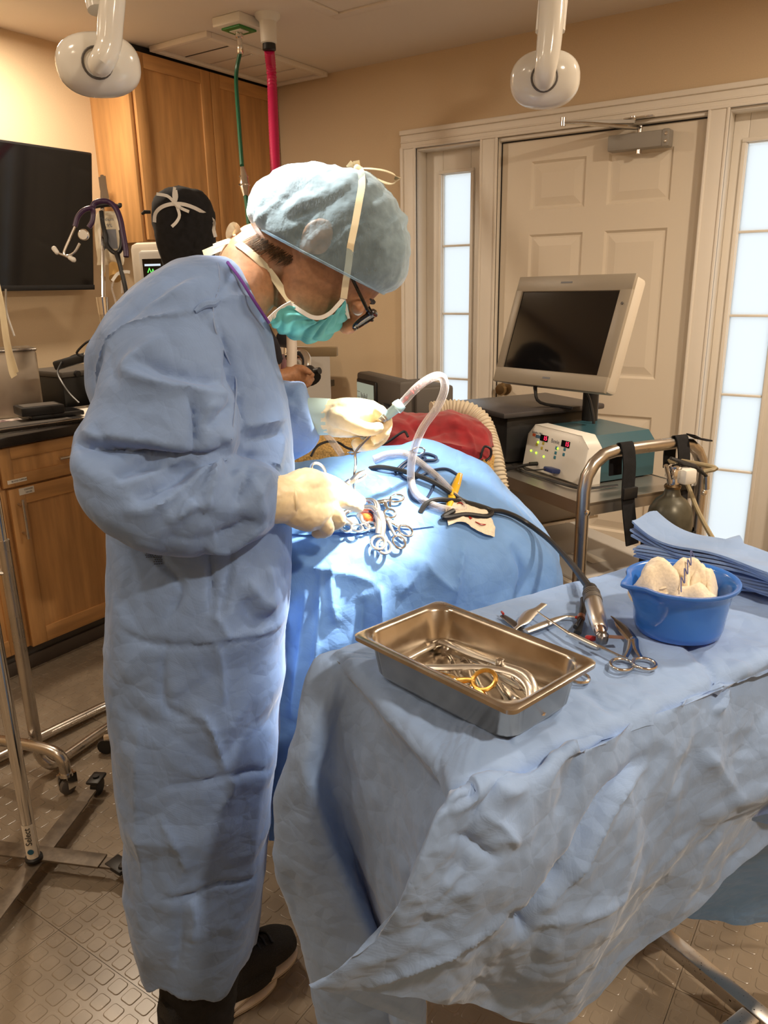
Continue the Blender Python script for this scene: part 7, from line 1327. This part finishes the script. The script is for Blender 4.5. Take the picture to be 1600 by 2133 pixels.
# ---- gloves
def glove(name, chains, vox, lab):
    b = B()
    for pts, r in chains: b.tube([np.array(p) for p in pts], r, 14, 4, round_=True)
    V, N, F = remesh(b, vox, 2); V = V + N * (crumple(V, 70, .0022, 2, 91) + crumple(V, 160, .0007, 1, 95))[:, None]
    return obj(name, arr(V, F), M_LATEX, surg, ang=80, label=lab)
glove('glove', [
 ([(-0.8247,0.8904,1.08),(-0.8214,0.9168,1.0742),(-0.8203,0.9394,1.0689)], [.040, .040, .041]),
 ([(-0.8203,0.9309,1.0709),(-0.8187,0.9598,1.0676),(-0.8182,0.9976,1.0621)], [.042, .043, .036]),
 ([(-0.815,0.9345,1.0873),(-0.8059,0.9588,1.0946),(-0.8094,1.0036,1.0791)], [.028, .026, .020]),
 ([(-0.8058,0.9311,1.0564),(-0.7973,0.955,1.0433),(-0.8006,0.9903,1.0441)], [.032, .030, .022]),
 ([(-0.8144,0.9942,1.0806),(-0.8142,1.0366,1.0711),(-0.8188,1.0842,1.0471),(-0.818,1.1271,1.0204)], [.0175, .0155, .0125, .0098]),
 ([(-0.8085,0.9909,1.0616),(-0.8,1.0281,1.0522),(-0.8036,1.0716,1.0323),(-0.8124,1.1128,1.0117)], [.0175, .0155, .0125, .0098]),
 ([(-0.8029,0.9802,1.0462),(-0.7888,1.0043,1.0354),(-0.7878,1.0182,1.0145),(-0.8036,1.016,1.0037)], [.0165, .0150, .0125, .010]),
 ([(-0.7962,0.9557,1.0382),(-0.7842,0.9735,1.0235),(-0.787,0.9813,1.0072),(-0.8077,0.9805,1.0004)], [.0155, .0140, .0115, .0095]),
 ([(-0.8392,0.9833,1.0866),(-0.8436,1.0359,1.078),(-0.8399,1.0808,1.0596),(-0.8329,1.1085,1.0359)], [.0185, .0155, .0130, .0100])], .0032, 'cream latex glove on the near right hand')
glove('glove', [
 ([(-0.9617,1.1419,1.166),(-0.9289,1.1545,1.1667),(-0.9,1.1657,1.1683)], [.0345, .0335, .034]),
 ([(-0.9031,1.1636,1.1684),(-0.871,1.1733,1.175),(-0.8445,1.1913,1.1744)], [.033, .031, .024]),
 ([(-0.8989,1.1725,1.1795),(-0.872,1.1907,1.1835),(-0.8476,1.2073,1.1802)], [.022, .020, .018]),
 ([(-0.8974,1.1614,1.1533),(-0.8708,1.1795,1.1481),(-0.8608,1.1923,1.1413)], [.024, .020, .014]),
 ([(-0.8443,1.1915,1.1836),(-0.8224,1.1966,1.1799),(-0.8028,1.1931,1.1646),(-0.8005,1.1825,1.1446),(-0.8111,1.1705,1.1328)], [.0155, .0140, .0125, .0110, .0095]),
 ([(-0.8526,1.2076,1.1715),(-0.8294,1.2161,1.159),(-0.8172,1.2038,1.1349),(-0.8253,1.1826,1.1192),(-0.834,1.1694,1.1169)], [.0155, .0140, .0125, .0110, .0095]),
 ([(-0.8648,1.2114,1.1587),(-0.8458,1.2195,1.1392),(-0.8397,1.2067,1.1182),(-0.8502,1.1826,1.1139),(-0.8561,1.1689,1.1195)], [.0150, .0135, .0120, .0110, .0095]),
 ([(-0.8801,1.2034,1.1492),(-0.8623,1.2131,1.1264),(-0.8568,1.2047,1.1093),(-0.8654,1.1844,1.1083)], [.0135, .0120, .0105, .0090]),
 ([(-0.8832,1.1469,1.1724),(-0.852,1.1439,1.1644),(-0.8268,1.1453,1.1555),(-0.8095,1.1547,1.1537),(-0.8014,1.165,1.1564)], [.0200, .0165, .0140, .0122, .0100])], .0030, 'cream latex glove on the far left hand')
# gathered cuffs of the gloves
obj('knit_cuff', B().tube([(-0.9726,1.1405,1.1663),(-0.9555,1.1461,1.1668),(-0.9369,1.1527,1.1673),(-0.9117,1.1626,1.1678)], [.0350, .0365, .0362, .0348], 28, 5), mat('cuff_knit', (.44, .56, .52), .75), surg)
for x, L in ((0, [(-0.9249,1.1573,1.1954),(-0.9059,1.1375,1.172),(-0.919,1.1613,1.1393)]), (1, [(-0.931,1.1531,1.1956),(-0.9119,1.1334,1.1721),(-0.9252,1.157,1.1375)])): obj('cuff_roll', B().tube(L, [.002, .0032, .002], 8, 5), M_LATEX, surg)
obj('cuff_roll', B().tube([(-0.822,0.9346,1.1077),(-0.7925,0.9087,1.0962),(-0.7841,0.9023,1.0789),(-0.7941,0.9076,1.0559),(-0.8214,0.9229,1.0311)], [.002, .004, .0045, .004, .002], 8, 5), M_LATEX, surg)
obj('cuff_roll', B().tube([(-0.8244,0.9209,1.112),(-0.7959,0.8918,1.0996),(-0.7901,0.8861,1.082),(-0.799,0.8897,1.0582)], [.002, .003, .003, .002], 8, 5), M_LATEX, surg)
# ---- trousers and shoes
tb = B()
for ft, sg in ((FTR, -1), (FTL, 1)):
    hip = pelv + HV * .07 * sg - ZU * .05; kn = (hip + ft) / 2 + HL * .03 + ZU * .02
    tb.tube([(hip + kn) / 2, kn, (kn + ft) / 2, ft + ZU * .05, ft - ZU * .0], [.07, .070, .074, .076, .072], 24, 4)
V, N, F = remesh(tb, .008, 2); obj('trousers', arr(V + N * crumple(V * np.array([1, 1, 1.6]), 14, .008, 2, 33)[:, None], F), M_BLACKF, surg, ang=80)
def shoe(heel, toe):
    heel, toe = Vector(heel), Vector(toe); d = toe - heel; d.z = 0; L = d.length; d.normalize(); w_ = Vector((-d.y, d.x, 0))
    out = [(0, .030), (.04, .034), (.35, .036), (.62, .046), (.8, .047), (.93, .036), (1.0, .012)]
    def sec(k, w__, z0, z1, e=.6): return [heel + d * L * k + w_ * (w__ * math.copysign(abs(math.cos(a)) ** e, math.cos(a))) + Vector((0, 0, (z0 + z1) / 2 + (z1 - z0) / 2 * math.copysign(abs(math.sin(a)) ** e, math.sin(a)))) for a in [2 * PI * q / 24 for q in range(24)]]
    A = cr(np.array([(k, w__) for k, w__ in out]), 24)
    s = obj('shoe', B().loft([sec(k, max(w__, .004), .018, .018 + (.085 if k < .3 else .085 - .055 * (k - .3) / .7), .75) for k, w__ in A]), M_BLACKF if 0 else tex(mat('shoe_mesh', (.010, .010, .011), .8), 'voronoi', 400, .5, .3, .001), surg, ang=80)
    obj('sole', B().loft([sec(k, max(w__ * 1.03, .004), .002, .020, .5) for k, w__ in A]), mat('sole_white', (.55, .48, .40), .7), s)
    obj('sole_line', B().loft([sec(k, max(w__ * 1.04, .004), .009, .012, .5) for k, w__ in A]), M_BLACK, s)
    for k in (.5, .58, .66): obj('lace', B().tube([heel + d * L * k + w_ * .022 + Vector((0, 0, .092 - .05 * (k - .3))), heel + d * L * (k + .02) + Vector((0, 0, .099 - .05 * (k - .3))), heel + d * L * k - w_ * .022 + Vector((0, 0, .092 - .05 * (k - .3)))], .003, 6, 3), M_BLACK, s)
shoe((-0.9636,0.7908,0.02), (-0.9456,0.9964,0.02)); hr = Vector((FTR[0], FTR[1], 0)); shoe(hr - Vector((.0, .075, 0)), hr + Vector((.055, .165, 0)))
# ================================================================== the assistant behind
ast = thing('person', 'person seen from behind in black scrub cap beside the tall cabinet', 'person', (-1.95, 1.80, 0))
AC = np.array((-2.0211,1.8495,1.6087)); ab = B()
def ap(x, y, z): return AC + HL * x + HV * y + ZU * z
ab.loft([[ap(0 + w_ * math.cos(a), .01 + dd * math.sin(a), z) for a in [2 * PI * k / 24 for k in range(24)]] for z, w_, dd in ((-.13, .045, .05), (-.10, .06, .075), (-.05, .072, .092), (.0, .078, .098), (.05, .076, .095), (.09, .055, .07), (.108, .02, .025))])
ab.tube([ap(0, -.02, -.08), ap(0, -.03, -.17), ap(0, -.04, -.24)], [.052, .052, .07], 18, 3)
for s_ in (-1, 1): ab.tube([ap(s_ * .082, .01, .015), ap(s_ * .088, .0, -.01), ap(s_ * .08, .012, -.04)], [.008, .013, .009], 10, 3, round_=True)
ab.tube([ap(0, .09, .0), ap(0, .115, -.03)], [.012, .014], 10, round_=True)
ab.tube([ap(0, -.03, -.20), ap(0, -.03, -.32), ap(0, -.02, -.55), ap(0, -.01, -.75)], [.10, .15, .14, .15], 24, 3, flat=.65, up=tuple(HL))
for s_ in (-1, 1): ab.tube([ap(s_ * .08, .0, -.72), ap(s_ * .09, .01, -1.1), ap(s_ * .09, .0, -1.48)], [.085, .06, .045], 16, 3)
hand0 = np.array((-1.6353,1.8662,1.1336))
ab.tube([ap(.17, -.02, -.28), ap(.24, .03, -.46), np.array((-1.685,1.8064,1.1313)), hand0], [.055, .045, .036, .027], 16, 4)
ab.tube([ap(-.17, -.02, -.28), ap(-.25, .02, -.50), ap(-.16, .18, -.58), ap(-.05, .26, -.56)], [.055, .045, .036, .026], 16, 4, round_=True)
ab.tube([hand0] + [(-1.623,1.8898,1.1408),(-1.6079,1.9089,1.1305)], [.028, .032, .024], 14, 3, round_=True)
for L in ([(-1.6144,1.9109,1.1483),(-1.6009,1.9301,1.1409),(-1.5938,1.9454,1.1351)], [(-1.6149,1.9175,1.1323),(-1.6081,1.9421,1.1178),(-1.6046,1.9576,1.1194)], [(-1.6157,1.9127,1.1205),(-1.6022,1.9247,1.1107),(-1.5956,1.9362,1.1129)], [(-1.6166,1.9039,1.1153),(-1.6053,1.9134,1.1026),(-1.5964,1.927,1.1062)]): ab.tube(L, [.0125, .0115, .0098], 10, 3, round_=True)
ab.tube([(-1.6191,1.8865,1.1595),(-1.5897,1.894,1.1601),(-1.5691,1.9038,1.148)], [.0145, .0125, .0100], 10, 3, round_=True)
V, N, F = remesh(ab, .0055, 2); obj('body', arr(V, F), M_SKIN, ast, ang=80)
sb = B(); sb.tube([ap(0, -.03, -.205), ap(0, -.03, -.26), ap(0, -.03, -.36), ap(0, -.02, -.55), ap(0, -.01, -.80)], [.085, .15, .19, .17, .18], 28, 4, flat=.68, up=tuple(HL))
sb.tube([ap(.15, -.02, -.27), ap(.215, .01, -.40), ap(.235, .03, -.46)], [.07, .068, .062], 16, 3); sb.tube([ap(-.15, -.02, -.27), ap(-.22, .01, -.42), ap(-.24, .02, -.48)], [.07, .068, .062], 16, 3)
for s_ in (-1, 1): sb.tube([ap(s_ * .08, .0, -.70), ap(s_ * .09, .01, -1.1), ap(s_ * .09, .0, -1.50)], [.10, .085, .075], 18, 3)
V, N, F = remesh(sb, .009, 2); obj('scrubs', arr(V + N * crumple(V, 10, .010, 2, 5)[:, None], F), tex(mat('dark_scrubs', (.02, .02, .03), .9), 'noise', 50, .3), ast, ang=80)
R_ = []
for z, w_, dd in ((-.175, .062, .070), (-.15, .070, .080), (-.115, .080, .092), (-.08, .088, .102), (-.03, .094, .108), (.03, .097, .110), (.07, .088, .102), (.098, .060, .075), (.11, .02, .03)): R_.append([ap(w_ * math.cos(a), -.005 + dd * math.sin(a) - (.0), z + (.05 if math.sin(a) > .3 and z < -.02 else 0)) for a in [2 * PI * k / 40 for k in range(40)]])
V = np.array(list(cr(np.array(R_), 40))); sh = V.shape; F = [(i * 40 + j, i * 40 + (j + 1) % 40, (i + 1) * 40 + (j + 1) % 40, (i + 1) * 40 + j) for i in range(39) for j in range(40)]
V = V.reshape(-1, 3); N = vnormals(V, F); N *= np.sign(((V - AC) * N).sum(1))[:, None]; V = V + N * crumple(V, 16, .012, 3, 8)[:, None]
kc = obj('scrub_cap', arr(V, F), M_BLACKF, ast, ang=80, label='black cloth scrub cap')
obj('cap_tie', B().tube([ap(-.09, -.06, .035), ap(-.108, -.065, .035), ap(-.118, -.06, .030)], [.005, .006, .004], 8), M_BLACK, kc)
kt = BVHTree.FromPolygons([tuple(v) for v in V], F)
L = onto([(-2.0249,1.7217,1.6111),(-2.0234,1.7309,1.634),(-2.0094,1.7454,1.648),(-1.9921,1.7602,1.6563),(-1.9703,1.7763,1.6602),(-1.9427,1.7944,1.6582),(-1.9094,1.8116,1.6432),(-1.8819,1.8209,1.6168),(-1.8621,1.8229,1.5849),(-1.8537,1.8204,1.5617)], (kt,), .006)
obj('mask_tie', B().ribbon(L, .011, -HV, .001, 3), M_TIE, ast)
for L in ([(-1.9479,1.756,1.6559),(-1.9517,1.7456,1.6692),(-1.9643,1.7356,1.6831),(-1.9921,1.719,1.6893)], [(-1.9508,1.7551,1.6588),(-1.9514,1.7509,1.6834),(-1.9486,1.7553,1.7082)], [(-1.9455,1.7576,1.6559),(-1.9303,1.7584,1.6466),(-1.9051,1.7653,1.6358)], [(-1.9479,1.756,1.6559),(-1.924,1.7426,1.626),(-1.9243,1.729,1.6059),(-1.9343,1.7172,1.5921)], [(-1.9537,1.7541,1.6617),(-1.9436,1.7551,1.6804),(-1.9449,1.7548,1.6996)]): obj('tie_end', B().ribbon(L, .009, -HV, .001, 3), M_TIE, ast)
obj('tie_knot', B().tube([(-1.9484,1.7513,1.6612),(-1.9383,1.7545,1.6511)], [.007, .007], 8, round_=True), M_TIE, ast)
